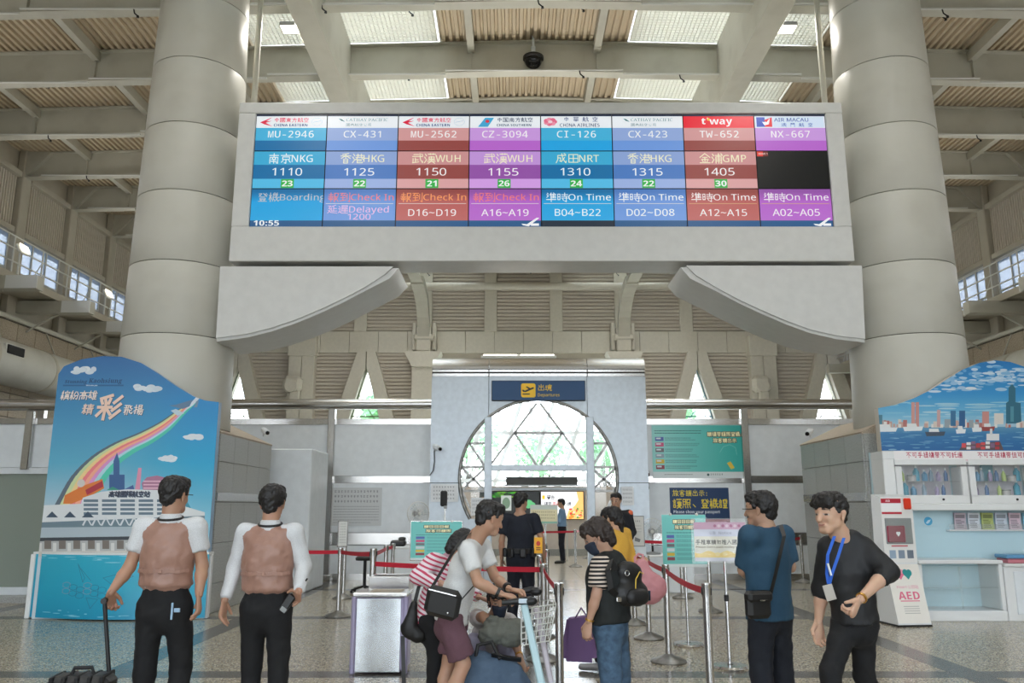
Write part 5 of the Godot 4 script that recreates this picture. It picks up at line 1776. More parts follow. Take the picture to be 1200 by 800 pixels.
func inner_zone() -> void:
	# the screening area beyond the arch: a low white screen wall with two lit displays and a dark housing above
	var Z := -27.0
	var D := 27.0
	var w := struct("wall_inner", "beige screen wall beyond the arch carrying two lit displays", "wall")
	var a := at(560, 565, D)
	var b := at(700, 668, D)
	obj("wall_core", mb().box(v3((a.x + b.x) / 2, 1.09, Z - 0.2), v3(b.x - a.x + 1.4, 2.18, 0.2)), M.pale_wall, w)
	obj("wall_base", mb().box(v3((a.x + b.x) / 2, 0.1, Z - 0.06), v3(b.x - a.x + 1.4, 0.2, 0.1)), M.granite, w)
	var hs := thing("shutter_housing", "long dark shutter housing above the lit displays", "housing", v3((at(594, 560, D).x + at(675, 560, D).x) / 2, at(634, 564, D).y, Z + 0.1))
	obj("case", mb().box(v3(0, 0, 0), v3(2.3, 0.22, 0.3), 0.01), mat("housing grey", rgb8(86, 88, 90), 0.5), hs)
	obj("edge_rail", mb().box(v3(0, -0.13, 0.02), v3(2.5, 0.04, 0.32), 0.01), M.alu, hs)
	obj("edge_rail", mb().box(v3(0, 0.13, 0.02), v3(2.5, 0.03, 0.32), 0.01), M.alu, hs)
	# dark display with green figures
	var rng := RandomNumberGenerator.new()
	rng.seed = 4
	var cv := canvas(512, 270, rgb8(30, 34, 32))
	for i in 26:
		cv.oval(rng.randf_range(110, 300), rng.randf_range(0, 60), rng.randf_range(6, 26), rng.randf_range(4, 14), Color(0.2 + 0.3 * rng.randf(), 0.75, 0.15).darkened(rng.randf() * 0.5))
	cv.rect(180, 40, 90, 160, rgb8(206, 214, 206))
	cv.oval(225, 120, 34, 60, rgb8(120, 150, 122))
	cv.oval(418, 130, 42, 46, rgb8(110, 214, 140))
	cv.oval(455, 150, 26, 40, rgb8(110, 214, 140))
	for i in 5:
		cv.rect(12, 60 + i * 34, 26, 8, rgb8(210, 150, 40))
	screen("display_screen", "dark display with green figures beyond the arch", at(563, 576, D), at(632, 606, D), Z, cv.tex(), 1.1)
	cv = canvas(512, 300, rgb8(244, 244, 244))
	cv.poly(PackedVector2Array([Vector2(14, 40), Vector2(46, 40), Vector2(46, 82), Vector2(14, 82)]), rgb8(244, 190, 40))
	cv.cjk("警告", 70, 62, 46, rgb8(60, 64, 70), 2.0, 0.0)
	cv.cjk("攜帶", 36, 132, 44, rgb8(90, 90, 98), 2.0, 0.0)
	cv.cjk("肉品", 140, 132, 44, rgb8(222, 60, 66), 2.0, 0.0)
	cv.cjk("入境", 270, 132, 44, rgb8(90, 90, 98), 2.0, 0.0)
	cv.cjk("請勿帶入", 36, 192, 40, rgb8(90, 90, 98), 2.0, 0.0)
	cv.poly(PackedVector2Array([Vector2(512, 0), Vector2(430, 0), Vector2(452, 90), Vector2(410, 150), Vector2(330, 210), Vector2(300, 300), Vector2(512, 300)]), rgb8(246, 200, 120))
	for i in 22:
		cv.oval(rng.randf_range(340, 500), rng.randf_range(190, 290), rng.randf_range(8, 24), rng.randf_range(6, 18), [rgb8(226, 70, 60), rgb8(240, 150, 60), rgb8(250, 220, 190), rgb8(90, 160, 70)][i % 4])
	screen("display_screen", "bright white display with orange pictures beyond the arch", at(634, 576, D), at(684, 608, D), Z, cv.tex(), 1.7)
	# gate lintel with a green light and thin posts
	var g := struct("trim_gate", "thin white screening gates beyond the arch", "gate")
	for px in [575, 590, 640, 665, 690]:
		var p := at(px, 660, 24.5)
		obj("gate_post", mb().box(v3(p.x, 0.55, -24.5), v3(0.06, 1.1, 0.06), 0.01), M.rail, g)
	# ceiling over the inner lane just behind the portal: white canopy edge
	obj("canopy_edge", mb().box(v3(at(632, 570, 24.5).x, at(632, 573, 24.5).y, -24.5), v3(3.6, 0.08, 0.12), 0.01), M.alu, g)

func screen(called: String, label: String, p: Vector3, q: Vector3, z: float, tex: Texture2D, glow: float) -> Node3D:
	var w := q.x - p.x
	var h := p.y - q.y
	var t := thing(called, label, "screen", v3((p.x + q.x) / 2, q.y, z))
	obj("bezel", mb().box(v3(0, h / 2, -0.03), v3(w + 0.05, h + 0.05, 0.06), 0.01), M.black, t)
	var m := mat(label, Color.BLACK, 0.25)
	m.emission_enabled = true
	m.emission = Color.WHITE
	m.emission_operator = BaseMaterial3D.EMISSION_OP_MULTIPLY
	m.emission_texture = tex
	m.emission_energy_multiplier = glow
	m.texture_repeat = false
	obj("screen_face", mb().face(v3(-w / 2, 0, 0.004), v3(w / 2, 0, 0.004), v3(w / 2, h, 0.004), v3(-w / 2, h, 0.004)), m, t)
	var li := AreaLight3D.new()
	li.name = "screen_light"
	li.area_size = Vector2(w, h)
	li.light_energy = glow * w * h * 0.12
	li.area_range = 60.0
	li.area_attenuation = 2.0
	li.shadow_enabled = true
	li.position = v3(0, h / 2, 0.02)
	li.rotation.y = PI
	t.add_child(li)
	return t
# ---------------------------------------------------------------- the flight board
func flight_board() -> void:
	var Z := -12.3
	var x0 := -4.43
	var x1 := 5.36
	var y0 := 5.29
	var y1 := 7.98
	var sx0 := -4.155
	var sx1 := 5.085
	var sy0 := 5.86
	var sy1 := 7.79
	var t := thing("flight_board", "wide white flight board of 24 screens fixed between two round columns", "display", v3((x0 + x1) / 2, y0, Z))
	var ox := (x0 + x1) / 2
	# casing: a frame round the recess, and a box behind
	var c := mb()
	c.box(v3(0, (y1 - y0) / 2, -0.42), v3(x1 - x0, y1 - y0, 0.5), 0.02)
	c.box(v3(0, y1 - y0 - (y1 - sy1) / 2, -0.1), v3(x1 - x0, y1 - sy1, 0.2), 0.012)
	c.box(v3(0, (sy0 - y0) / 2, -0.1), v3(x1 - x0, sy0 - y0, 0.2), 0.012)
	c.box(v3((sx0 + x0) / 2 - ox, (sy0 + sy1) / 2 - y0, -0.1), v3(sx0 - x0, sy1 - sy0, 0.2), 0.012)
	c.box(v3((sx1 + x1) / 2 - ox, (sy0 + sy1) / 2 - y0, -0.1), v3(x1 - sx1, sy1 - sy0, 0.2), 0.012)
	obj("casing", c, M.casing, t)
	obj("recess", mb().box(v3((sx0 + sx1) / 2 - ox, (sy0 + sy1) / 2 - y0, -0.165), v3(sx1 - sx0, sy1 - sy0, 0.02)), M.black, t)
	# two carriers between board and wings
	for s in [-1.0, 1.0]:
		obj("carrier_rail", mb().box(v3(s * 3.75, -0.06, -0.5), v3(1.9, 0.1, 0.3)), M.steel_dull, t)
	# the print of all screens on one sheet, 256 x 144 per screen
	var cv := canvas(2048, 432, rgb8(8, 8, 10))
	var W := Color.WHITE
	var cream := rgb8(250, 244, 206)
	var themes := {
		"b": [rgb8(58, 172, 214), rgb8(18, 112, 168), rgb8(34, 166, 228), rgb8(84, 190, 232)], "p": [rgb8(140, 166, 216), rgb8(76, 124, 194), rgb8(110, 154, 222), rgb8(156, 180, 228)],
		"r": [rgb8(206, 146, 146), rgb8(150, 72, 68), rgb8(190, 100, 96), rgb8(222, 166, 166)], "v": [rgb8(196, 150, 220), rgb8(150, 84, 170), rgb8(186, 104, 206), rgb8(214, 160, 232)]}
	var cols := [["b", "MU-2946", "南京", "NKG", "1110", "23"], ["p", "CX-431", "香港", "HKG", "1125", "22"], ["r", "MU-2562", "武漢", "WUH", "1150", "21"], ["v", "CZ-3094", "武漢", "WUH", "1155", "26"],
		["b", "CI-126", "成田", "NRT", "1310", "24"], ["p", "CX-423", "香港", "HKG", "1315", "22"], ["r", "TW-652", "金浦", "GMP", "1405", "30"], ["v", "NX-667", "", "", "", ""]]
	var last := [["登機", "Boarding", rgb8(206, 200, 204), "", ""], ["報到", "Check In", rgb8(250, 130, 130), "延遲|Delayed", "1200"], ["報到", "Check In", rgb8(255, 168, 100), "D16~D19", ""], ["報到", "Check In", rgb8(252, 130, 120), "A16~A19", ""],
		["準時", "On Time", W, "B04~B22", ""], ["準時", "On Time", W, "D02~D08", ""], ["準時", "On Time", W, "A12~A15", ""], ["準時", "On Time", W, "A02~A05", ""]]
	for i in 8:
		var X := 256.0 * i
		var th: Array = themes[cols[i][0]]
		var m := X + 128.0
		# first row: airline, flight
		cv.rect(X, 0, 256, 8, rgb8(30, 42, 66))
		cv.rect(X, 8, 256, 46, rgb8(240, 246, 250))
		cv.rect(X, 54, 256, 50, (th[0] as Color).lerp(th[3], 0.4))
		cv.rect(X, 104, 256, 40, th[1] if i % 2 == 0 and i != 4 else th[2])
		cv.text(cols[i][1], m, 79, 26, W, "Droid Sans Mono", false, 0.5, 1.12)
		# second row: town, hour, gate
		if cols[i][2]:
			cv.rect(X, 144, 256, 53, th[0])
			cv.rect(X, 197, 256, 54, th[1])
			cv.rect(X, 251, 256, 37, th[3])
			cv.cjk(cols[i][2], X + 52, 172, 38, cream if i != 0 else W, 1.55, 0.0, 1.06)
			cv.text(cols[i][3], X + 136, 172, 28, cream if i != 0 else W, "Droid Sans", false, 0.0, 1.06)
			cv.text(cols[i][4], m - 6, 224, 29, W, "Droid Sans", false, 0.5, 1.3)
			cv.rect(m - 26, 252, 46, 34, rgb8(52, 178, 74))
			cv.text(cols[i][5], m - 3, 269, 22, W, "Droid Sans", true, 0.5, 1.25)
		else:
			cv.rect(X, 144, 256, 144, rgb8(10, 12, 12))
			cv.rect(X + 2, 144, 22, 20, rgb8(228, 60, 48))
			cv.rect(X + 24, 144, 18, 20, rgb8(110, 34, 28))
			cv.text("HDMI 1", X + 8, 154, 7, rgb8(250, 230, 225), "Droid Sans", true, 0.0)
		# third row: state, counters
		cv.rect(X, 288, 256, 46, th[1])
		cv.vgrad(X, 298, 256, 112, [[0.0, th[1]], [0.35, th[2]], [1.0, (th[2] as Color).lightened(0.06)]])
		cv.rect(X, 408, 256, 24, rgb8(44, 92, 140) if i != 4 else rgb8(30, 44, 60))
		var la: Array = last[i]
		var tw := 4.0 if la[1] != "Boarding" else 10.0
		cv.cjk(la[0], X + 12 + tw, 320, 34, la[2], 1.55, 0.0, 1.1)
		cv.text(la[1], X + 92 + tw, 320, 24, la[2], "Droid Sans", false, 0.0, 1.22)
		if i != 0:
			cv.rect(X + 8, 343, 240, 2, rgb8(230, 226, 220) if i < 6 else rgb8(214, 176, 130))
		if i == 1:
			cv.cjk("延遲", X + 14, 366, 32, rgb8(244, 196, 232), 1.55, 0.0, 1.1)
			cv.text("Delayed", X + 92, 366, 24, rgb8(244, 196, 232), "Droid Sans", false, 0.0, 1.22)
			cv.text("1200", m, 394, 22, rgb8(244, 196, 232), "Droid Sans", false, 0.5, 1.3)
		elif la[3]:
			cv.text(la[3], m, 370, 26, W, "Droid Sans", false, 0.5, 1.18)
		if i == 3 or i == 7:
			cv.poly(PackedVector2Array([Vector2(X + 186, 420), Vector2(X + 206, 422), Vector2(X + 240, 398), Vector2(X + 250, 398), Vector2(X + 212, 430), Vector2(X + 192, 426)]), W)
			cv.rect(X + 220, 419, 28, 9, W)
	cv.text("10:55", 14, 418, 20, W, "Droid Sans", true, 0.0, 1.35)
	# airline heads
	for i in [0, 2]:
		var X: float = 256.0 * i
		cv.poly(PackedVector2Array([Vector2(X + 14, 32), Vector2(X + 58, 12), Vector2(X + 36, 28), Vector2(X + 58, 26), Vector2(X + 34, 34), Vector2(X + 60, 48), Vector2(X + 30, 40)]), rgb8(222, 40, 70))
		cv.cjk("中國東方航空", X + 64, 23, 18, rgb8(222, 60, 86), 2.0, 0.0, 1.1)
		cv.text("CHINA EASTERN", X + 64, 43, 11, rgb8(70, 88, 130), "Droid Sans", true, 0.0, 1.06)
		cv.oval(X + 220, 30, 20, 16, rgb8(196, 206, 216))
		cv.oval(X + 220, 30, 18, 14, rgb8(238, 244, 248))
		cv.line(Vector2(X + 206, 32), Vector2(X + 234, 26), 2, rgb8(180, 192, 204))
	for i in [1, 5]:
		var X: float = 256.0 * i
		cv.poly(PackedVector2Array([Vector2(X + 40, 16), Vector2(X + 52, 20), Vector2(X + 64, 30), Vector2(X + 50, 26)]), rgb8(60, 110, 110))
		cv.text("CATHAY PACIFIC", X + 68, 22, 12, rgb8(110, 140, 140), "Droid Serif", false, 0.0, 1.12)
		cv.cjk("國泰航空公司", X + 68, 42, 12, rgb8(120, 140, 144), 1.6, 0.0, 1.2)
	var X3 := 768.0
	cv.poly(PackedVector2Array([Vector2(X3 + 30, 50), Vector2(X3 + 56, 14), Vector2(X3 + 88, 14), Vector2(X3 + 66, 50)]), rgb8(70, 170, 214))
	cv.oval(X3 + 64, 28, 7, 6, rgb8(226, 60, 70))
	cv.cjk("中国南方航空", X3 + 98, 22, 18, rgb8(50, 60, 84), 1.8, 0.0, 1.14)
	cv.text("CHINA SOUTHERN", X3 + 98, 43, 10, rgb8(90, 104, 126), "Droid Sans", true, 0.0, 1.05)
	var X4 := 1024.0
	for k in 7:
		cv.oval(X4 + 34 + 15 * cos(k * 0.9), 30 + 9 * sin(k * 0.9), 10, 8, [rgb8(230, 110, 140), rgb8(240, 150, 172)][k % 2])
	cv.oval(X4 + 34, 30, 8, 6, rgb8(250, 214, 222))
	cv.cjk("中華航空", X4 + 82, 20, 18, rgb8(70, 80, 120), 2.0, 0.0, 1.2, 1.6)
	cv.text("CHINA AIRLINES", X4 + 68, 43, 13, rgb8(40, 50, 84), "Droid Sans", false, 0.0, 1.1)
	var X6 := 1536.0
	cv.rect(X6, 8, 256, 46, rgb8(238, 36, 56))
	cv.text("t'way", X6 + 122, 28, 26, W, "Droid Sans", true, 0.5, 1.2)
	cv.oval(X6 + 92, 20, 5, 6, rgb8(250, 196, 60))
	var X7 := 1792.0
	cv.rect(X7 + 4, 10, 248, 42, rgb8(214, 230, 250))
	cv.rect(X7 + 8, 12, 30, 38, rgb8(48, 84, 190))
	cv.poly(PackedVector2Array([Vector2(X7 + 64, 12), Vector2(X7 + 64, 50), Vector2(X7 + 36, 50), Vector2(X7 + 44, 32), Vector2(X7 + 34, 24)]), rgb8(232, 50, 60))
	cv.poly(PackedVector2Array([Vector2(X7 + 28, 30), Vector2(X7 + 44, 32), Vector2(X7 + 58, 14), Vector2(X7 + 52, 40), Vector2(X7 + 36, 44)]), W)
	cv.text("AIR MACAU", X7 + 72, 22, 14, rgb8(40, 64, 130), "Droid Sans", false, 0.0, 1.25)
	cv.cjk("澳門航空", X7 + 98, 42, 14, rgb8(50, 80, 150), 1.8, 0.0, 1.2, 1.9)
	var sheet := cv.tex()
	var em := mat("flight screens", rgb8(6, 6, 7), 0.3)
	em.emission_enabled = true
	em.emission = Color.WHITE
	em.emission_operator = BaseMaterial3D.EMISSION_OP_MULTIPLY
	em.emission_texture = sheet
	em.emission_energy_multiplier = BOARD
	em.texture_repeat = false
	var pw := (sx1 - sx0) / 8.0
	var ph := (sy1 - sy0) / 3.0
	for r in 3:
		for i in 8:
			var cx := sx0 + pw * (i + 0.5) - ox
			var cy := sy1 - ph * (r + 0.5) - y0
			var e := 0.008
			var sc := obj("screen_panel", mb().box(v3(cx, cy, -0.065), v3(pw - 0.004, ph - 0.004, 0.06), 0.003), M.black, t)
			var hw := pw / 2 - e
			var hh := ph / 2 - e
			obj("screen_face", mb().face(v3(cx - hw, cy - hh, -0.033), v3(cx + hw, cy - hh, -0.033), v3(cx + hw, cy + hh, -0.033), v3(cx - hw, cy + hh, -0.033), Vector2(i / 8.0 + 0.0005, (r + 1) / 3.0 - 0.002), Vector2((i + 1) / 8.0 - 0.0005, (r + 1) / 3.0 - 0.002), Vector2((i + 1) / 8.0 - 0.0005, r / 3.0 + 0.002), Vector2(i / 8.0 + 0.0005, r / 3.0 + 0.002)), em, sc)
	var li := AreaLight3D.new()
	li.name = "board_light"
	li.area_size = Vector2(sx1 - sx0, sy1 - sy0)
	li.light_energy = BOARD * 1.2
	li.light_color = Color(0.75, 0.8, 1.0)
	li.area_range = 60.0
	li.area_attenuation = 2.0
	li.shadow_enabled = true
	li.position = v3((sx0 + sx1) / 2 - ox, (sy0 + sy1) / 2 - y0, -0.015)
	li.rotation.y = PI
	t.add_child(li)

# ---------------------------------------------------------------- booths
class Plane2:      # turns frame pixels on an upright sheet into metres on it and into points of its print
	var lo: Vector2
	var size: Vector2
	var k: Vector2
	func _init(a: Vector2, b: Vector2, cw: float, ch: float) -> void:
		lo = Vector2(minf(a.x, b.x), minf(a.y, b.y))
		size = (b - a).abs()
		k = Vector2(cw, ch)
	func on(p: Vector3) -> Vector2:
		return Vector2((p.x - lo.x) / size.x * k.x, (1.0 - (p.y - lo.y) / size.y) * k.y)

func left_booth() -> void:
	var D := 11.95
	var t := thing("poster_booth", "sky-blue city poster booth with a wavy top and curved turquoise counter", "booth", v3(0, 0, 0))
	var px := [[61, 438], [75, 429], [95, 421], [120, 417], [143, 418], [165, 425], [186, 438], [206, 452], [226, 464], [240, 469], [252, 471]]
	var pl := PackedVector2Array()
	var xl := at(55, 560, D).x
	var xr := at(248, 590, D).x
	for q in px:
		var p := at(q[0], q[1], D)
		pl.append(Vector2(clampf(p.x, xl, xr), p.y))
	pl[0].x = xl
	pl[pl.size() - 1].x = xr
	var ytop: float = pl[3].y
	pl.append(Vector2(xr, 0.0))
	pl.append(Vector2(xl, 0.0))
	var cw := 1024
	var ch := int(1024 * ytop / (xr - xl))
	var g := Plane2.new(Vector2(xl, 0), Vector2(xr, ytop), cw, ch)
	var cv := canvas(cw, ch, Color.WHITE)
	cv.vgrad(0, 0, cw, ch, [[0.0, rgb8(58, 112, 170)], [0.18, rgb8(70, 142, 190)], [0.42, rgb8(96, 176, 206)], [0.56, rgb8(178, 202, 216)], [1.0, rgb8(206, 216, 222)]])
	var at2 := func(x: float, y: float) -> Vector2:
		return g.on(at(x, y, D))
	var poly := func(pts: Array, c: Color) -> void:
		var o := PackedVector2Array()
		for q in pts:
			o.append(at2.call(q[0], q[1]))
		cv.poly(o, c)
	# bluer on the right side of the sky
	for i in 64:
		var f := smoothstep(0.35, 1.0, i / 63.0)
		cv.vgrad(cw * i / 64.0, 0, cw / 64.0, ch, [[0.0, rgb8(58, 112, 170)], [0.18, rgb8(70, 142, 190).lerp(rgb8(48, 142, 204), f)], [0.42, rgb8(96, 176, 206).lerp(rgb8(40, 168, 214), f)], [0.6, rgb8(182, 204, 216).lerp(rgb8(120, 190, 216), f)], [1.0, rgb8(206, 216, 222)]])
	var rng := RandomNumberGenerator.new()
	rng.seed = 8
	for cl in [[98, 434, 15, 5], [173, 455, 16, 6], [226, 512, 11, 4], [196, 537, 9, 4]]:
		for i in 14:
			var p: Vector2 = at2.call(cl[0] + cl[2] * rng.randf_range(-0.8, 0.8), cl[1] + cl[3] * rng.randf_range(-0.4, 0.4))
			cv.oval(p.x, p.y, rng.randf_range(16, 36), rng.randf_range(8, 18), rgb8(206, 218, 228).lerp(W8, rng.randf() * 0.5))
	# rainbow behind the plane: bands from the tail down to the city
	var mid := [[229, 470], [212, 482], [192, 498], [168, 512], [142, 524], [118, 540], [98, 562], [84, 590]]
	var fine := []
	for i in mid.size() - 1:
		for k in 4:
			var p0: Array = mid[maxi(i - 1, 0)]
			var p3: Array = mid[mini(i + 2, mid.size() - 1)]
			fine.append([cubic_interpolate(mid[i][0], mid[i + 1][0], p0[0], p3[0], k / 4.0), cubic_interpolate(mid[i][1], mid[i + 1][1], p0[1], p3[1], k / 4.0)])
	fine.append(mid[mid.size() - 1])
	mid = fine
	var bands := [rgb8(96, 110, 124), rgb8(208, 220, 168), rgb8(246, 214, 150), rgb8(242, 132, 138), rgb8(250, 176, 150), rgb8(224, 150, 206), rgb8(178, 222, 232), rgb8(84, 204, 178)]
	for b in bands.size():
		var a := []
		for i in mid.size():
			var f := float(i) / (mid.size() - 1)
			var spread := 1.0 + 30.0 * f
			var o := (b - 2.6) / 5.4 * spread
			a.append(at2.call(mid[i][0] + o * (0.75 + 0.25 * f), mid[i][1] + o * 0.8 * (1 - f)))
		for i in a.size() - 1:
			cv.line(a[i], a[i + 1], 8.0 + 34.0 * (i + 0.5) / a.size(), bands[b])
	# the plane
	poly.call([[220, 476], [238, 456], [243, 454], [240, 460], [226, 475], [214, 483]], rgb8(214, 224, 234))
	poly.call([[226, 468], [206, 474], [198, 475], [214, 479], [222, 476]], rgb8(100, 130, 160))
	poly.call([[230, 470], [233, 469], [231, 477], [227, 477]], rgb8(120, 146, 170))
	poly.call([[200, 481], [206, 479], [216, 484], [208, 487]], rgb8(196, 214, 226))
	# lettering
	var tx := func(s: String, x: float, y: float, size: float, c: Color, slant := 0.0, face := "Droid Serif") -> void:
		var p: Vector2 = at2.call(x, y)
		cv.text(s, p.x, p.y, size, c, face, true, 0.0, 1.0, slant)
	tx.call("Stunning", 76, 447, 22, rgb8(38, 72, 110), 0.15)
	tx.call("Kaohsiung", 104, 446, 28, rgb8(38, 72, 110), 0.15)
	var ba: Vector2 = at2.call(74, 450.5)
	cv.rect(ba.x, ba.y, 380, 10, rgb8(52, 104, 150))
	cv.text("Welcome you", ba.x + 180, ba.y + 5, 8, W8, "Droid Sans", true)
	var cj := func(s: String, x: float, y: float, size: float, c: Color, w: float) -> void:
		var p: Vector2 = at2.call(x, y)
		cv.cjk(s, p.x + 4, p.y + 4, size, rgb8(60, 84, 110), w, 0.0, 1.0, 1.06, 0.12)
		cv.cjk(s, p.x, p.y, size, c, w, 0.0, 1.0, 1.06, 0.12)
	cj.call("繽紛高雄", 71, 463, 54, rgb8(244, 230, 222), 2.2)
	cj.call("精", 96, 479, 66, rgb8(236, 210, 196), 2.3)
	cj.call("彩", 112, 477, 150, rgb8(246, 214, 194), 2.6)
	cj.call("飛揚", 144, 480, 60, rgb8(240, 226, 218), 2.2)
	# skyline
	poly.call([[133, 556], [133, 540], [136, 533], [137, 530], [138, 533], [140, 540], [140, 556], [146, 556], [146, 574], [128, 574], [128, 556]], rgb8(62, 100, 150))
	poly.call([[158, 574], [162, 548], [166, 548], [164, 574]], rgb8(222, 150, 176))
	poly.call([[168, 576], [166, 566], [172, 559], [184, 557], [196, 560], [204, 566], [206, 578]], rgb8(176, 120, 150))
	for i in 4:
		poly.call([[168, 563 + i * 4], [204, 563 + i * 4], [204, 564.5 + i * 4], [168, 564.5 + i * 4]], rgb8(232, 190, 206))
	poly.call([[76, 580], [100, 568], [120, 561], [122, 572], [104, 582], [84, 590], [74, 590]], rgb8(226, 128, 60))
	poly.call([[100, 574], [120, 563], [121, 570], [102, 580]], rgb8(186, 60, 74))
	cv.oval(at2.call(95, 566).x, at2.call(95, 566).y, 24, 24, rgb8(214, 206, 200))
	poly.call([[125, 574], [132, 570], [140, 574]], rgb8(60, 150, 130))
	poly.call([[205, 575], [215, 580], [225, 597], [219, 599], [208, 588]], rgb8(64, 150, 176))
	poly.call([[144, 574], [156, 568], [158, 576]], rgb8(74, 96, 150))
	# the terminal building
	poly.call([[46, 592], [95, 590], [97, 583], [118, 576], [150, 573], [185, 574], [205, 582], [206, 590], [240, 600], [240, 614], [44, 622]], rgb8(222, 226, 228))
	cj.call("高雄國際航空站", 127, 578.5, 34, rgb8(50, 54, 72), 2.4)
	for r in 4:
		for i in 5:
			poly.call([[98 + i * 21.5, 585 + r * 5], [115 + i * 21.5, 585 + r * 5], [115 + i * 21.5, 588 + r * 5], [98 + i * 21.5, 588 + r * 5]], rgb8(104, 124, 140))
	for i in 3:
		poly.call([[54 + i * 21, 606], [61 + i * 21, 599], [68 + i * 21, 606]], rgb8(62, 80, 100))
	poly.call([[44, 612], [240, 604], [240, 617], [44, 620]], rgb8(112, 134, 146))
	for i in 12:
		poly.call([[96 + i * 11, 615], [101 + i * 11, 606], [103 + i * 11, 606], [98 + i * 11, 616]], rgb8(216, 222, 226))
		poly.call([[106 + i * 11, 615], [101 + i * 11, 606], [103 + i * 11, 606], [108 + i * 11, 616]], rgb8(216, 222, 226))
	poly.call([[42, 618], [240, 616], [240, 627], [42, 630]], rgb8(176, 190, 198))
	poly.call([[42, 630], [240, 627], [240, 632], [42, 636]], rgb8(60, 66, 72))
	poly.call([[42, 634], [240, 631], [240, 645], [42, 648]], rgb8(178, 180, 178))
	for i in 9:
		poly.call([[45 + i * 17, 636], [49 + i * 17, 636], [49 + i * 17, 648], [45 + i * 17, 648]], rgb8(214, 214, 210))
		poly.call([[52 + i * 17, 633], [60 + i * 17, 633], [60 + i * 17, 643], [52 + i * 17, 643]], rgb8(120, 112, 104))
	poly.call([[42, 646], [240, 644], [240, 652], [42, 652]], rgb8(206, 202, 194))
	obj("poster_panel", mb().prism(pl, -D - 0.12, -D - 0.002, Transform3D(), true), mat("poster edge", rgb8(150, 178, 206), 0.5), t)
	var fm := mb()
	fm.prism(pl, -D - 0.002, -D, Transform3D(), true, Rect2(xl, 0, xr - xl, ytop))
	obj("poster_print", fm, print_mat("city poster", cv.tex()), t)
	# curved counter before it
	var cp := canvas(1024, 420, rgb8(40, 166, 196))
	cp.vgrad(0, 0, 1024, 420, [[0.0, rgb8(58, 178, 206)], [0.5, rgb8(46, 170, 200)], [1.0, rgb8(34, 150, 186)]])
	for i in 22:
		cp.oval(rng.randf_range(0, 1024), rng.randf_range(4, 50), rng.randf_range(10, 60), rng.randf_range(1, 3), rgb8(150, 216, 232))
	for i in 20:
		cp.oval(rng.randf_range(120, 980), rng.randf_range(360, 412), rng.randf_range(4, 40), rng.randf_range(1, 4), rgb8(140, 206, 222))
	var inkb := rgb8(58, 96, 130)
	for i in 12:       # a loose pen drawing of ships and flowers
		var c := Vector2(250 + (i % 6) * 44, 200 + (i / 6) * 40 + (i % 3) * 14)
		var pts := []
		for k in 13:
			pts.append(c + Vector2(cos(k * TAU / 12) * (22 + 6 * (k % 2)), sin(k * TAU / 12) * 18))
		cp.path(pts, 2.0, inkb if i % 3 else rgb8(190, 150, 170))
	for s in [[Vector2(310, 60), Vector2(360, 150), Vector2(350, 180), Vector2(310, 60)], [Vector2(330, 90), Vector2(400, 170)], [Vector2(410, 350), Vector2(380, 280), Vector2(450, 290), Vector2(410, 350)], [Vector2(470, 150), Vector2(600, 110), Vector2(640, 140), Vector2(520, 190), Vector2(470, 150)]]:
		cp.path(s, 2.0, inkb)
	var ctex := print_mat("counter print", cp.tex(), 0.3)
	var c0 := at(36, 655, 11.95).x
	var c1 := at(246, 655, 11.95).x
	var hgt := at(100, 650, 11.75).y
	var n := 24
	var cf := mb()
	var pts := []
	for i in n + 1:
		var f := float(i) / n
		pts.append(v3(lerpf(c0, c1, f), 0, -12.0 + 0.3 * sin(f * PI * 0.9)))
	for i in n:
		cf.face(pts[i] + v3(0, 0.02, 0), pts[i + 1] + v3(0, 0.02, 0), pts[i + 1] + v3(0, hgt, 0), pts[i] + v3(0, hgt, 0), Vector2(float(i) / n, 1), Vector2(float(i + 1) / n, 1), Vector2(float(i + 1) / n, 0), Vector2(float(i) / n, 0))
	obj("counter_front", cf, ctex, t)
	var top := PackedVector2Array()
	for p in pts:
		top.append(Vector2(p.x, -p.z - 0.0))
	top.append(Vector2(c1, 12.1))
	top.append(Vector2(c0, 12.1))
	obj("counter_top", mb().prism(top, 0.0, 0.03, Transform3D(Basis(v3(1, 0, 0), v3(0, 0, -1), v3(0, 1, 0)), v3(0, hgt, 0))), M.white_gloss, t)
	obj("counter_side", mb().box(v3(c0 + 0.02, hgt / 2, -12.03), v3(0.07, hgt, 0.14), 0.01).box(v3(c1 - 0.02, hgt / 2, -12.03), v3(0.05, hgt, 0.1), 0.01), M.white_gloss, t)

const W8 := Color(1, 1, 1)

func bottle(h: float, r: float) -> ArrayMesh:
	return mb().lathe([Vector2(0, 0), Vector2(r * 0.95, 0), Vector2(r, h * 0.04), Vector2(r, h * 0.62), Vector2(r * 0.5, h * 0.76), Vector2(r * 0.42, h * 0.8), Vector2(r * 0.42, h), Vector2(0, h)], 12).commit()

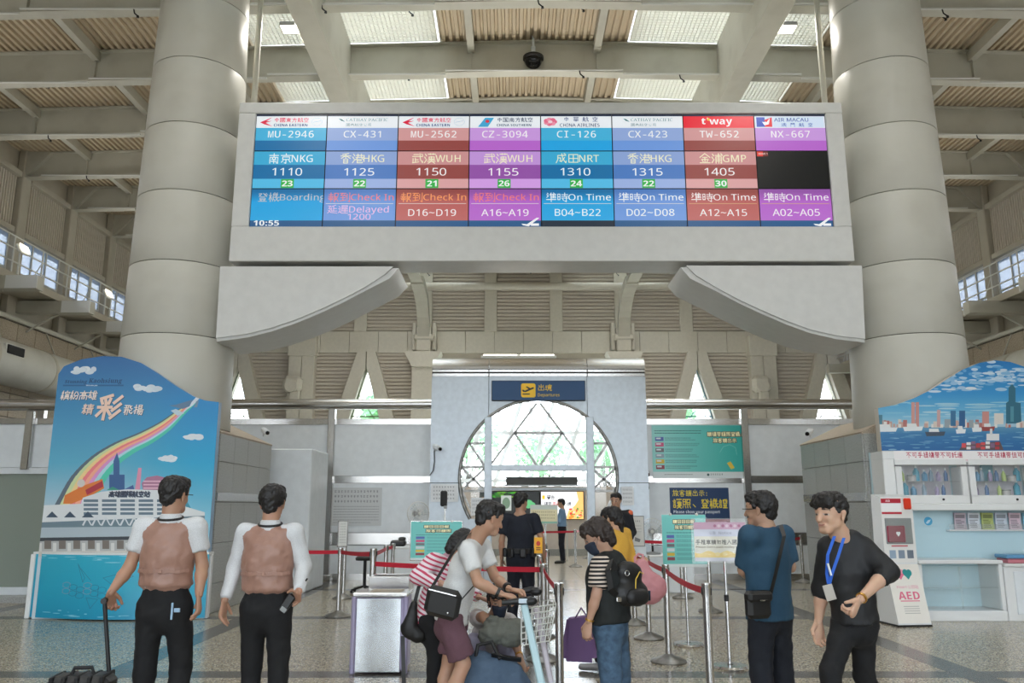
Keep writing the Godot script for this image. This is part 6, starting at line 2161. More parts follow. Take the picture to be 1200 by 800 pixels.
func right_booth() -> void:
	var D := 11.9
	var Z := -D
	var t := thing("display_booth", "white display booth with harbour poster crown, glass cases and low counter", "booth", v3(0, 0, 0))
	var px := [[1029, 478], [1050, 474], [1072, 466], [1092, 456], [1110, 444], [1128, 433], [1148, 425], [1166, 422], [1184, 424], [1202, 430], [1222, 441], [1244, 455], [1268, 466], [1300, 474]]
	var pl := PackedVector2Array()
	for q in px:
		var p := at(q[0], q[1], D)
		pl.append(Vector2(p.x, p.y))
	var xl: float = pl[0].x
	var xr: float = pl[pl.size() - 1].x
	var yb := at(1100, 528, D).y
	var yt: float = pl[7].y
	pl.append(Vector2(xr, yb))
	pl.append(Vector2(xl, yb))
	var cw := 1024
	var ch := int(1024 * (yt - yb) / (xr - xl))
	var g := Plane2.new(Vector2(xl, yb), Vector2(xr, yt), cw, ch)
	var cv := canvas(cw, ch, Color.WHITE)
	var hz: float = g.on(at(1110, 500, D)).y
	cv.vgrad(0, 0, cw, hz, [[0.0, rgb8(24, 118, 186)], [0.5, rgb8(50, 146, 206)], [0.85, rgb8(120, 184, 214)], [1.0, rgb8(170, 200, 214)]])
	cv.vgrad(0, hz, cw, ch - hz, [[0.0, rgb8(96, 152, 184)], [0.3, rgb8(56, 122, 172)], [1.0, rgb8(34, 100, 160)]])
	var rng := RandomNumberGenerator.new()
	rng.seed = 31
	for i in 130:
		var f := rng.randf()
		var p: Vector2 = g.on(at(lerpf(1095, 1200, f) + rng.randf_range(-14, 14), lerpf(446, 440, f) + rng.randfn() * 7, D))
		cv.oval(p.x, p.y, rng.randf_range(8, 30), rng.randf_range(3, 8), rgb8(90, 160, 210).lerp(rgb8(222, 228, 234), rng.randf()))
	for i in 60:
		var p: Vector2 = g.on(at(rng.randf_range(1040, 1290), rng.randf_range(470, 492), D))
		cv.oval(p.x, p.y, rng.randf_range(20, 70), rng.randf_range(2, 5), rgb8(120, 184, 214).lerp(rgb8(170, 206, 222), rng.randf()))
	for i in 130:
		var p: Vector2 = g.on(at(rng.randf_range(1030, 1298), rng.randf_range(503, 527), D))
		cv.oval(p.x, p.y, rng.randf_range(6, 30), rng.randf_range(1, 3), rgb8(60, 126, 176).lerp(rgb8(150, 190, 210), rng.randf() * 0.8))
	var poly := func(pts: Array, c: Color) -> void:
		var o := PackedVector2Array()
		for q in pts:
			o.append(g.on(at(q[0], q[1], D)))
		cv.poly(o, c)
	var bld := func(x0: float, x1: float, y0: float, y1: float, c: Color) -> void:
		poly.call([[x0, y1], [x0, y0], [x1, y0], [x1, y1]], c)
	for i in 90:
		var x := rng.randf_range(1028, 1298)
		var h := rng.randf_range(2, 9)
		bld.call(x, x + rng.randf_range(2, 7), 500 - h, 501, [rgb8(214, 202, 190), rgb8(196, 160, 150), rgb8(224, 220, 214), rgb8(150, 160, 166), rgb8(178, 110, 104)][i % 5])
	bld.call(1029, 1034, 486, 500, rgb8(66, 120, 140))
	bld.call(1068, 1072, 471, 500, rgb8(206, 150, 140))
	bld.call(1073, 1077, 471, 500, rgb8(196, 138, 130))
	bld.call(1098, 1102, 480, 500, rgb8(200, 160, 156))
	bld.call(1114, 1120, 481, 499, rgb8(54, 110, 150))
	bld.call(1124, 1131, 481, 500, rgb8(40, 92, 140))
	bld.call(1151, 1159, 482, 500, rgb8(200, 140, 132))
	bld.call(1165, 1176, 484, 497, rgb8(220, 214, 206))
	poly.call([[1179, 496], [1179, 472], [1182, 470], [1182, 454], [1184, 452], [1186, 450], [1188, 452], [1190, 455], [1190, 471], [1196, 472], [1197, 494], [1190, 496]], rgb8(44, 104, 126))
	poly.call([[1184, 494], [1184, 476], [1188, 476], [1188, 494]], rgb8(80, 142, 160))
	bld.call(1214, 1222, 484, 500, rgb8(210, 170, 150))
	bld.call(1240, 1250, 478, 500, rgb8(150, 170, 186))
	for sh in [[1096, 508, 12, 0], [1126, 505, 6, 1], [1145, 503, 6, 1], [1038, 503, 14, 1], [1070, 502, 12, 1], [1158, 502, 8, 2], [1210, 506, 10, 0]]:
		var x: float = sh[0]
		var y: float = sh[1]
		var w: float = sh[2]
		poly.call([[x - w, y - 2], [x + w, y - 2.5], [x + w * 0.85, y + 2.5], [x - w * 0.85, y + 3]], [rgb8(66, 80, 96), rgb8(226, 230, 232), rgb8(150, 66, 62)][sh[3]])
		poly.call([[x - w * 0.6, y - 6], [x + w * 0.3, y - 6], [x + w * 0.4, y - 2], [x - w * 0.6, y - 2]], rgb8(226, 228, 228))
	poly.call([[1124, 527], [1128, 521], [1172, 517], [1176, 527]], rgb8(96, 80, 84))
	for i in 16:
		var x := 1127.0 + (i % 8) * 5.6
		var y := 519.0 + (i / 8) * 4.0 - (i % 3)
		bld.call(x, x + 5, y, y + 3.4, [rgb8(214, 80, 84), rgb8(230, 226, 224), rgb8(130, 100, 130), rgb8(180, 60, 66)][i % 4])
	bld.call(1156, 1171, 508, 516, rgb8(226, 226, 226))
	bld.call(1160, 1163, 502, 509, rgb8(214, 214, 214))
	obj("crown_panel", mb().prism(pl, Z - 0.14, Z - 0.002, Transform3D(), true), mat("crown edge", rgb8(206, 198, 184), 0.5), t)
	obj("crown_print", mb().prism(pl, Z - 0.002, Z, Transform3D(), true, Rect2(xl, yb, xr - xl, yt - yb)), print_mat("harbour poster", cv.tex()), t)
	# the body: side posts, bands and shelves round two glass cases
	var q := func(x: float, y: float) -> Vector2:
		var p := at(x, y, D)
		return Vector2(p.x, p.y)
	var body := mb()
	var y_case_t: float = q.call(1100, 538).y
	var y_case_b: float = q.call(1100, 590).y
	var y_niche_t: float = q.call(1100, 598).y
	var y_ctr: float = q.call(1100, 657).y
	body.box(v3((xl + xr) / 2, (yb + y_case_t) / 2, Z - 0.2), v3(xr - xl, yb - y_case_t, 0.4), 0.01)
	body.box(v3((xl + xr) / 2, (y_case_b + y_niche_t) / 2, Z - 0.2), v3(xr - xl, y_case_b - y_niche_t, 0.44), 0.012)
	var xpost: float = q.call(1050, 560).x
	body.box(v3((xl + xpost) / 2, yb / 2 - 0.02, Z - 0.205), v3(xpost - xl - 0.004, yb - 0.04, 0.4), 0.01)
	body.box(v3(xr - 0.11, yb / 2 - 0.02, Z - 0.205), v3(0.2, yb - 0.04, 0.4), 0.01)
	for x in [1135.0, 1221.0]:
		body.box(v3(q.call(x, 560).x, (y_case_t + y_case_b) / 2, Z - 0.21), v3(0.09, y_case_t - y_case_b - 0.21, 0.34))
	obj("booth_body", body, M.white_gloss, t)
	obj("back_panel", mb().box(v3((xl + xr) / 2, yb / 2, Z - 0.43), v3(xr - xl, yb, 0.06)), mat("pale blue back panel", rgb8(196, 224, 232), 0.3), t)
	var rng2 := RandomNumberGenerator.new()
	rng2.seed = 5
	var lab := canvas(1024, 48, rgb8(240, 236, 236))
	lab.cjk("不可手提攜帶不可託運", 60, 18, 24, rgb8(186, 60, 84), 2.0, 0.0, 1.0, 1.16)
	lab.marks(40, 38, 330, 6, rgb8(214, 130, 150), rng2, false)
	lab.cjk("不可手提攜帶但可託運", 410, 18, 24, rgb8(186, 60, 84), 2.0, 0.0, 1.0, 1.16)
	lab.marks(400, 38, 330, 6, rgb8(214, 130, 150), rng2, false)
	obj("case_lettering", mb().face(v3(xpost, yb - 0.16, Z + 0.004), v3(xr - 0.2, yb - 0.16, Z + 0.004), v3(xr - 0.2, yb, Z + 0.004), v3(xpost, yb, Z + 0.004)), print_mat("case lettering", lab.tex()), t)
	var kinds := [["bottle", rgb8(190, 210, 120), 0.17, 0.03], ["jar", rgb8(196, 190, 190), 0.09, 0.06], ["bottle", rgb8(60, 160, 190), 0.22, 0.045], ["bottle", rgb8(90, 150, 190), 0.16, 0.04], ["bottle", rgb8(150, 170, 190), 0.19, 0.03], ["bottle", rgb8(170, 150, 190), 0.16, 0.03], ["bottle", rgb8(70, 110, 170), 0.18, 0.028]]
	var xs := [1050.0, 1136.0, 1222.0]
	for i in 3:
		var x0: float = q.call(xs[i], 560).x
		var x1: float = minf(q.call(xs[i] + 84, 560).x, xr - 0.2)
		var fr := mb()
		var h := y_case_t - y_case_b
		var ym := (y_case_t + y_case_b) / 2
		fr.box(v3((x0 + x1) / 2, y_case_t - 0.04, Z - 0.02), v3(x1 - x0, 0.08, 0.06), 0.006).box(v3((x0 + x1) / 2, y_case_b + 0.06, Z - 0.02), v3(x1 - x0, 0.12, 0.06), 0.006)
		fr.box(v3(x0 + 0.045, ym, Z - 0.02), v3(0.09, h - 0.204, 0.06), 0.006).box(v3(x1 - 0.045, ym, Z - 0.02), v3(0.09, h - 0.204, 0.06), 0.006)
		var dr := obj("case_door", fr, M.white_gloss, t)
		obj("pane", mb().box(v3((x0 + x1) / 2, ym, Z - 0.03), v3(x1 - x0 - 0.16, h - 0.16, 0.008)), M.glass, dr)
		obj("lock", mb().tube([v3((x0 + x1) / 2 + 0.13, y_case_b + 0.06, Z + 0.008), v3((x0 + x1) / 2 + 0.13, y_case_b + 0.06, Z + 0.02)], 0.016, 10), M.black, dr)
		obj("shelf", mb().box(v3((x0 + x1) / 2, ym, Z - 0.22), v3(x1 - x0 - 0.16, 0.012, 0.34)), M.acrylic, t)
		obj("case_floor", mb().box(v3((x0 + x1) / 2, y_case_b + 0.10, Z - 0.22), v3(x1 - x0 - 0.1, 0.02, 0.36)), M.white_gloss, t)
		obj("case_back", mb().box(v3((x0 + x1) / 2, ym, Z - 0.395), v3(x1 - x0 - 0.1, h, 0.01)), mat("case back", rgb8(230, 222, 230), 0.5), t)
		if i == 2:
			continue
		for r in 2:
			var yy := ym + 0.006 if r == 0 else y_case_b + 0.11
			for k in (7 if r == 0 else 5):
				var kd: Array = kinds[(k + i * 3 + r * 2) % 7]
				var lx := lerpf(x0 + 0.16, x1 - 0.2, (k + 0.4 * absf(zig(k + 9 * r + i))) / (6.6 if r == 0 else 4.6))
				var it := thing("sample_" + String(kd[0]), "small sample %s on the %s shelf of the %s glass case" % [kd[0], "upper" if r == 0 else "lower", ["lock-fronted first", "second"][i]], kd[0], v3(lx, yy, Z - 0.15), 0.0, "banned goods samples in the glass cases")
				var mm := mat("sample %d" % ((k + i * 3 + r * 2) % 7), kd[1], 0.3)
				if kd[0] == "bottle":
					obj("bottle_body", bottle(kd[2], kd[3]), mm, it)
					obj("bottle_cap", mb().lathe([Vector2(kd[3] * 0.5, kd[2] * 0.86), Vector2(kd[3] * 0.5, kd[2] * 1.02), Vector2(0, kd[2] * 1.02)], 10), M.white_gloss, it)
				else:
					obj("jar_body", mb().lathe([Vector2(0, 0), Vector2(kd[3], 0), Vector2(kd[3], kd[2] * 0.8), Vector2(0, kd[2] * 0.8)], 12), mm, it)
					obj("jar_lid", mb().lathe([Vector2(kd[3] * 1.04, kd[2] * 0.8), Vector2(kd[3] * 1.04, kd[2]), Vector2(0, kd[2])], 12), M.grey, it)
		if i == 0:
			continue
		var bk := thing("sample_box", "teal picture box leaning in the second glass case", "box", v3(lerpf(x0, x1, 0.42), ym + 0.006, Z - 0.3), 0.2)
		obj("carton", mb().box(v3(0, 0.12, 0), v3(0.2, 0.24, 0.03), 0.004), mat("teal carton", rgb8(80, 150, 170), 0.5), bk)
	# brochure rack in the niche
	var xa: float = q.call(1129, 610).x
	var ra := thing("brochure_rack", "clear wall rack for leaflets in the pale blue niche", "rack", v3(xa, q.call(1120, 622).y, Z - 0.36))
	obj("ledge", mb().box(v3(0.75, 0.0, 0), v3(1.6, 0.02, 0.1), 0.004), M.white_gloss, ra)
	obj("lip", mb().box(v3(0.75, 0.05, 0.05), v3(1.6, 0.08, 0.006)), M.acrylic, ra)
	var lc := [rgb8(206, 190, 200), rgb8(224, 226, 232), rgb8(186, 196, 120), rgb8(214, 220, 230), rgb8(226, 200, 210), rgb8(140, 196, 216), rgb8(214, 206, 220), rgb8(190, 210, 224)]
	for i in 8:
		var lf := canvas(64, 88, lc[i])
		lf.rect(6, 8, 52, 20, (lc[i] as Color).darkened(0.3))
		for r in 5:
			lf.rect(8, 36 + r * 9, 30 + 18 * absf(zig(i + r)), 4, (lc[i] as Color).darkened(0.4))
		var b := thing("leaflet", ["folded pink and grey leaflet at the end of the wall rack", "leaflet in pale white standing second in the wall rack", "olive-green striped leaflet in the wall rack", "pale blue-grey leaflet beside the olive-green one", "pale pink leaflet in the wall rack", "light sky-blue leaflet in the wall rack", "pale lilac leaflet in the wall rack", "pale steel-blue leaflet in the wall rack"][i], "leaflet", v3(xa + 0.06 + i * 0.2, q.call(1120, 622).y + 0.01, Z - 0.36), 0.0, "leaflets in the rack")
		obj("paper", mb().face(v3(0, 0, 0.02), v3(0.17, 0, 0.02), v3(0.17, 0.24, -0.02), v3(0, 0.24, -0.02)).box(v3(0.085, 0.12, -0.006), v3(0.168, 0.236, 0.008), 0.0, Basis(Vector3.RIGHT, 0.16)), print_mat("leaflet %d" % i, lf.tex()), b)
	var seal := canvas(64, 64, rgb8(196, 224, 232))
	seal.oval(32, 32, 28, 28, rgb8(70, 170, 214))
	seal.poly(PackedVector2Array([Vector2(14, 44), Vector2(30, 26), Vector2(52, 20), Vector2(40, 40), Vector2(26, 50)]), rgb8(190, 222, 236))
	var sp: Vector2 = q.call(1104, 611)
	obj("round_emblem", mb().face(v3(sp.x - 0.07, sp.y - 0.07, Z - 0.395), v3(sp.x + 0.07, sp.y - 0.07, Z - 0.395), v3(sp.x + 0.07, sp.y + 0.07, Z - 0.395), v3(sp.x - 0.07, sp.y + 0.07, Z - 0.395)), print_mat("round emblem", seal.tex()), t)
	# low counter: a glass case and a white cupboard
	var xc0: float = q.call(1068, 680).x
	var xc1: float = q.call(1166, 680).x
	var ct := thing("counter_case", "low white counter with a glass-fronted case below the blue niche", "counter", v3(0, 0, Z + 0.0))
	obj("worktop", mb().box(v3((xc0 + xc1) / 2, y_ctr, -0.05), v3(xc1 - xc0, 0.05, 0.6), 0.01), M.white_gloss, ct)
	obj("plinth", mb().box(v3((xc0 + xc1) / 2, 0.07, -0.05), v3(xc1 - xc0, 0.14, 0.56), 0.01), M.white_gloss, ct)
	for x in [xc0 + 0.031, xc1 - 0.031]:
		obj("end_panel", mb().box(v3(x, y_ctr / 2 + 0.056, -0.052), v3(0.058, y_ctr - 0.17, 0.55), 0.008), M.white_gloss, ct)
	obj("case_back", mb().box(v3((xc0 + xc1) / 2, y_ctr / 2, -0.3), v3(xc1 - xc0 - 0.1, y_ctr - 0.05, 0.02)), mat("pale blue back panel", rgb8(196, 224, 232), 0.3), ct)
	obj("glass_shelf", mb().box(v3((xc0 + xc1) / 2, y_ctr * 0.56, -0.06), v3(xc1 - xc0 - 0.12, 0.012, 0.46)), M.acrylic, ct)
	for i in 2:
		obj("sliding_pane", mb().box(v3(lerpf(xc0, xc1, 0.27 + 0.46 * i), y_ctr / 2 + 0.05, 0.2 - 0.015 * i), v3((xc1 - xc0) * 0.48, y_ctr - 0.22, 0.008)), M.glass, ct)
	var cu := thing("white_cupboard", "white cupboard with one door beside the glass-fronted counter case", "cupboard", v3(xc1, 0, Z))
	var cwid := xr - xc1
	obj("carcass", mb().box(v3(cwid / 2, y_ctr * 0.46, -0.05), v3(cwid - 0.01, y_ctr * 0.92, 0.56), 0.008).box(v3(cwid / 2, y_ctr * 0.945, -0.04), v3(cwid, 0.04, 0.62), 0.008), M.white_gloss, cu)
	var cd := obj("door", mb().box(v3(0.62, y_ctr * 0.48, 0.235), v3(0.98, y_ctr * 0.72, 0.02), 0.006), M.white, cu)
	obj("lock", mb().tube([v3(0.4, y_ctr * 0.78, 0.245), v3(0.4, y_ctr * 0.78, 0.26)], 0.018, 10), M.black, cd)
	var tr := thing("leaflet_tray", "blue-rimmed tray of papers on the white cupboard", "tray", v3(xc1 + 0.3, y_ctr * 0.945 + 0.02, Z + 0.02))
	obj("tray_body", mb().box(v3(0, 0.03, 0), v3(0.36, 0.06, 0.28), 0.01), mat("tray pink", rgb8(196, 120, 130), 0.4), tr)
	obj("tray_rim", mb().box(v3(0, 0.09, 0), v3(0.4, 0.05, 0.3), 0.012), mat("tray blue", rgb8(96, 150, 190), 0.4), tr)
	obj("papers", mb().box(v3(0.26, 0.09, -0.05), v3(0.14, 0.16, 0.1), 0.004, Basis(Vector3.UP, 0.3)), M.white, tr)

func aed_stand() -> void:
	# leaning white cabinet: outline in side view, with a wider wedge foot
	var p := gnd(1063, 732)
	var t := thing("first_aid_stand", "white wedge-footed AED stand with a window and heart emblem", "stand", p, 0.12)
	var w := 0.46
	var sidev := PackedVector2Array([Vector2(-0.30, 0.0), Vector2(0.18, 0.0), Vector2(0.18, 0.04), Vector2(0.0, 0.78), Vector2(0.0, 1.66), Vector2(-0.22, 1.70), Vector2(-0.24, 0.7)])
	obj("cabinet", mb().prism(sidev, -w / 2, w / 2, Transform3D(Basis(v3(0, 0, 1), Vector3.UP, v3(-1, 0, 0)), Vector3.ZERO)), M.white_gloss, t)
	obj("foot", mb().box(v3(0, 0.012, -0.06), v3(w + 0.02, 0.024, 0.5), 0.006), M.black, t)
	var cv := canvas(256, 430, rgb8(232, 230, 226))
	cv.rect(6, 6, 160, 30, rgb8(186, 30, 52))
	cv.text("AED", 60, 21, 14, W8, "Droid Sans", true)
	cv.rect(6, 36, 160, 60, rgb8(246, 244, 244))
	cv.rect(6, 96, 160, 14, rgb8(186, 30, 52))
	cv.rect(34, 146, 190, 150, rgb8(150, 156, 156))
	for i in 3:
		cv.rect(40 + i * 70, 350, 50, 54, rgb8(150, 170, 190).lerp(rgb8(90, 96, 104), i * 0.3))
	cv.rect(60, 318, 130, 8, rgb8(200, 80, 90))
	obj("upper_print", mb().face(v3(-w / 2, 0.8, 0.003), v3(w / 2, 0.8, 0.003), v3(w / 2, 1.65, 0.003), v3(-w / 2, 1.65, 0.003)), print_mat("stand upper print", cv.tex()), t)
	obj("window_frame", mb().box(v3(0.0, 1.21, 0.008), v3(0.38, 0.34, 0.02), 0.006), M.grey, t)
	obj("kit_bag", mb().box(v3(-0.05, 1.17, 0.022), v3(0.26, 0.22, 0.03), 0.02), mat("first aid red", rgb8(150, 40, 66), 0.5), t)
	var hv := canvas(64, 64, rgb8(150, 40, 66))
	hv.oval(24, 24, 12, 12, W8)
	hv.oval(40, 24, 12, 12, W8)
	hv.poly(PackedVector2Array([Vector2(13, 29), Vector2(51, 29), Vector2(32, 54)]), W8)
	obj("kit_emblem", mb().face(v3(-0.08, 1.12, 0.0385), v3(0.02, 1.12, 0.0385), v3(0.02, 1.22, 0.0385), v3(-0.08, 1.22, 0.0385)), print_mat("kit emblem", hv.tex()), t)
	obj("window_pane", mb().box(v3(0.0, 1.21, 0.045), v3(0.34, 0.3, 0.006)), M.glass, t)
	obj("beacon", mb().box(v3(0.15, 1.57, 0.02), v3(0.1, 0.15, 0.05), 0.015), mat("beacon red", rgb8(226, 58, 28), 0.3), t)
	var lw := canvas(256, 420, rgb8(234, 229, 220))
	for k in [[78, 60, rgb8(214, 90, 126)], [112, 62, rgb8(228, 150, 170)], [140, 60, rgb8(30, 140, 140)], [170, 62, rgb8(30, 140, 140)]]:
		lw.oval(k[0], k[1], 21, 24, k[2])
	lw.poly(PackedVector2Array([Vector2(58, 68), Vector2(132, 68), Vector2(96, 112)]), rgb8(220, 110, 140))
	lw.poly(PackedVector2Array([Vector2(120, 68), Vector2(190, 68), Vector2(156, 112)]), rgb8(30, 140, 140))
	lw.text("Heart", 90, 164, 20, rgb8(226, 150, 170), "Droid Sans", false, 0.5, 1.2)
	lw.cjk("公共站", 176, 164, 26, rgb8(226, 150, 170), 1.8)
	lw.text("AED", 130, 226, 54, rgb8(222, 104, 134), "Droid Sans", true, 0.5, 1.2)
	lw.rect(56, 260, 150, 8, rgb8(226, 130, 150))
	for i in 4:
		lw.rect(70, 300 + i * 16, 120, 5, rgb8(180, 176, 172))
	obj("lower_print", mb().face(v3(-w / 2, 0.045, 0.1815), v3(w / 2, 0.045, 0.1815), v3(w / 2, 0.775, 0.0035), v3(-w / 2, 0.775, 0.0035)), print_mat("stand lower print", lw.tex()), t)
# ---------------------------------------------------------------- barriers, signs, counters
func post_at(label: String, p: Vector3, h := 0.95, r := 0.033, group := "", flat_base := false) -> Node3D:
	var t := thing("barrier_post", label, "barrier post", v3(p.x, 0, p.z), 0.0, group)
	if flat_base:
		obj("base", mb().lathe([Vector2(0, 0), Vector2(0.165, 0), Vector2(0.17, 0.008), Vector2(0.165, 0.03), Vector2(0.03, 0.034)], 28), M.steel, t)
	else:
		obj("base", mb().lathe([Vector2(0, 0), Vector2(0.178, 0), Vector2(0.18, 0.012), Vector2(0.172, 0.024), Vector2(0.06, 0.066), Vector2(r, 0.085)], 28), M.steel_dull, t)
	obj("pole", mb().tube([v3(0, 0.03, 0), v3(0, h - 0.03, 0)], r, 18), M.steel, t)
	obj("cap", mb().lathe([Vector2(r + 0.003, h - 0.1), Vector2(r + 0.004, h - 0.02), Vector2(r + 0.006, h - 0.012), Vector2(r + 0.004, h), Vector2(0, h + 0.004)], 18), M.steel, t)
	obj("belt_slot", mb().box(v3(0, h - 0.06, 0), v3(2 * r + 0.014, 0.055, 0.03), 0.004), M.black, t)
	return t

func belt(label: String, a: Vector3, b: Vector3, sag := 0.012, group := "") -> void:
	var t := thing("barrier_belt", label, "barrier belt", v3(a.x, 0, a.z), 0.0, group)
	var path := []
	for i in 11:
		var f := i / 10.0
		var p := a.lerp(b, f) - v3(a.x, 0, a.z)
		p.y -= sag * 4 * f * (1 - f)
		path.append(p)
	obj("webbing", mb().strip(path, v3(0, 0.052, 0), 0.0012), M.red_belt, t)
	obj("belt_clip", mb().box(path[10], v3(0.02, 0.056, 0.02), 0.003), M.black, t)

func barriers() -> void:
	var d := func(px: float, dist: float) -> Vector3:
		var p := at(px, 700, dist)
		return v3(p.x, 0, -dist)
	var P := {}
	var lst := [
		["a", 655, 6.6, "steel barrier post beside the luggage trolley, tied by a belt to the queue lane"],
		["b", 828, 6.6, "steel barrier post before the clear acrylic notice stand"],
		["c", 781, 8.7, "steel barrier post behind the pink shopping bag, holding the slanting red belt"],
		["d", 759, 10.2, "steel barrier post partly hidden by the pink shopping bag"],
		["e", 743, 11.4, "steel barrier post behind the black backpack, far from the slanting belt"],
		["f", 637, 8.8, "steel barrier post at the bend of the belt behind the luggage trolley"],
		["g", 633, 10.3, "steel barrier post in the queue lane behind the officer, bearing a yellow warning plate"],
		["h", 641, 11.7, "steel barrier post in the queue lane, second behind the yellow warning plate"],
		["i", 639, 13.6, "steel barrier post in the queue lane, third behind the yellow warning plate"],
		["j", 397, 12.2, "steel barrier post topped by a small grey notice holder"],
		["k", 436, 9.7, "tall steel barrier post behind the steel bin box"],
		["l", 451, 13.2, "steel barrier post beside the white desk with the fan"],
		["m", 459, 13.6, "steel barrier post touching the white desk with the fan"],
		["n", 943, 17.5, "steel barrier post against the white partition beside the granite pedestal"],
		["o", 832, 12.7, "steel barrier post behind the acrylic notice stand"],
		["p", 675, 22.0, "steel barrier post beyond the arch beside the white display"],
		["q", 570, 22.0, "steel barrier post beyond the arch beside the dark display"],
		["r", 402, 14.5, "steel barrier post before the grey wall notice"],
		["s", 215, 12.9, ""], ["u", 752, 15.0, "steel barrier post by the guard's podium"], ["w", 690, 25.5, "steel barrier post deep beyond the arch"]]
	for q in lst:
		P[q[0]] = d.call(q[1], q[2])
		if q[3]:
			post_at(q[3], P[q[0]], 1.06 if q[0] == "k" else 0.95, 0.037 if q[0] == "k" else 0.032)
	var y := 0.89
	var up := v3(0, y, 0)
	belt("slanting red belt from the pink shopping bag to the post by the notice stand", P.c + up, P.b + up, 0.03)
	belt("red belt running behind the pink shopping bag", P.d + up, P.c + up)
	belt("red belt between the two posts behind the black backpack", P.e + up, P.d + up)
	belt("red belt stretched across the lane behind the man in the white polo", P.k + up, P.f + up)
	belt("short red belt from the lane's bend to the post by the trolley", P.f + up, P.a + up, 0.02)
	belt("red belt between the lane posts behind the yellow plate", P.f + up, P.g + up)
	belt("red belt between the two far lane posts", P.g + up, P.h + up)
	belt("red belt from the lane towards the arch", P.h + up, P.i + up)
	belt("red belt from the notice post towards the granite pedestal", P.j + up, d.call(300, 12.6) + up)
	belt("red belt from the notice post to the tall post behind the bin", P.j + up, P.k + v3(0, 1.0, 0))
	belt("red belt from the tall post to the desk posts", P.k + v3(0, 1.0, 0), P.l + up)
	belt("red belt joining the two desk posts", P.l + up, P.m + up, 0.0)
	belt("red belt along the partition beside the granite pedestal", P.n + up, d.call(905, 16.4) + up)
	belt("red belt before the guard's podium and the round fan", P.u + v3(0, 0.93, 0), d.call(800, 14.6) + v3(0, 0.93, 0))
	belt("red belt beyond the arch across the screening lane", P.q + up, P.p + up)
	belt("red belt beyond the arch at the lane's side", P.p + up, P.w + up)
	# wall post that takes the belt's end beside the pedestal
	var wp := d.call(300, 12.6)
	post_at("steel barrier post standing close to the granite pedestal and notice lane", wp)
	post_at("steel barrier post behind the teal sign stand's poster", d.call(800, 14.6))
	post_at("steel barrier post before the partition behind the man in the teal polo", d.call(905, 16.4))
	# yellow warning plate on its post
	var yp: Vector3 = P.g
	var yc := canvas(96, 160, rgb8(244, 178, 30))
	yc.oval(48, 60, 26, 26, rgb8(206, 60, 40))
	yc.rect(20, 100, 56, 10, rgb8(120, 50, 30))
	yc.rect(20, 120, 56, 10, rgb8(120, 50, 30))
	var pt := thing("warning_plate", "small yellow warning plate hung on a lane post", "plate", v3(yp.x - 0.02, 0.98, yp.z + 0.05))
	obj("plate", mb().box(v3(0, 0.09, 0), v3(0.1, 0.19, 0.01), 0.002), mat("plate yellow", rgb8(244, 178, 30), 0.5), pt)
	obj("print", mb().face(v3(-0.046, 0.0, 0.0065), v3(0.046, 0.0, 0.0065), v3(0.046, 0.18, 0.0065), v3(-0.046, 0.18, 0.0065)), print_mat("warning print", yc.tex()), pt)
	# small grey notice holder on its post
	var rng := RandomNumberGenerator.new()
	rng.seed = 12
	var gp: Vector3 = P.j
	var gc := canvas(96, 256, rgb8(206, 206, 200))
	for i in 8:
		gc.marks(12, 18 + i * 28, 72, 12, rgb8(110, 110, 108), rng)
	var gh := thing("notice_holder", "narrow grey notice holder standing on a barrier post", "notice", v3(gp.x + 0.02, 0.955, gp.z), 0.35)
	obj("holder_frame", mb().box(v3(0, 0.19, 0), v3(0.15, 0.37, 0.02), 0.004), M.steel_dull, gh)
	obj("paper", mb().face(v3(-0.06, 0.02, 0.0115), v3(0.06, 0.02, 0.0115), v3(0.06, 0.36, 0.0115), v3(-0.06, 0.36, 0.0115)), print_mat("notice paper", gc.tex()), gh)
	sign_stands()

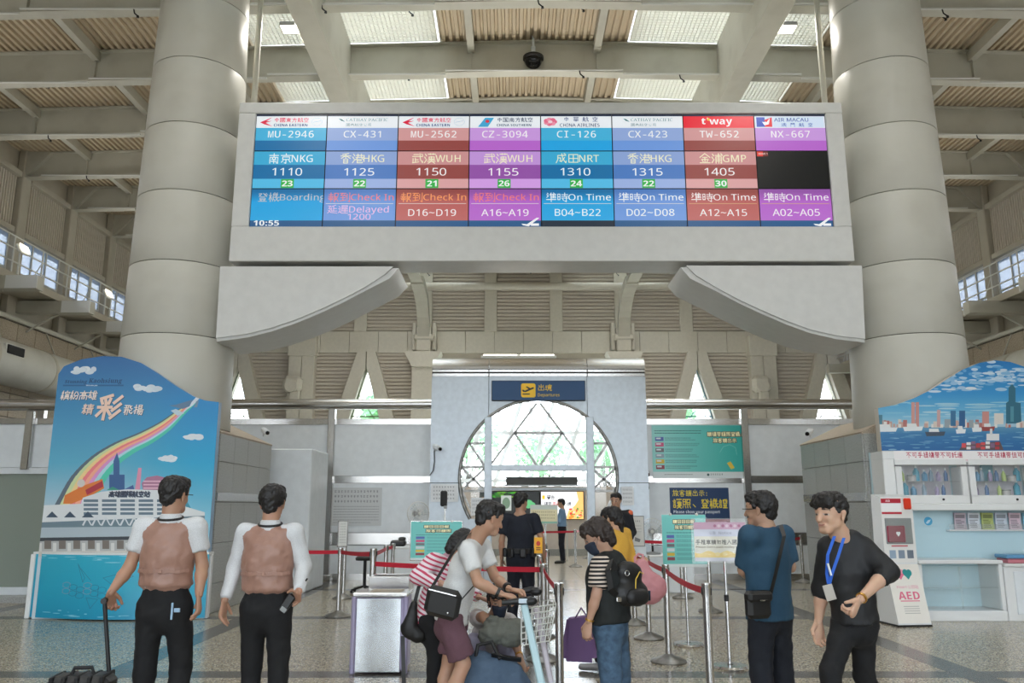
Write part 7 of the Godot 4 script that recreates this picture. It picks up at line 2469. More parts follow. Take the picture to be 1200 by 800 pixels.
func teal_print(w: int, h: int, wide: bool) -> ImageTexture:      # the customs poster, without its mascot
	var rng := RandomNumberGenerator.new()
	rng.seed = 77
	var cv := canvas(w, h, rgb8(110, 206, 200))
	var a := rgb8(158, 220, 214)
	var b := rgb8(44, 176, 166)
	for i in 48:
		var x := float(w) * i / 48.0
		cv.rect(x, 0, w / 48.0 + 1, h, a.lerp(b, i / 47.0 if wide else 0.35))
	var title := func(s: String, x: float, y: float, size: float) -> void:
		for o in [Vector2(-3, 0), Vector2(3, 0), Vector2(0, 3), Vector2(0, -3), Vector2(4, 4)]:
			cv.cjk(s, x + o.x, y + o.y, size, rgb8(40, 70, 66), 4.2, 0.5, 1.0, 1.12)
		cv.cjk(s, x, y, size, rgb8(250, 240, 190), 2.9, 0.5, 1.0, 1.12)
	if wide:
		title.call("請攜帶護照登機", w * 0.77, h * 0.17, h * 0.085)
		title.call("旅客請出示", w * 0.78, h * 0.29, h * 0.085)
		for i in 2:
			cv.marks(w * 0.03, h * (0.10 + 0.045 * i), w * 0.5, h * 0.02, rgb8(60, 110, 108), rng, false)
		for i in 6:
			var y := h * (0.225 + 0.107 * i)
			cv.rect(w * 0.035, y, w * 0.09, h * 0.075, [rgb8(90, 110, 180), rgb8(214, 90, 130), rgb8(120, 116, 120), rgb8(150, 170, 180), rgb8(226, 190, 60), rgb8(150, 70, 80)][i])
			cv.rect(w * 0.045, y + h * 0.012, w * 0.05, h * 0.03, rgb8(220, 226, 230))
			cv.marks(w * 0.14, y + h * 0.01, w * (0.28 + 0.1 * absf(zig(i))), h * 0.028, rgb8(40, 90, 90), rng)
			cv.marks(w * 0.14, y + h * 0.05, w * (0.26 + 0.14 * absf(zig(i + 5))), h * 0.018, rgb8(80, 140, 138), rng, false)
		cv.path([Vector2(w * 0.72, h * 0.52), Vector2(w * 0.76, h * 0.41), Vector2(w * 0.83, h * 0.37), Vector2(w * 0.89, h * 0.43), Vector2(w * 0.9, h * 0.56)], 3, rgb8(150, 220, 212))
		cv.poly(PackedVector2Array([Vector2(w * 0.79, h * 0.72), Vector2(w * 0.83, h * 0.69), Vector2(w * 0.87, h * 0.81), Vector2(w * 0.83, h * 0.84)]), rgb8(230, 200, 70))
		cv.rect(0, h * 0.885, w, h * 0.115, rgb8(222, 230, 230))
		cv.marks(w * 0.12, h * 0.93, w * 0.3, h * 0.02, rgb8(150, 160, 160), rng, false)
		cv.oval(w * 0.585, h * 0.94, h * 0.024, h * 0.024, rgb8(60, 90, 90))
		cv.marks(w * 0.61, h * 0.92, w * 0.14, h * 0.035, rgb8(80, 100, 100), rng)
	else:
		title.call("請誠實申報", w * 0.5, h * 0.13, h * 0.075)
		title.call("旅客免請照", w * 0.54, h * 0.24, h * 0.075)
		cv.marks(w * 0.1, h * 0.34, w * 0.75, h * 0.02, rgb8(60, 120, 118), rng, false)
		for i in 6:
			var y := h * (0.39 + 0.085 * i)
			cv.rect(w * 0.1, y, w * 0.17, h * 0.06, [rgb8(90, 110, 180), rgb8(214, 90, 130), rgb8(120, 116, 120), rgb8(214, 220, 220), rgb8(226, 190, 60), rgb8(150, 70, 80)][i])
			cv.marks(w * 0.32, y + h * 0.006, w * 0.5, h * 0.02, rgb8(40, 90, 90), rng)
			cv.marks(w * 0.32, y + h * 0.036, w * 0.4, h * 0.013, rgb8(70, 130, 128), rng, false)
		cv.rect(0, h * 0.945, w, h * 0.055, rgb8(226, 236, 236))
	return cv.tex()

func sign_stands() -> void:
	# teal sign stand with a round foot
	var small := print_mat("teal stand print", teal_print(320, 380, false))
	for s in 2:
		var D: float = [9.7, 10.6][s]
		var a := at([775, 482][s], [603, 611][s], D)
		var b := at([829, 541][s], [664, 656][s], D)
		var x := (a.x + b.x) / 2
		var t := thing("sign_stand", ["teal customs sign on a thin steel pole beside the acrylic notice", "teal customs sign in a metal frame before the round fan"][s], "sign stand", v3(x, 0, -D), [0.0, 0.0][s])
		var w := b.x - a.x
		var h := a.y - b.y
		var base := obj("foot", mb().lathe([Vector2(0, 0), Vector2(0.165, 0), Vector2(0.17, 0.01), Vector2(0.16, 0.032), Vector2(0.03, 0.036)], 28), M.steel, t)
		obj("pole", mb().tube([v3(0, 0.03, 0), v3(0, a.y - h * 0.3, -0.015)], 0.016, 10), M.chrome, t)
		obj("board", mb().box(v3(0, b.y + h / 2, 0), v3(w + (0.02 if s == 1 else 0.004), h + (0.02 if s == 1 else 0.004), 0.014), 0.004), M.steel if s == 1 else M.white_gloss, t)
		obj("print", mb().face(v3(-w / 2, b.y, 0.0085), v3(w / 2, b.y, 0.0085), v3(w / 2, a.y, 0.0085), v3(-w / 2, a.y, 0.0085)), small, t)
		for q in [-0.3, 0.3]:
			obj("clip", mb().box(v3(w * q, a.y + 0.005, 0.005), v3(0.03, 0.03, 0.03), 0.006), M.rail, t)
	# acrylic notice on a pole
	var D := 8.4
	var a := at(809, 607, D)
	var b := at(879, 660, D)
	var x := (a.x + b.x) / 2 + 0.04
	var t := thing("notice_stand", "clear acrylic notice with yellow waves on a slim steel pole", "sign stand", v3(x, 0, -D))
	var w := b.x - a.x
	var h := a.y - b.y
	obj("foot", mb().lathe([Vector2(0, 0), Vector2(0.165, 0), Vector2(0.17, 0.01), Vector2(0.16, 0.03), Vector2(0.03, 0.034)], 28), M.steel, t)
	obj("pole", mb().tube([v3(0, 0.03, -0.02), v3(0, 0.66, -0.02)], 0.02, 12).tube([v3(0, 0.6, -0.02), v3(0, b.y + 0.1, -0.02)], 0.014, 12), M.chrome, t)
	obj("clamp", mb().tube([v3(0, 0.62, -0.02), v3(0, 0.68, -0.02)], 0.024, 12), M.black, t)
	obj("acrylic_case", mb().box(v3(-0.04, b.y + h / 2, 0), v3(w, h, 0.02), 0.006), M.acrylic, t)
	var cv := canvas(512, 384, rgb8(226, 222, 206))
	cv.rect(0, 0, 512, 70, rgb8(206, 160, 186))
	for i in 7:
		cv.oval(210 + i * 40, 36, 15, 15, [rgb8(176, 96, 136), rgb8(226, 200, 214)][i % 2])
	cv.rect(0, 70, 512, 70, rgb8(206, 208, 224))
	cv.cjk("公告", 150, 106, 32, rgb8(130, 136, 156), 1.8, 0.0)
	cv.text("Notice", 244, 106, 28, rgb8(130, 136, 156), "Droid Sans", false, 0.0, 1.2)
	cv.cjk("手推車請勿推入國境", 14, 196, 46, rgb8(60, 58, 52), 2.3, 0.0, 1.0, 1.12)
	cv.text("Please Don't push trolley into area", 16, 246, 17, rgb8(110, 96, 60), "Droid Sans", true, 0.0, 1.35)
	var wave := PackedVector2Array()
	for i in 33:
		wave.append(Vector2(i * 16, 296 + 14 * sin(i * 0.55)))
	wave.append(Vector2(512, 350))
	wave.append(Vector2(0, 350))
	cv.poly(wave, rgb8(236, 206, 108))
	cv.oval(300, 312, 24, 22, rgb8(240, 220, 150))
	cv.oval(226, 316, 24, 20, rgb8(240, 220, 150))
	cv.rect(0, 348, 512, 36, rgb8(214, 214, 224))
	cv.text("KIA", 440, 366, 14, rgb8(70, 74, 120), "Droid Sans", true)
	var pw := w * 0.9
	obj("paper", mb().box(v3(-0.04, b.y + h * 0.48, -0.001), v3(pw, h * 0.86, 0.002)), M.white, t)
	obj("print", mb().face(v3(-0.04 - pw / 2, b.y + h * 0.05, 0.0015), v3(-0.04 + pw / 2, b.y + h * 0.05, 0.0015), v3(-0.04 + pw / 2, b.y + h * 0.91, 0.0015), v3(-0.04 - pw / 2, b.y + h * 0.91, 0.0015)), print_mat("acrylic notice print", cv.tex()), t)

func counters() -> void:
	# steel bin box with a polished door and lavender corner posts
	var p := gnd(443, 790)
	var t := thing("bin_box", "steel floor box with a polished front and lavender corner posts", "bin", v3(p.x, 0, p.z - 0.2))
	obj("case", mb().box(v3(0, 0.36, 0), v3(0.5, 0.66, 0.4), 0.01), mat("lavender steel", rgb8(168, 160, 190), 0.4, 0.3), t)
	obj("front_sheet", mb().box(v3(-0.01, 0.35, 0.205), v3(0.42, 0.66, 0.012), 0.003), M.mirror, t)
	for s in [-1.0, 1.0]:
		obj("corner_post", mb().box(v3(s * 0.245, 0.35, 0.19), v3(0.05, 0.7, 0.05), 0.012), mat("lavender steel", rgb8(168, 160, 190), 0.4, 0.3), t)
	obj("lid", mb().box(v3(0, 0.71, 0), v3(0.53, 0.04, 0.44), 0.012), M.steel, t)
	obj("lid_slot", mb().box(v3(0.04, 0.732, 0), v3(0.3, 0.006, 0.24)), M.tile, t)
	var p2 := at(459, 690, 9.0)
	var t2 := thing("tray_box", "open steel tray box standing behind the floor bin", "bin", v3(p2.x, 0, -9.0))
	obj("cabinet", mb().box(v3(0, 0.32, 0), v3(0.38, 0.64, 0.38), 0.01), M.steel_dull, t2)
	var rim := mb()
	for e in [[v3(0, 0.73, 0.2), v3(0.42, 0.18, 0.02)], [v3(0, 0.73, -0.2), v3(0.42, 0.18, 0.02)], [v3(0.2, 0.73, 0), v3(0.02, 0.18, 0.4)], [v3(-0.2, 0.73, 0), v3(0.02, 0.18, 0.4)]]:
		rim.box(e[0], e[1], 0.004)
	obj("tray_rim", rim, M.steel, t2)
	obj("tray_floor", mb().box(v3(0, 0.65, 0), v3(0.38, 0.02, 0.38)), M.tile, t2)
	# white desks left and right of the arch, with fans
	for s in 2:
		var D: float = [14.2, 15.3][s]
		var x0 := at([456, 745][s], 650, D).x
		var x1 := at([530, 812][s], 650, D).x
		var top: float = at(480, [640, 650][s], D).y
		var k := thing("check_desk", ["white check desk beside the arch under the grey wall notice", "white check desk behind the teal customs sign and pink bag"][s], "desk", v3((x0 + x1) / 2, 0, -D))
		obj("front", mb().box(v3(0, top / 2, 0), v3(x1 - x0, top - 0.04, 0.06), 0.006), M.white, k)
		obj("desk_top", mb().box(v3(0, top - 0.02, -0.28), v3(x1 - x0 + 0.06, 0.04, 0.66), 0.008), M.white_gloss, k)
		for e in [-1.0, 1.0]:
			obj("side_panel", mb().box(v3(e * ((x1 - x0) / 2 - 0.02), top / 2, -0.28), v3(0.04, top - 0.04, 0.54), 0.004), M.white, k)
		var fx := at([488, 767][s], 640, D - 0.0).x
		var fan := thing("desk_fan", ["grey wire-cage fan on the white desk by the teal framed sign", "grey wire-cage fan on the desk beside the guard's podium"][s], "fan", v3(fx, top, -D - 0.2), [0.5, -0.1][s])
		make_fan(fan, [0.42, 0.26][s], [0.2, 0.24][s])
	# mouse and keyboard lumps on the left desk
	var kb := at(466, 640, 14.2)
	var ph := thing("desk_scanner", "small black ticket scanner on the white desk", "scanner", v3(kb.x, at(480, 640, 14.2).y, -14.3))
	obj("scanner_body", mb().box(v3(0, 0.05, 0), v3(0.26, 0.1, 0.2), 0.03), M.black, ph)
	obj("scanner_head", mb().box(v3(0.06, 0.12, 0), v3(0.12, 0.06, 0.14), 0.02), M.black, ph)
	# thermal camera on a pole
	var tc := at(520, 594, 14.0)
	var cp := thing("thermal_camera", "black face camera on a slim pole beside the arch", "camera", v3(tc.x, 0, -14.0))
	obj("foot", mb().lathe([Vector2(0, 0), Vector2(0.2, 0), Vector2(0.19, 0.02), Vector2(0.02, 0.03)], 20), M.black, cp)
	obj("pole", mb().tube([v3(0.02, 0.02, 0), v3(0.02, tc.y, 0)], 0.014, 8), M.chrome, cp)
	obj("camera_head", mb().box(v3(-0.0, tc.y + 0.14, 0), v3(0.12, 0.26, 0.05), 0.02, Basis(Vector3.UP, 0.4)), M.black, cp)
	obj("camera_joint", mb().box(v3(0.03, tc.y, 0), v3(0.06, 0.05, 0.05), 0.01), M.grey, cp)
	# black stool by the left desk
	var so := at(428, 655, 15.5)
	var stl := thing("work_stool", "black work stool on a gas column before the notice wall", "stool", v3(so.x, 0, -15.5))
	obj("seat", mb().lathe([Vector2(0, 0.56), Vector2(0.17, 0.57), Vector2(0.18, 0.61), Vector2(0.15, 0.64), Vector2(0, 0.645)], 20), M.black, stl)
	obj("column", mb().tube([v3(0, 0.1, 0), v3(0, 0.57, 0)], 0.03, 10), M.black, stl)
	for i in 5:
		var a := i * TAU / 5
		obj("leg", mb().bar(v3(0, 0.12, 0), v3(cos(a) * 0.25, 0.06, sin(a) * 0.25), 0.04, 0.03), M.black, stl)
		obj("caster", mb().ball(v3(cos(a) * 0.25, 0.03, sin(a) * 0.25), v3(0.03, 0.03, 0.03), 8), M.black, stl)
	# guard's podium with a notice frame
	var D := 14.0
	var a := at(728, 604, D)
	var b := at(755, 640, D)
	var pd := thing("podium", "slim white podium with a framed paper notice before the guard", "podium", v3((a.x + b.x) / 2, 0, -D))
	obj("stand", mb().box(v3(0, b.y / 2, -0.1), v3(0.42, b.y, 0.3), 0.012), M.white, pd)
	var rng := RandomNumberGenerator.new()
	rng.seed = 3
	var cv := canvas(192, 256, rgb8(214, 212, 206))
	cv.marks(30, 34, 130, 16, rgb8(90, 90, 88), rng)
	for i in 3:
		cv.rect(20, 80 + i * 26, 150, 3, rgb8(160, 158, 154))
	cv.oval(50, 200, 18, 26, rgb8(96, 100, 100))
	cv.poly(PackedVector2Array([Vector2(110, 180), Vector2(160, 200), Vector2(150, 226), Vector2(104, 214)]), rgb8(120, 120, 118))
	obj("notice_frame", mb().box(v3(0, (a.y + b.y) / 2, 0.08), v3(b.x - a.x, a.y - b.y, 0.014), 0.004), M.grey, pd)
	obj("notice_print", mb().face(v3(-(b.x - a.x) / 2 + 0.015, b.y + 0.015, 0.089), v3((b.x - a.x) / 2 - 0.015, b.y + 0.015, 0.089), v3((b.x - a.x) / 2 - 0.015, a.y - 0.015, 0.089), v3(-(b.x - a.x) / 2 + 0.015, a.y - 0.015, 0.089)), print_mat("podium notice", cv.tex()), pd)
	# yellow notice on a pole in the lane behind the officer
	D = 15.5
	a = at(622, 592, D)
	b = at(653, 613, D)
	var ns := thing("lane_notice", "pale yellow notice board on a pole in the lane behind the officer", "sign stand", v3((a.x + b.x) / 2, 0, -D))
	cv = canvas(256, 176, rgb8(226, 216, 176))
	cv.rect(0, 0, 256, 40, rgb8(206, 214, 206))
	for i in 3:
		cv.marks(20, 58 + i * 30, 210, 16, rgb8(120, 110, 70), rng)
	cv.rect(0, 158, 256, 18, rgb8(140, 190, 170))
	obj("foot", mb().lathe([Vector2(0, 0), Vector2(0.17, 0), Vector2(0.16, 0.03), Vector2(0.02, 0.035)], 20), M.steel, ns)
	obj("pole", mb().tube([v3(0.02, 0.03, -0.02), v3(0.02, a.y - 0.05, -0.02)], 0.016, 8), M.chrome, ns)
	obj("board", mb().box(v3(0, (a.y + b.y) / 2, -0.005), v3(b.x - a.x + 0.02, a.y - b.y + 0.02, 0.01)), M.rail, ns)
	obj("print", mb().face(v3(-(b.x - a.x) / 2, b.y, 0.0015), v3((b.x - a.x) / 2, b.y, 0.0015), v3((b.x - a.x) / 2, a.y, 0.0015), v3(-(b.x - a.x) / 2, a.y, 0.0015)), print_mat("lane notice", cv.tex()), ns)

func make_fan(t: Node3D, h: float, r: float) -> void:
	var c := v3(0, h + r * 0.6, 0)
	obj("fan_base", mb().lathe([Vector2(0, 0), Vector2(r * 0.6, 0), Vector2(r * 0.58, 0.03), Vector2(0.03, 0.05)], 20), M.grey, t)
	obj("fan_stem", mb().tube([v3(0, 0.03, -0.03), c + v3(0, -r * 0.2, -0.05)], 0.02, 8), M.black, t)
	obj("motor", mb().ball(c + v3(0, 0, -0.09), v3(0.07, 0.07, 0.09), 12), M.grey, t)
	var g := mb()
	for s in 2:
		for k in 3:
			var rr: float = r * [1.0, 0.72, 0.4][k]
			var pth := []
			for i in 25:
				pth.append(c + v3(cos(i * TAU / 24) * rr, sin(i * TAU / 24) * rr, (0.05 if s == 0 else -0.05) * (1.0 if k > 0 else 0.2)))
			g.tube(pth, 0.003 if k > 0 else 0.006, 5, false)
		for i in 28:
			var a := i * TAU / 28
			g.tube([c + v3(cos(a) * r * 0.2, sin(a) * r * 0.2, 0.055 if s == 0 else -0.055), c + v3(cos(a) * r * 0.75, sin(a) * r * 0.75, 0.045 if s == 0 else -0.045), c + v3(cos(a) * r, sin(a) * r, 0.01 if s == 0 else -0.01)], 0.0022, 4, false)
	obj("cage", g, M.rail, t)
	for i in 3:
		var a := i * TAU / 3
		var bl := mb()
		for k in 6:
			var f0 := k / 6.0
			var f1 := (k + 1) / 6.0
			var e := func(f: float, s: float) -> Vector3:
				var ang: float = a + s * 0.42 + f * 0.3
				return c + v3(cos(ang) * r * (0.15 + 0.75 * f), sin(ang) * r * (0.15 + 0.75 * f), s * 0.02)
			bl.face(e.call(f0, -1.0), e.call(f1, -1.0), e.call(f1, 1.0), e.call(f0, 1.0))
		obj("blade", bl, M.fanblade, t)
	obj("hub", mb().ball(c + v3(0, 0, 0.05), v3(r * 0.16, r * 0.16, 0.02), 12), M.rail, t)

func wall_sheet(called: String, label: String, cat: String, a: Vector3, b: Vector3, z: float, tex: Texture2D, thick := 0.012) -> Node3D:
	var t := thing(called, label, cat, v3((a.x + b.x) / 2, b.y, z))
	var w := b.x - a.x
	var h := a.y - b.y
	obj("sheet", mb().box(v3(0, h / 2, thick / 2), v3(w, h, thick), 0.001), M.white, t)
	obj("print", mb().face(v3(-w / 2 + 0.004, 0.004, thick + 0.001), v3(w / 2 - 0.004, 0.004, thick + 0.001), v3(w / 2 - 0.004, h - 0.004, thick + 0.001), v3(-w / 2 + 0.004, h - 0.004, thick + 0.001)), print_mat(label, tex), t)
	return t

func small_things() -> void:
	var D := 18.0
	var rng := RandomNumberGenerator.new()
	rng.seed = 9
	# grey notice on the left partition
	var cv := canvas(512, 400, rgb8(204, 206, 206))
	for i in 3:
		cv.marks(30, 30 + i * 52, 450, 26, rgb8(104, 106, 110), rng)
	for i in 7:
		cv.marks(24, 196 + i * 28, 380 if i == 6 else 460, 10, rgb8(156, 158, 160), rng, false)
	wall_sheet("wall_notice", "large grey text notice on the white partition beside the steel post", "notice", at(389, 571, D), at(447, 616, D), -D + 0.002, cv.tex())
	# teal poster on the right partition
	wall_sheet("wall_poster", "wide teal customs poster on the white partition", "poster", at(763, 498, D), at(876, 560, D), -D + 0.002, teal_print(900, 480, true))
	# blue passport sign
	cv = canvas(640, 400, rgb8(20, 56, 100))
	var yl := rgb8(240, 214, 60)
	cv.cjk("旅客請出示", 34, 54, 62, yl, 1.9, 0.0, 1.0, 1.14)
	cv.text(":", 396, 60, 40, yl, "Droid Sans", true, 0.0)
	cv.cjk("護照、登機證", 34, 158, 92, yl, 2.0, 0.0, 1.0, 1.08)
	cv.text("Please show your passport", 36, 240, 29, rgb8(226, 232, 240), "Droid Sans", true, 0.0, 0.98)
	cv.text("and boarding pass.", 36, 288, 29, rgb8(226, 232, 240), "Droid Sans", true, 0.0, 0.98)
	cv.rect(330, 310, 310, 90, rgb8(150, 40, 80))
	cv.cjk("旅客不可攜帶", 350, 354, 40, rgb8(222, 170, 190), 2.0, 0.0)
	wall_sheet("passport_sign", "dark blue passport check sign with yellow writing on the partition", "sign", at(784, 571, D), at(856, 619, D), -D + 0.002, cv.tex())
	# paper sheets beside the arch
	for e in [[505, 567, 537, 588, "white instruction sheet on the portal beside the face camera", 5], [728, 570, 743, 592, "small white sheet on the portal behind the guard", 6], [552, 583, 571, 604, "white speech notice hung in the arch's side glass", 7]]:
		cv = canvas(160, 120, rgb8(222, 224, 226))
		for i in 4:
			cv.marks(14, 14 + i * 26, 120, 13 if e[5] != 7 else 15, rgb8(120, 124, 130), rng)
		wall_sheet("paper_sheet", e[4], "sheet", at(e[0], e[1], 17.38), at(e[2], e[3], 17.38), -17.36, cv.tex(), 0.004)
	# cameras on walls
	for e in [[512, 524, 17.3, 1.0, "white bullet camera with a black cable on the portal"], [948, 506, 14.6, -1.0, "white bullet camera beside the granite pedestal near the first aid stand"], [311, 505, 15.2, 1.0, "white bullet camera above the granite pedestal of the poster booth column"]]:
		var p := at(e[0], e[1], e[2])
		var c := thing("bullet_camera", e[4], "camera", v3(p.x, p.y, p.z), 0.0)
		obj("camera_body", mb().box(v3(0, 0, 0.02), v3(0.1, 0.09, 0.24), 0.02, Basis(Vector3.UP, 0.6 * e[3]) * Basis(Vector3.RIGHT, 0.3)), M.white, c)
		obj("lens", mb().tube([v3(0.07 * e[3], -0.04, 0.11), v3(0.085 * e[3], -0.046, 0.14)], 0.036, 12), M.black_gloss, c)
		obj("bracket", mb().tube([v3(-0.02 * e[3], 0, -0.02), v3(-0.06 * e[3], -0.08, -0.1)], 0.02, 8), M.white, c)
		if e[2] > 17.0:
			obj("cable", mb().tube([v3(-0.06, -0.06, -0.05), v3(-0.05, -0.3, -0.04), v3(-0.07, -0.48, -0.02), v3(-0.14, -0.58, -0.02)], 0.012, 6), M.black, c)
	# small alarm box and exit light by the portal
	var ab := at(754, 555, 17.95)
	var bx := thing("alarm_box", "small dark alarm strip with lights on the partition", "alarm", v3(ab.x, ab.y, -17.96))
	obj("case", mb().box(v3(0, 0, 0.02), v3(0.26, 0.12, 0.06), 0.01), mat("alarm brown", rgb8(80, 50, 40), 0.5), bx)
	obj("cover", mb().box(v3(0, 0.035, 0.052), v3(0.24, 0.04, 0.02), 0.004), M.white, bx)
	var sw := at(758, 569, 17.95)
	var sb := thing("switch_box", "small black switch box under the alarm strip", "switch", v3(sw.x, sw.y, -17.96))
	obj("case", mb().box(v3(0, 0, 0.02), v3(0.1, 0.16, 0.06), 0.012), M.black, sb)
	obj("cover", mb().box(v3(0.02, 0.02, 0.052), v3(0.05, 0.08, 0.01), 0.004), M.grey, sb)
	luggage()
# ---------------------------------------------------------------- people and what they carry
var spot := Transform3D()
var satin_mat: Material

func stand_at(px: float, d: float, turn: float) -> Vector3:
	var p := v3(at(px, 660, d).x, 0, -d)
	spot = Transform3D(Basis(Vector3.UP, turn), p)
	return p

func lo(px: float, py: float, d: float) -> Vector3:       # a frame pixel at a distance, in the axes of the figure being built
	return spot.affine_inverse() * at(px, py, d)

func lw(x: float, y: float, d: float) -> Vector3:         # a place in the hall, in the same axes
	return spot.affine_inverse() * v3(x, y, -d)

func people() -> void:
	var black := cloth("black trousers", rgb8(20, 20, 22), 0.85)
	var white := cloth("white shirt", rgb8(228, 229, 230), 0.8)
	var satin := grain("brown satin", rgb8(158, 120, 104), 0.42, 0.0, T.fine, 3.0, false)
	satin.rim_enabled = true
	satin.rim = 0.4
	satin_mat = satin
	var shoe := mat("black shoe", rgb8(20, 20, 20), 0.4)
	# --- porter with the cabin case
	var pos := stand_at(197, 5.4, 0.0)
	var j := joints(1.715, {"ell": lo(152, 664, 5.36), "wrl": lo(130, 694, 5.28), "elr": lo(237, 662, 5.42), "wrr": lo(233, 697, 5.34), "shl": v3(-0.168, 1.40, 0.01), "shr": v3(0.168, 1.40, 0.01),
		"knr": v3(0.10, 0.52, -0.09), "anr": v3(0.11, 0.13, 0.1), "tor": v3(0.12, 0.035, -0.06), "tol": v3(-0.12, 0.035, -0.22), "anl": v3(-0.10, 0.085, -0.04)})
	var r := person({"label": "person in brown satin vest and short white sleeves pulling a cabin case", "pos": pos, "j": j, "look": v3(0.3, -0.02, -1), "skin": Color(0.42, 0.235, 0.15), "bulk": 0.92,
		"handl": [v3(-0.25, -0.75, -0.5), v3(0.6, 0.2, -0.8), v3(0.5, -0.3, 0.7), 1.05], "handr": [v3(0.03, -1, -0.1), v3(-0.2, 0, -1), v3(-1, 0, 0), 0.4],
		"wear": [{"kind": "top", "called": "shirt", "m": white, "sleeve": 0.62, "sleeve_r": 1.04, "drop": -0.085, "fold": 0.005, "fat": 0.93}, {"kind": "vest", "called": "vest", "m": satin, "drop": -0.10, "fold": 0.014, "freq": 8.0, "fat": 1.04},
			{"kind": "trousers", "called": "trousers", "m": black, "fold": 0.012}, {"kind": "shoes", "called": "shoes", "m": shoe, "fold": 0.0}]})
	collar(r, j, white, M.black)
	obj("glasses", mb().tube([j.head + v3(0.074, 0.012, 0.0), j.head + v3(0.093, 0.01, -0.075)], 0.0025, 5), M.black, r)
	obj("pocket_cards", mb().box(v3(0.10, 0.90, 0.13), v3(0.012, 0.10, 0.012), 0.003).box(v3(0.128, 0.905, 0.122), v3(0.036, 0.024, 0.012), 0.002), mat("card blue", rgb8(150, 180, 206), 0.4), r)
	# --- porter with the radio
	pos = stand_at(315, 5.6, 0.0)
	j = joints(1.665, {"shl": v3(-0.163, 1.36, 0.01), "shr": v3(0.163, 1.36, 0.01), "ell": lo(275, 666, 5.62), "wrl": lo(263, 704, 5.52), "elr": lo(356, 664, 5.62), "wrr": lo(350, 694, 5.42), "anl": v3(-0.09, 0.085, -0.06), "tol": v3(-0.11, 0.035, -0.24), "knl": v3(-0.09, 0.5, -0.06)})
	r = person({"label": "person in brown satin vest and long white sleeves with a radio at the belt", "pos": pos, "j": j, "look": v3(0.02, 0.0, -1), "skin": Color(0.44, 0.24, 0.16), "bulk": 0.96,
		"handl": [v3(-0.1, -1, -0.05), v3(0.2, 0, -1), v3(1, 0, 0), 0.35], "handr": [v3(-0.3, -0.4, -0.8), v3(-0.5, 0.5, -0.3), v3(-1, 0, 0), 0.6],
		"wear": [{"kind": "top", "called": "shirt", "m": white, "sleeve": 1.93, "sleeve_r": 1.0, "drop": -0.075, "fold": 0.006, "fat": 0.93}, {"kind": "vest", "called": "vest", "m": satin, "drop": -0.07, "fold": 0.014, "freq": 8.0, "fat": 1.04},
			{"kind": "trousers", "called": "trousers", "m": black, "fold": 0.01}, {"kind": "shoes", "called": "shoes", "m": shoe, "fold": 0.0}]})
	collar(r, j, white, M.black)
	var rd := thing("radio", "black walkie-talkie with antenna clipped to a vested person's trousers", "radio", at(337, 706, 5.48))
	obj("radio_body", mb().box(Vector3.ZERO, v3(0.055, 0.12, 0.035), 0.008, Basis(v3(0, 0, 1), -0.6)), M.black, rd)
	obj("antenna", mb().tube([v3(0.045, 0.05, 0), v3(0.12, 0.15, 0)], 0.006, 6), M.black, rd)
	obj("clip_plate", mb().box(v3(-0.02, -0.04, 0.02), v3(0.04, 0.03, 0.008), 0.003, Basis(v3(0, 0, 1), -0.6)), M.grey, rd)
	# --- white polo, pushing the trolley
	pos = stand_at(530, 6.1, -1.2)
	var polo := cloth("white polo cotton", rgb8(236, 236, 234), 0.9)
	j = joints(1.66, {"head": lo(573, 608, 6.02), "neck": lo(557, 630, 6.07), "chest": lo(549, 652, 6.1), "waist": lo(538, 690, 6.1), "pelvis": lo(530, 722, 6.1), "shr": lo(548, 645, 5.93), "shl": lo(565, 640, 6.27),
		"elr": lo(560, 682, 5.86), "wrr": lo(588, 696, 5.86), "ell": lo(580, 676, 6.2), "wrl": lo(597, 690, 6.02), "hir": lo(527, 728, 6.01), "hil": lo(535, 727, 6.19), "knr": v3(0.10, 0.46, -0.06), "knl": v3(-0.10, 0.46, -0.02), "anr": v3(0.10, 0.08, 0.06), "anl": v3(-0.1, 0.08, 0.02), "tor": v3(0.11, 0.035, -0.14), "tol": v3(-0.11, 0.035, -0.18)})
	r = person({"label": "person in white polo and plum shorts pushing a luggage trolley", "pos": pos, "turn": -1.2, "j": j, "look": v3(-0.15, -0.28, -1), "skin": Color(0.46, 0.26, 0.17), "bare_legs": true, "bulk": 0.92,
		"handr": [v3(-0.1, -0.25, -1), v3(-1, 0.3, 0), v3(0, -1, 0), 0.75], "handl": [v3(0.1, -0.25, -1), v3(1, 0.3, 0), v3(0, -1, 0), 0.75],
		"wear": [{"kind": "top", "called": "polo_shirt", "m": polo, "sleeve": 0.66, "sleeve_r": 1.06, "drop": 0.04, "fat": 1.0, "fold": 0.012, "freq": 6.0}, {"kind": "trousers", "called": "shorts", "m": cloth("plum shorts", rgb8(112, 78, 88), 0.9), "leg": 0.86, "wide": 1.12, "fold": 0.012},
			{"kind": "shoes", "called": "shoes", "m": shoe, "fold": 0.0}]})
	obj("wristband", mb().tube([j.wrr.lerp(j.elr, 0.1), j.wrr.lerp(j.elr, 0.22)], 0.034, 14), M.black, r)
	obj("watch", mb().tube([j.wrl.lerp(j.ell, 0.08), j.wrl.lerp(j.ell, 0.2)], 0.034, 14), M.black, r)
	# --- pink stripes, bending
	pos = stand_at(508, 6.55, -1.3)
	var st := canvas(16, 64, rgb8(226, 214, 218))
	st.rect(0, 0, 16, 26, rgb8(190, 66, 96))
	var stripe := mat("pink stripes", Color.WHITE, 0.9)
	stripe.albedo_texture = st.tex()
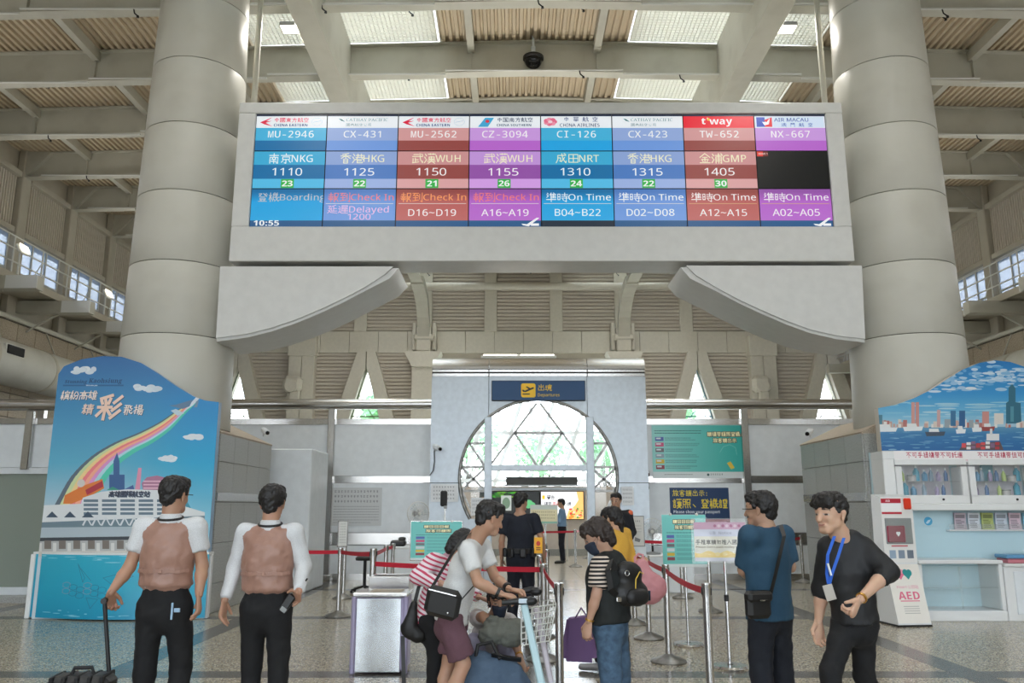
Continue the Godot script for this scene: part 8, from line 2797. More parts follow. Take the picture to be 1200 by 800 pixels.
	j = joints(1.6, {"head": lo(541, 640, 6.5), "neck": lo(534, 654, 6.52), "chest": lo(524, 668, 6.55), "waist": lo(512, 700, 6.55), "pelvis": lo(505, 722, 6.55), "shr": lo(508, 658, 6.42), "shl": lo(533, 652, 6.7),
		"elr": lo(489, 676, 6.35), "wrr": lo(520, 684, 6.2), "ell": lo(545, 690, 6.75), "wrl": lo(562, 700, 6.6), "hir": lo(503, 728, 6.47), "hil": lo(510, 728, 6.63), "knr": v3(0.1, 0.47, -0.02), "knl": v3(-0.12, 0.47, -0.1), "anr": v3(0.1, 0.08, 0.0), "anl": v3(-0.14, 0.08, -0.1)})
	var ax: Vector3 = (j.neck - j.pelvis).normalized()
	r = person({"label": "person in pink striped long sleeves bending behind the white polo", "pos": pos, "turn": -1.3, "j": j, "look": v3(-0.1, -0.7, -0.8), "skin": Color(0.5, 0.29, 0.2), "style": "bob", "bulk": 1.05,
		"handr": [v3(0, -0.3, -1), v3(-1, 0.3, 0), v3(0, -1, 0), 0.6], "handl": [v3(0, -0.3, -1), v3(1, 0.3, 0), v3(0, -1, 0), 0.6],
		"wear": [{"kind": "top", "called": "striped_shirt", "m": stripe, "sleeve": 1.85, "sleeve_r": 1.15, "drop": 0.06, "uax": ax, "uper": 0.033, "fold": 0.01}, {"kind": "trousers", "called": "trousers", "m": black, "wide": 1.15, "fold": 0.012}, {"kind": "shoes", "called": "shoes", "m": shoe, "fold": 0.0}]})
	obj("hood", flesh(mb(), [[j.neck + v3(0, 0.0, 0.05), j.neck + v3(0, -0.05, 0.09), 0.06, 0.075, 0.02]], 0.014, 0.012, 9.0), cloth("pink hood", rgb8(206, 160, 172), 0.95), r)
	# --- crouching over the bag
	pos = stand_at(572, 6.85, 2.6)
	var grey_cloth := cloth("grey-green jacket", rgb8(124, 126, 116), 0.95)
	j = joints(1.6, {"head": lo(585, 704, 6.48), "neck": lo(579, 724, 6.62), "chest": lo(576, 738, 6.68), "waist": lo(573, 754, 6.8), "pelvis": lo(570, 768, 6.9), "shr": lo(560, 724, 6.62), "shl": lo(596, 728, 6.6),
		"elr": lo(566, 722, 6.42), "wrr": lo(580, 738, 6.34), "ell": lo(603, 748, 6.5), "wrl": lo(609, 770, 6.36), "hir": lo(562, 772, 6.85), "hil": lo(580, 772, 6.85), "knr": lo(556, 752, 6.55), "knl": lo(598, 752, 6.58), "anr": lw(at(556, 660, 6.7).x, 0.08, 6.7), "anl": lw(at(600, 660, 6.72).x, 0.08, 6.72), "tor": lw(at(556, 660, 6.5).x, 0.035, 6.5), "tol": lw(at(602, 660, 6.52).x, 0.035, 6.52)})
	r = person({"label": "person crouching with a dark mask over the blue bag behind the trolley", "pos": pos, "turn": 2.6, "j": j, "look": lo(590, 730, 6.0) - lo(585, 704, 6.48), "skin": Color(0.44, 0.25, 0.16), "style": "bob", "bulk": 0.95,
		"handr": [lo(590, 748, 6.3) - lo(580, 738, 6.34), v3(-1, 0, 0), v3(0, -1, 0), 0.7], "handl": [lo(612, 785, 6.34) - lo(609, 770, 6.36), v3(1, 0, 0), v3(0, -1, 0), 0.8],
		"wear": [{"kind": "top", "called": "shirt", "m": cloth("cream shirt", rgb8(214, 208, 204), 0.9), "sleeve": 0.5, "drop": 0.0}, {"kind": "trousers", "called": "trousers", "m": cloth("lavender trousers", rgb8(186, 182, 204), 0.9), "leg": 1.9}, {"kind": "shoes", "called": "shoes", "m": shoe, "fold": 0.0}]})
	mask(r, j, lo(590, 730, 6.0) - lo(585, 704, 6.48))
	var ck := thing("folded_jacket", "crumpled grey-green jacket held over the crouching person's arm", "jacket", Vector3.ZERO)
	obj("cloth", flesh(mb(), [[at(572, 744, 6.32), at(606, 738, 6.34), 0.07, 0.075, 0.05], [at(578, 730, 6.34), at(600, 746, 6.28), 0.06, 0.07, 0.05], [at(600, 736, 6.3), at(614, 744, 6.3), 0.05, 0.035, 0.05]], 0.012, 0.03, 11.0), grey_cloth, ck)
	obj("bracelet", mb().tube([j.wrl.lerp(j.ell, 0.1), j.wrl.lerp(j.ell, 0.16)], 0.03, 12), mat("gold", rgb8(206, 160, 80), 0.3, 0.9), r)
	# --- officer seen from behind
	pos = stand_at(610, 10.6, -0.3)
	var navy := cloth("navy uniform", rgb8(26, 31, 44), 0.85)
	j = joints(1.70, {"wrr": v3(0.29, 0.9, -0.06), "elr": v3(0.28, 1.14, 0.02)})
	r = person({"label": "person in dark navy officer's uniform seen from behind before the arch", "pos": pos, "turn": -0.3, "j": j, "look": v3(0.35, 0, -1), "skin": Color(0.42, 0.235, 0.15), "cell": 0.018, "fine": 0.008, "bulk": 1.06,
		"wear": [{"kind": "top", "called": "uniform_shirt", "m": navy, "sleeve": 0.72, "sleeve_r": 1.1, "drop": -0.04}, {"kind": "trousers", "called": "trousers", "m": navy, "wide": 1.08}, {"kind": "shoes", "called": "shoes", "m": shoe, "fold": 0.0}]})
	var bl := mb()
	for i in 20:
		var a := i * TAU / 20
		bl.box(v3(cos(a) * 0.185, 0.99, sin(a) * 0.14), v3(0.03, 0.06, 0.062), 0.004, Basis(Vector3.UP, -a))
	obj("duty_belt", bl, M.black, r)
	for a in [0.4, 1.2, 2.0, 2.8]:
		obj("pouch", mb().box(v3(cos(a) * 0.2, 0.97, sin(a) * 0.155), v3(0.05, 0.11, 0.08), 0.012, Basis(Vector3.UP, -a)), M.black, r)
	obj("shoulder_badge", mb().box(v3(0.245, 1.30, 0.02), v3(0.012, 0.08, 0.07), 0.004), mat("badge gold", rgb8(190, 180, 140), 0.5), r)
	# --- blue shirt, far inside
	pos = stand_at(659, 23.3, 1.4)
	j = joints(1.74, {"ell": v3(-0.25, 1.14, -0.02), "elr": v3(0.25, 1.14, -0.02), "wrl": v3(0.02, 1.17, -0.22), "wrr": v3(-0.05, 1.13, -0.24)})
	person({"label": "person in light blue shirt with folded arms standing beyond the arch", "pos": pos, "turn": 1.4, "j": j, "cell": 0.026, "fine": 0.012, "look": v3(0, -0.05, -1),
		"wear": [{"kind": "top", "called": "shirt", "m": cloth("light blue shirt", rgb8(132, 172, 208), 0.85), "sleeve": 1.7, "drop": -0.04}, {"kind": "trousers", "called": "trousers", "m": navy}, {"kind": "shoes", "called": "shoes", "m": shoe, "fold": 0.0}]})
	# --- guard behind the podium
	pos = stand_at(724, 13.2, PI - 0.25)
	j = joints(1.74, {"wrl": v3(-0.2, 1.0, -0.25), "wrr": v3(0.2, 1.0, -0.25)})
	r = person({"label": "person in dark guard vest with orange shoulder behind the slim podium", "pos": pos, "turn": PI - 0.25, "j": j, "cell": 0.02, "fine": 0.009, "look": v3(0.25, -0.08, -1), "skin": Color(0.42, 0.24, 0.16),
		"wear": [{"kind": "top", "called": "jacket", "m": cloth("dark guard vest", rgb8(32, 34, 40), 0.85), "sleeve": 1.8}, {"kind": "trousers", "called": "trousers", "m": navy}, {"kind": "shoes", "called": "shoes", "m": shoe, "fold": 0.0}]})
	obj("shoulder_flash", mb().ball(j.shl + v3(-0.025, 0.02, -0.02), v3(0.05, 0.045, 0.05), 12), mat("flash orange", rgb8(226, 110, 70), 0.7), r)
	# --- yellow top
	pos = stand_at(722, 8.3, 0.9)
	j = joints(1.55, {"head": v3(0, 1.40, -0.03), "elr": lo(744, 672, 8.35), "wrr": lo(752, 656, 8.1), "tol": v3(-0.24, 0.035, -0.26), "anl": v3(-0.2, 0.085, -0.08), "knl": v3(-0.14, 0.46, -0.1)})
	r = person({"label": "person in yellow top with a black ponytail behind the striped tee", "pos": pos, "turn": 0.9, "j": j, "cell": 0.016, "fine": 0.007, "look": v3(0.05, -0.1, -1), "style": "ponytail", "bulk": 1.1,
		"wear": [{"kind": "top", "called": "yellow_top", "m": cloth("yellow cotton", rgb8(238, 184, 74), 0.9), "sleeve": 0.8, "drop": 0.05, "fat": 1.08}, {"kind": "trousers", "called": "trousers", "m": black}, {"kind": "shoes", "called": "sneakers", "m": mat("sneaker grey", rgb8(150, 150, 152), 0.7), "fold": 0.0}]})
	# --- striped tee, black gilet, jeans
	pos = stand_at(717, 6.0, 1.45)
	var st2 := canvas(16, 64, rgb8(206, 190, 176))
	st2.rect(0, 0, 16, 34, rgb8(24, 22, 24))
	var stripe2 := mat("black and sand stripes", Color.WHITE, 0.9)
	stripe2.albedo_texture = st2.tex()
	j = joints(1.55, {"head": lo(701, 628, 6.0), "neck": lo(711, 650, 6.02), "chest": lo(712, 672, 6.02), "waist": lo(712, 702, 6.0), "pelvis": lo(714, 724, 6.0), "shl": lo(704, 662, 5.86), "shr": lo(718, 664, 6.2),
		"ell": lo(699, 697, 5.82), "wrl": lo(690, 729, 5.84), "elr": lo(716, 700, 6.22), "wrr": lo(712, 728, 6.2), "hil": lo(713, 730, 5.92), "hir": lo(720, 730, 6.09), "knl": lw(at(712, 660, 5.92).x, 0.44, 5.92), "knr": lw(at(722, 660, 6.08).x, 0.44, 6.08), "anl": lw(at(714, 660, 5.92).x, 0.08, 5.92), "anr": lw(at(726, 660, 6.08).x, 0.08, 6.08), "tol": lw(at(692, 660, 5.92).x, 0.035, 5.92), "tor": lw(at(703, 660, 6.08).x, 0.035, 6.08)})
	r = person({"label": "person in striped tee, black gilet and jeans wearing a dark mask", "pos": pos, "turn": 1.45, "j": j, "look": v3(0.05, -0.5, -0.87), "skin": Color(0.47, 0.275, 0.19), "style": "bob", "hair": "hair_brown", "bulk": 1.14,
		"handl": [v3(0.02, -0.95, -0.2), v3(0.5, 0, -1), v3(1, 0, 0), 0.5], "handr": [v3(0, -0.7, -0.7), v3(-0.5, 0, -1), v3(-1, 0, 0), 0.5],
		"wear": [{"kind": "top", "called": "striped_tee", "m": stripe2, "sleeve": 0.75, "sleeve_r": 1.25, "drop": -0.02, "uper": 0.027, "fold": 0.006}, {"kind": "vest", "called": "gilet", "m": cloth("black gilet", rgb8(24, 29, 28), 0.8), "drop": 0.02, "fat": 1.1, "fold": 0.01, "more": [[j.neck + v3(0, -0.03, 0.07), j.neck + v3(0, -0.1, 0.1), 0.055, 0.07, 0.03]]},
			{"kind": "trousers", "called": "jeans", "m": grain("blue denim", rgb8(84, 112, 138), 0.9, 0.0, T.rough, 2.5, false), "wide": 1.28, "leg": 1.95, "fold": 0.012}, {"kind": "shoes", "called": "shoes", "m": shoe, "fold": 0.0}]})
	mask(r, j, v3(0.05, -0.5, -0.87))
	obj("wristband", mb().tube([j.wrl.lerp(j.ell, 0.06), j.wrl.lerp(j.ell, 0.12)], 0.031, 12), mat("gold", rgb8(206, 160, 80), 0.3, 0.9), r)
	# --- teal polo from behind
	pos = stand_at(899, 5.6, 0.55)
	var teal := cloth("teal polo", rgb8(46, 84, 110), 0.85)
	j = joints(1.65, {"shl": v3(-0.165, 1.34, 0.01), "shr": v3(0.165, 1.34, 0.01), "ell": lo(871, 668, 5.62), "wrl": lo(880, 676, 5.84), "elr": lo(926, 664, 5.66), "wrr": lo(894, 672, 5.9), "tol": v3(-0.13, 0.035, -0.16), "head": v3(-0.01, 1.505, -0.015)})
	r = person({"label": "person in teal polo and dark trousers seen from behind by the acrylic notice", "pos": pos, "turn": 0.55, "j": j, "look": v3(-0.35, 0.0, -0.9), "skin": Color(0.46, 0.27, 0.18), "bulk": 0.98,
		"handl": [v3(0.6, -0.5, -0.3), v3(0, 0.6, -1), v3(0, 0, 1), 0.5], "handr": [v3(-1, 0.1, -0.1), v3(0, 0.6, -1), v3(0, 0, 1), 0.4],
		"wear": [{"kind": "top", "called": "polo_shirt", "m": teal, "sleeve": 0.86, "sleeve_r": 1.06, "drop": 0.10, "fat": 1.08, "fold": 0.011, "freq": 5.0, "more": [[j.neck + v3(0, 0.005, 0), j.neck + v3(0, -0.04, 0), 0.064, 0.075, 0.015, Vector3.ZERO, 1.0, 2]]},
			{"kind": "trousers", "called": "trousers", "m": cloth("dark navy trousers", rgb8(26, 30, 40), 0.85), "wide": 1.1, "fold": 0.012}, {"kind": "shoes", "called": "shoes", "m": shoe, "fold": 0.0}]})
	var gh := frame(v3(-0.35, 0.0, -0.9))
	obj("glasses", mb().tube([j.head + gh * v3(-0.077, 0.012, -0.0), j.head + gh * v3(-0.07, 0.01, -0.1)], 0.0028, 5).tube([j.head + gh * v3(-0.068, 0.01, -0.102), j.head + gh * v3(0, 0.01, -0.112), j.head + gh * v3(0.068, 0.01, -0.102)], 0.0028, 5), M.black, r)
	# --- black jacket walking past
	pos = stand_at(1002, 4.9, 2.1)
	var jk := grain("black jacket nylon", rgb8(25, 26, 29), 0.62, 0.0, T.weave, 6.0, false)
	j = joints(1.64, {"head": lo(974, 603, 4.84), "neck": lo(987, 630, 4.9), "chest": lo(992, 655, 4.9), "waist": lo(998, 695, 4.9), "pelvis": lo(1002, 722, 4.9), "shr": lo(975, 643, 4.92), "shl": lo(1010, 643, 4.9),
		"elr": lo(963, 690, 4.98), "wrr": lo(959, 729, 4.98), "ell": lo(1040, 670, 4.78), "wrl": lo(1007, 703, 4.62), "hir": lo(990, 730, 4.93), "hil": lo(1012, 730, 4.92), "knr": lo(974, 787, 4.78), "knl": lo(1012, 792, 5.02), "anr": lw(at(968, 660, 4.7).x, 0.085, 4.75), "anl": lw(at(1040, 660, 5.1).x, 0.12, 5.2), "tor": lw(at(940, 660, 4.6).x, 0.035, 4.62), "tol": lw(at(1015, 660, 5.05).x, 0.035, 5.05)})
	r = person({"label": "person in black jacket and blue lanyard walking past the first aid stand", "pos": pos, "turn": 2.1, "j": j, "look": lo(880, 604, 4.5) - lo(974, 603, 4.84), "skin": Color(0.58, 0.36, 0.25), "style": "fringe", "fine": 0.005, "bulk": 0.77,
		"handr": [lo(960, 760, 4.94) - lo(959, 729, 4.98), v3(0.3, 0, -1), v3(-1, 0, 0), 0.45], "handl": [lo(998, 720, 4.58) - lo(1007, 703, 4.62), v3(-0.4, 0.6, -0.5), v3(0.5, -0.2, 0.6), 1.0],
		"wear": [{"kind": "top", "called": "jacket", "m": jk, "sleeve": 1.28, "sleeve_r": 1.2, "drop": 0.04, "fat": 1.06, "fold": 0.013, "freq": 5.0, "more": [[j.neck + v3(-0.04, 0.0, 0.045), j.neck + v3(0.04, 0.0, 0.045), 0.045, 0.045, 0.04], [j.neck + v3(0, -0.02, 0.06), j.neck + v3(0, -0.07, 0.075), 0.05, 0.06, 0.04]]},
			{"kind": "trousers", "called": "trousers", "m": black, "fold": 0.012, "wide": 0.92}, {"kind": "shoes", "called": "shoes", "m": shoe, "fold": 0.0}]})
	var ln := mb()
	var bf := mat("lanyard blue", rgb8(26, 90, 190), 0.6)
	for s in [[[978, 628, 4.74], [970, 650, 4.70], [969, 672, 4.70], [971, 684, 4.70]], [[989, 630, 4.72], [982, 652, 4.69], [975, 672, 4.69], [972, 684, 4.70]]]:
		var pth := []
		for q in s:
			pth.append(lo(q[0], q[1], q[2]))
		ln.strip(pth, spot.basis.inverse() * v3(0.018, 0, 0), 0.001)
	obj("lanyard", ln, bf, r)
	obj("badge_card", mb().box(lo(972, 694, 4.70), v3(0.055, 0.085, 0.004), 0.001, spot.basis.inverse() * Basis(v3(0, 0, 1), 0.25)), mat("badge card", rgb8(176, 170, 160), 0.4), r)
	obj("badge_pen", mb().tube([lo(970, 660, 4.685), lo(974, 674, 4.685)], 0.006, 6), M.white, r)
	obj("wristband", mb().tube([j.wrl.lerp(j.ell, 0.06), j.wrl.lerp(j.ell, 0.1)], 0.031, 12), mat("gold", rgb8(206, 160, 80), 0.3, 0.9), r)

func collar(r: Node3D, j: Dictionary, m: Material, strap: Material) -> void:
	obj("collar", flesh(mb(), [[j.neck + v3(0, 0.036, 0.004), j.neck + v3(0, -0.03, 0), 0.061, 0.078, 0.01, Vector3.ZERO, 1.0, 2]], 0.007), m, r)
	var pth := []
	for i in 21:
		var a := i * TAU / 20
		pth.append(j.neck + v3(cos(a) * 0.074, 0.008 - 0.012 * sin(a), 0.002 + sin(a) * 0.074))
	obj("neck_strap", mb().tube(pth, 0.008, 6, false), strap, r)
	var bk := []
	for i in 13:
		var a := PI * (0.14 + 0.72 * i / 12.0)
		bk.append(j.waist + v3(cos(a) * 0.176, 0.05 + 0.004 * sin(i * 2.0), sin(a) * 0.142))
	obj("cinch_strap", mb().strip(bk, v3(0, 0.022, 0), 0.003), satin_mat, r)
	obj("cinch_buckle", mb().box(j.waist + v3(0.012, 0.05, 0.146), v3(0.022, 0.026, 0.01), 0.004), satin_mat, r)

func mask(r: Node3D, j: Dictionary, look: Vector3) -> void:
	var hb := frame(look)
	var T3 := Transform3D(hb, j.head)
	obj("face_mask", flesh(mb(), [[T3 * v3(0, -0.028, -0.058), T3 * v3(0, -0.075, -0.058), 0.060, 0.046, 0.02], [T3 * v3(0, -0.03, -0.098), T3 * v3(0, -0.06, -0.085), 0.026, 0.03, 0.02]], 0.006, 0.0, 6.0, [[T3 * v3(0, 0, -0.03), hb * v3(0, 0, 1)], [T3 * v3(0, -0.008, 0), hb * v3(0, 1, 0)]]), mat("dark blue mask", rgb8(38, 46, 62), 0.8), r)
	for s in [-1.0, 1.0]:
		obj("ear_loop", mb().tube([T3 * v3(s * 0.055, -0.02, -0.06), T3 * v3(s * 0.084, 0.0, 0.01), T3 * v3(s * 0.056, -0.06, -0.05)], 0.0018, 4), mat("dark blue mask", rgb8(38, 46, 62), 0.8), r)

func luggage() -> void:
	# cabin case pulled by the first porter
	var base := gnd(100, 820)
	var D := 5.2
	var c := at(97, 790, D)
	var t := thing("cabin_case", "small black ribbed cabin case with a pulled-out handle", "suitcase", v3(c.x, 0, -D), 0.15)
	obj("shell", mb().box(v3(0, 0.30, 0), v3(0.36, 0.50, 0.22), 0.04), M.black, t)
	for i in 5:
		obj("rib", mb().box(v3(-0.14 + 0.07 * i, 0.30, 0), v3(0.022, 0.505, 0.228), 0.006), M.rubber, t)
	obj("carry_handle", mb().tube([v3(-0.06, 0.55, 0), v3(-0.05, 0.585, 0), v3(0.05, 0.585, 0), v3(0.06, 0.55, 0)], 0.012, 8), M.rubber, t)
	var hp := t.transform.affine_inverse() * at(123, 703, 5.26)
	obj("pull_handle", mb().tube([v3(0.13, 0.54, -0.06), hp + v3(0.0, -0.02, 0)], 0.013, 8).tube([hp + v3(-0.01, 0, -0.06), hp + v3(0.01, 0.0, 0.06)], 0.018, 8), M.black, t)
	for s in [[-1, -1], [-1, 1], [1, -1], [1, 1]]:
		obj("wheel", mb().tube([v3(s[0] * 0.14 - 0.012, 0.025, s[1] * 0.08), v3(s[0] * 0.14 + 0.012, 0.025, s[1] * 0.08)], 0.025, 12), M.rubber, t)
	# the luggage trolley
	var tb := v3(at(618, 660, 5.75).x, 0, -5.75)
	var tr := thing("luggage_trolley", "steel luggage trolley with black grip bar and wire basket", "trolley", tb)
	var q := func(px: float, py: float, d: float) -> Vector3:
		return at(px, py, d) - tb
	var pale := mat("trolley paint", rgb8(168, 194, 198), 0.45, 0.1)
	obj("upright", mb().bar(q.call(614, 708, 5.72), q.call(641, 830, 5.55), 0.05, 0.03, Vector3.BACK, 0.008), pale, tr)
	obj("upright", mb().bar(q.call(628, 712, 6.1), q.call(648, 810, 5.95), 0.04, 0.03, Vector3.BACK, 0.008), mat("trolley paint pink", rgb8(186, 178, 184), 0.45, 0.1), tr)
	obj("grip_bar", mb().tube([q.call(588, 706, 5.72), q.call(612, 704, 5.72), q.call(624, 703, 5.72)], [0.016, 0.024, 0.03], 12), M.black, tr)
	obj("grip_bar", mb().tube([q.call(604, 694, 6.05), q.call(622, 691, 6.05), q.call(630, 693, 6.05)], [0.016, 0.024, 0.03], 12), M.black, tr)
	obj("grip_head", mb().ball(q.call(622, 704, 5.71), v3(0.045, 0.03, 0.035), 14), M.black, tr)
	obj("grip_head", mb().ball(q.call(628, 693, 6.04), v3(0.045, 0.03, 0.035), 14), M.black, tr)
	obj("grip_label", mb().box(q.call(613, 704, 5.69), v3(0.06, 0.03, 0.012), 0.003), mat("grip label", rgb8(190, 204, 214), 0.4), tr)
	obj("cross_tube", mb().tube([q.call(612, 712, 5.74), q.call(629, 706, 6.08)], 0.018, 10), M.steel, tr)
	var bk := mb()
	var a0: Vector3 = q.call(611, 713, 5.9)
	for i in 7:
		var f := i / 6.0
		var y := lerpf(0.0, -0.24, f)
		var w := lerpf(1.0, 0.8, f)
		bk.tube([a0 + v3(0, y, 0), a0 + v3(0.24 * w, y + 0.03, 0.0), a0 + v3(0.24 * w, y + 0.03, -0.3 * w), a0 + v3(0, y, -0.3 * w), a0 + v3(0, y, 0)], 0.004, 5, false)
	for i in 7:
		bk.tube([a0 + v3(0.04 * i, 0.005 * i, 0), a0 + v3(0.032 * i, -0.24 + 0.004 * i, 0)], 0.004, 5)
		bk.tube([a0 + v3(0.04 * i, 0.005 * i, -0.3), a0 + v3(0.032 * i, -0.24 + 0.004 * i, -0.24)], 0.004, 5)
	obj("wire_basket", bk, M.rail, tr)
	var bs: Vector3 = q.call(650, 830, 5.75)
	obj("platform", mb().box(v3(bs.x + 0.25, 0.2, -0.1), v3(0.8, 0.03, 0.5), 0.01), M.steel_dull, tr)
	for s in [[0.02, 0.12], [0.02, -0.32], [0.6, -0.1]]:
		obj("wheel", mb().tube([v3(bs.x + s[0], 0.08, s[1] - 0.015), v3(bs.x + s[0], 0.08, s[1] + 0.015)], 0.08, 16), M.rubber, tr)
		obj("fork", mb().box(v3(bs.x + s[0], 0.15, s[1]), v3(0.03, 0.1, 0.05), 0.005), M.steel_dull, tr)
	# black crossbody bag of the man in the white polo
	D = 5.78
	var b := at(519, 706, D)
	var cb := thing("crossbody_bag", "black leather crossbody bag on the hip of the white polo", "bag", b, -0.25)
	obj("bag_body", mb().box(v3(0, 0, 0), v3(0.25, 0.2, 0.08), 0.038, Basis(v3(0, 0, 1), -0.2)), M.leather, cb)
	obj("flap", mb().box(v3(0.01, -0.01, 0.04), v3(0.2, 0.13, 0.012), 0.005, Basis(v3(0, 0, 1), -0.2)), M.leather, cb)
	obj("zip", mb().box(v3(0.01, 0.07, 0.042), v3(0.2, 0.008, 0.006), 0.001, Basis(v3(0, 0, 1), -0.2)), M.chrome, cb)
	obj("stud", mb().ball(v3(0.05, -0.06, 0.046), v3(0.008, 0.008, 0.004), 8), M.chrome, cb)
	var inv := cb.transform.affine_inverse()
	var strap := mb()
	var up := []
	for e in [[505, 690, 5.8], [518, 668, 5.82], [532, 645, 5.86], [544, 628, 5.96], [556, 622, 6.1]]:
		up.append(inv * at(e[0], e[1], e[2]))
	strap.strip(up, v3(0.03, 0.012, 0), 0.0015)
	var dn := []
	for e in [[541, 702, 5.82], [550, 692, 5.86], [559, 682, 5.92]]:
		dn.append(inv * at(e[0], e[1], e[2]))
	obj("strap", strap, M.leather, cb)
	obj("strap", mb().strip(dn, v3(0.018, 0.028, 0), 0.0015), M.leather, cb)
	# dark bag hanging behind the bending figure
	var dbp := at(478, 725, 6.35)
	var db := thing("shoulder_bag", "black soft shoulder bag hanging beside the pink striped shirt", "bag", Vector3.ZERO)
	obj("bag_body", flesh(mb(), [[at(485, 708, 6.4), at(480, 735, 6.4), 0.03, 0.06, 0.04, v3(0, 0, 1), 1.5], [at(480, 737, 6.4), at(490, 745, 6.4), 0.06, 0.055, 0.04, v3(0, 0, 1), 1.5]], 0.014, 0.012, 8.0), M.leather, db)
	obj("strap", mb().strip([at(486, 706, 6.4), at(490, 690, 6.4), at(495, 672, 6.42)], v3(0.03, 0.01, 0), 0.002).strip([at(472, 745, 6.4), at(473, 790, 6.38), at(474, 815, 6.38)], v3(0.03, 0, 0), 0.002), M.leather, db)
	# blue holdall on the floor
	var du := thing("holdall", "steel-blue holdall on the floor under the crouching person's hands", "bag", v3(at(580, 660, 6.2).x, 0, -6.2))
	var bm := cloth("steel-blue canvas", rgb8(86, 106, 128), 0.9)
	obj("bag_body", flesh(mb(), [[v3(-0.12, 0.2, 0), v3(0.1, 0.2, 0), 0.19, 0.18, 0.06, v3(0, 0, 1), 1.3], [v3(-0.12, 0.4, 0), v3(0.1, 0.36, 0), 0.12, 0.1, 0.08, v3(0, 0, 1), 1.3]], 0.014, 0.02, 7.0, [[v3(0, 0.005, 0), v3(0, -1, 0)]]), bm, du)
	obj("handle", mb().tube([v3(-0.14, 0.45, 0.06), v3(-0.12, 0.56, 0.03), v3(-0.02, 0.58, 0.0), v3(0.04, 0.47, 0.06)], 0.014, 8), M.leather, du)
	obj("zip_flap", mb().strip([v3(-0.02, 0.5, 0.05), v3(0.08, 0.48, 0.06), v3(0.19, 0.47, 0.08)], v3(0, 0.03, 0.03), 0.006), M.leather, du)
	# black backpack of the woman in the gilet
	D = 5.92
	b = at(737, 684, D)
	var bp := thing("backpack", "small black backpack with a yellow zip cord on the gilet's back", "backpack", b, 0.5)
	obj("pack_body", flesh(mb(), [[v3(-0.03, 0.08, 0), v3(0.03, 0.07, 0), 0.075, 0.075, 0.04, v3(0, 0, 1), 1.2], [v3(-0.06, -0.06, 0), v3(0.06, -0.07, 0), 0.085, 0.085, 0.05]], 0.012, 0.008, 8.0), M.leather, bp)
	obj("front_pocket", flesh(mb(), [[v3(-0.03, -0.08, 0.08), v3(0.05, -0.08, 0.08), 0.055, 0.055, 0.03, v3(0, 0, 1), 1.4]], 0.012), M.leather, bp)
	var cord := mb().tube([v3(-0.03, -0.02, 0.115), v3(-0.01, 0.04, 0.095), v3(0.04, 0.085, 0.075), v3(0.09, 0.07, 0.05)], 0.004, 6)
	obj("zip_cord", cord, mat("yellow cord", rgb8(214, 180, 70), 0.6), bp)
	var ring := []
	for i in 13:
		ring.append(v3(-0.07 + cos(i * TAU / 12) * 0.018, 0.08 + sin(i * TAU / 12) * 0.018, 0.078))
	obj("ring", mb().tube(ring, 0.003, 6, false), M.chrome, bp)
	obj("buckle", mb().box(v3(-0.13, -0.09, 0.06), v3(0.04, 0.03, 0.01), 0.003), M.chrome, bp)
	obj("buckle", mb().box(v3(0.13, -0.08, 0.05), v3(0.03, 0.07, 0.01), 0.003), M.chrome, bp)
	inv = bp.transform.affine_inverse()
	obj("shoulder_strap", mb().strip([inv * at(722, 668, 5.84), inv * at(716, 656, 5.82), inv * at(712, 668, 5.76), inv * at(716, 690, 5.78), inv * at(724, 700, 5.84)], v3(0.03, 0.02, 0.02), 0.003), M.leather, bp)
	# pink shopping bag
	var pk := thing("shopping_bag", "pink soft shopping bag hanging behind the black backpack", "bag", Vector3.ZERO)
	var pm := cloth("pink nylon", rgb8(220, 150, 156), 0.6)
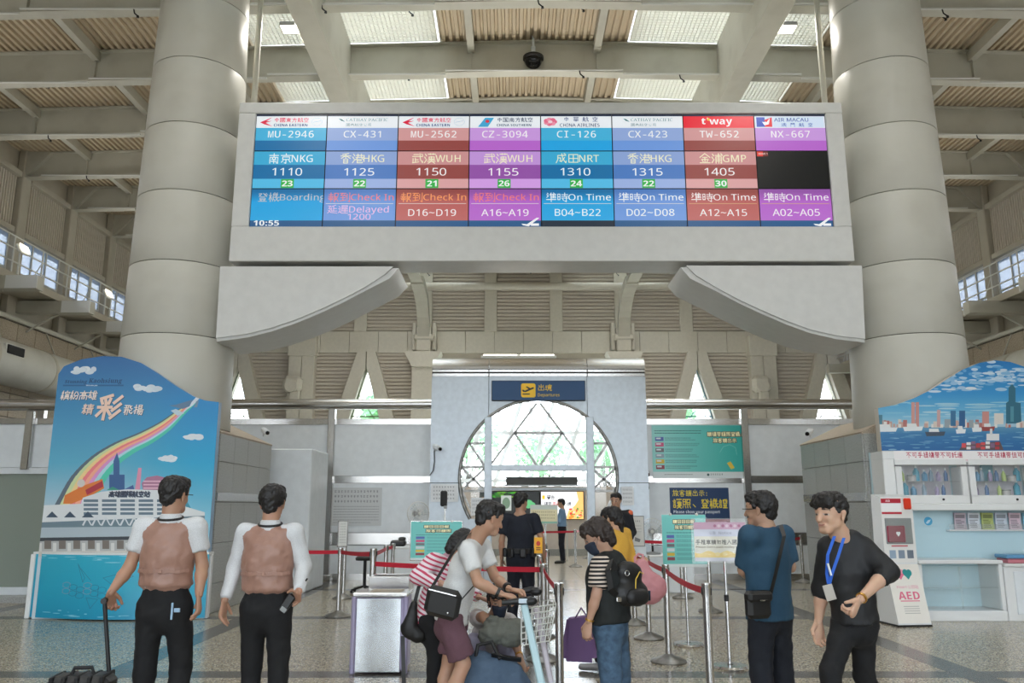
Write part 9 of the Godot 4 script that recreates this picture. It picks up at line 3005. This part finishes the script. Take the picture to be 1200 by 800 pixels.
	obj("bag_body", flesh(mb(), [[at(752, 664, 7.95), at(759, 690, 7.95), 0.075, 0.14, 0.05, v3(0, 0, 1), 1.6], [at(748, 694, 7.95), at(768, 688, 7.95), 0.09, 0.11, 0.05, v3(0, 0, 1), 1.6]], 0.013, 0.010, 9.0), pm, pk)
	obj("handle", mb().tube([at(745, 664, 7.95), at(744, 653, 7.98), at(748, 649, 8.02), at(753, 650, 8.02), at(755, 662, 7.95)], 0.013, 8), pm, pk)
	# purple tote
	D = 6.9
	var to := thing("tote_bag", "purple tote bag hanging beside the jeans", "bag", Vector3.ZERO)
	var tm := cloth("purple canvas", rgb8(128, 98, 146), 0.85)
	var ta := at(667, 724, D)
	var tw := at(690, 724, D).x - ta.x
	var pl := PackedVector2Array([Vector2(0, 0), Vector2(tw * 1.05, 0.02), Vector2(tw * 1.1, -0.33), Vector2(-0.03, -0.32)])
	var tf := mb()
	for i in 9:
		var f0 := i / 8.0
		tf.tube([ta + v3(tw * f0, 0.0 - 0.02 * absf(f0 - 0.5), 0.02 * zig(i)), ta + v3(-0.03 + (tw * 1.12 + 0.03) * f0, -0.3, 0.0)], [0.02, 0.05], 10)
	obj("bag_body", mb().prism(pl, -0.055, 0.055, Transform3D(Basis(), ta), true), tm, to)
	obj("bag_folds", tf, tm, to)
	obj("handle", mb().tube([at(674, 724, D), at(681, 712, 6.6), at(688, 722, 6.3)], 0.006, 6), tm, to)
	# black camera bag of the man in teal
	D = 5.42
	b = at(888, 708, D)
	var kb := thing("camera_bag", "square black camera bag at the hip of the teal polo", "bag", b, 0.3)
	obj("bag_body", mb().box(v3(0, 0, 0), v3(0.17, 0.17, 0.08), 0.025), M.leather, kb)
	obj("bag_lid", mb().box(v3(0, 0.05, 0.012), v3(0.178, 0.07, 0.085), 0.02), M.leather, kb)
	obj("bag_mark", mb().box(v3(0, 0.03, 0.056), v3(0.035, 0.008, 0.003)), M.chrome, kb)
	inv = kb.transform.affine_inverse()
	obj("strap", mb().strip([inv * at(902, 700, 5.42), inv * at(908, 676, 5.40), inv * at(914, 650, 5.42), inv * at(919, 628, 5.46), inv * at(915, 615, 5.58)], v3(0.028, 0.008, 0.0), 0.0015), M.leather, kb)
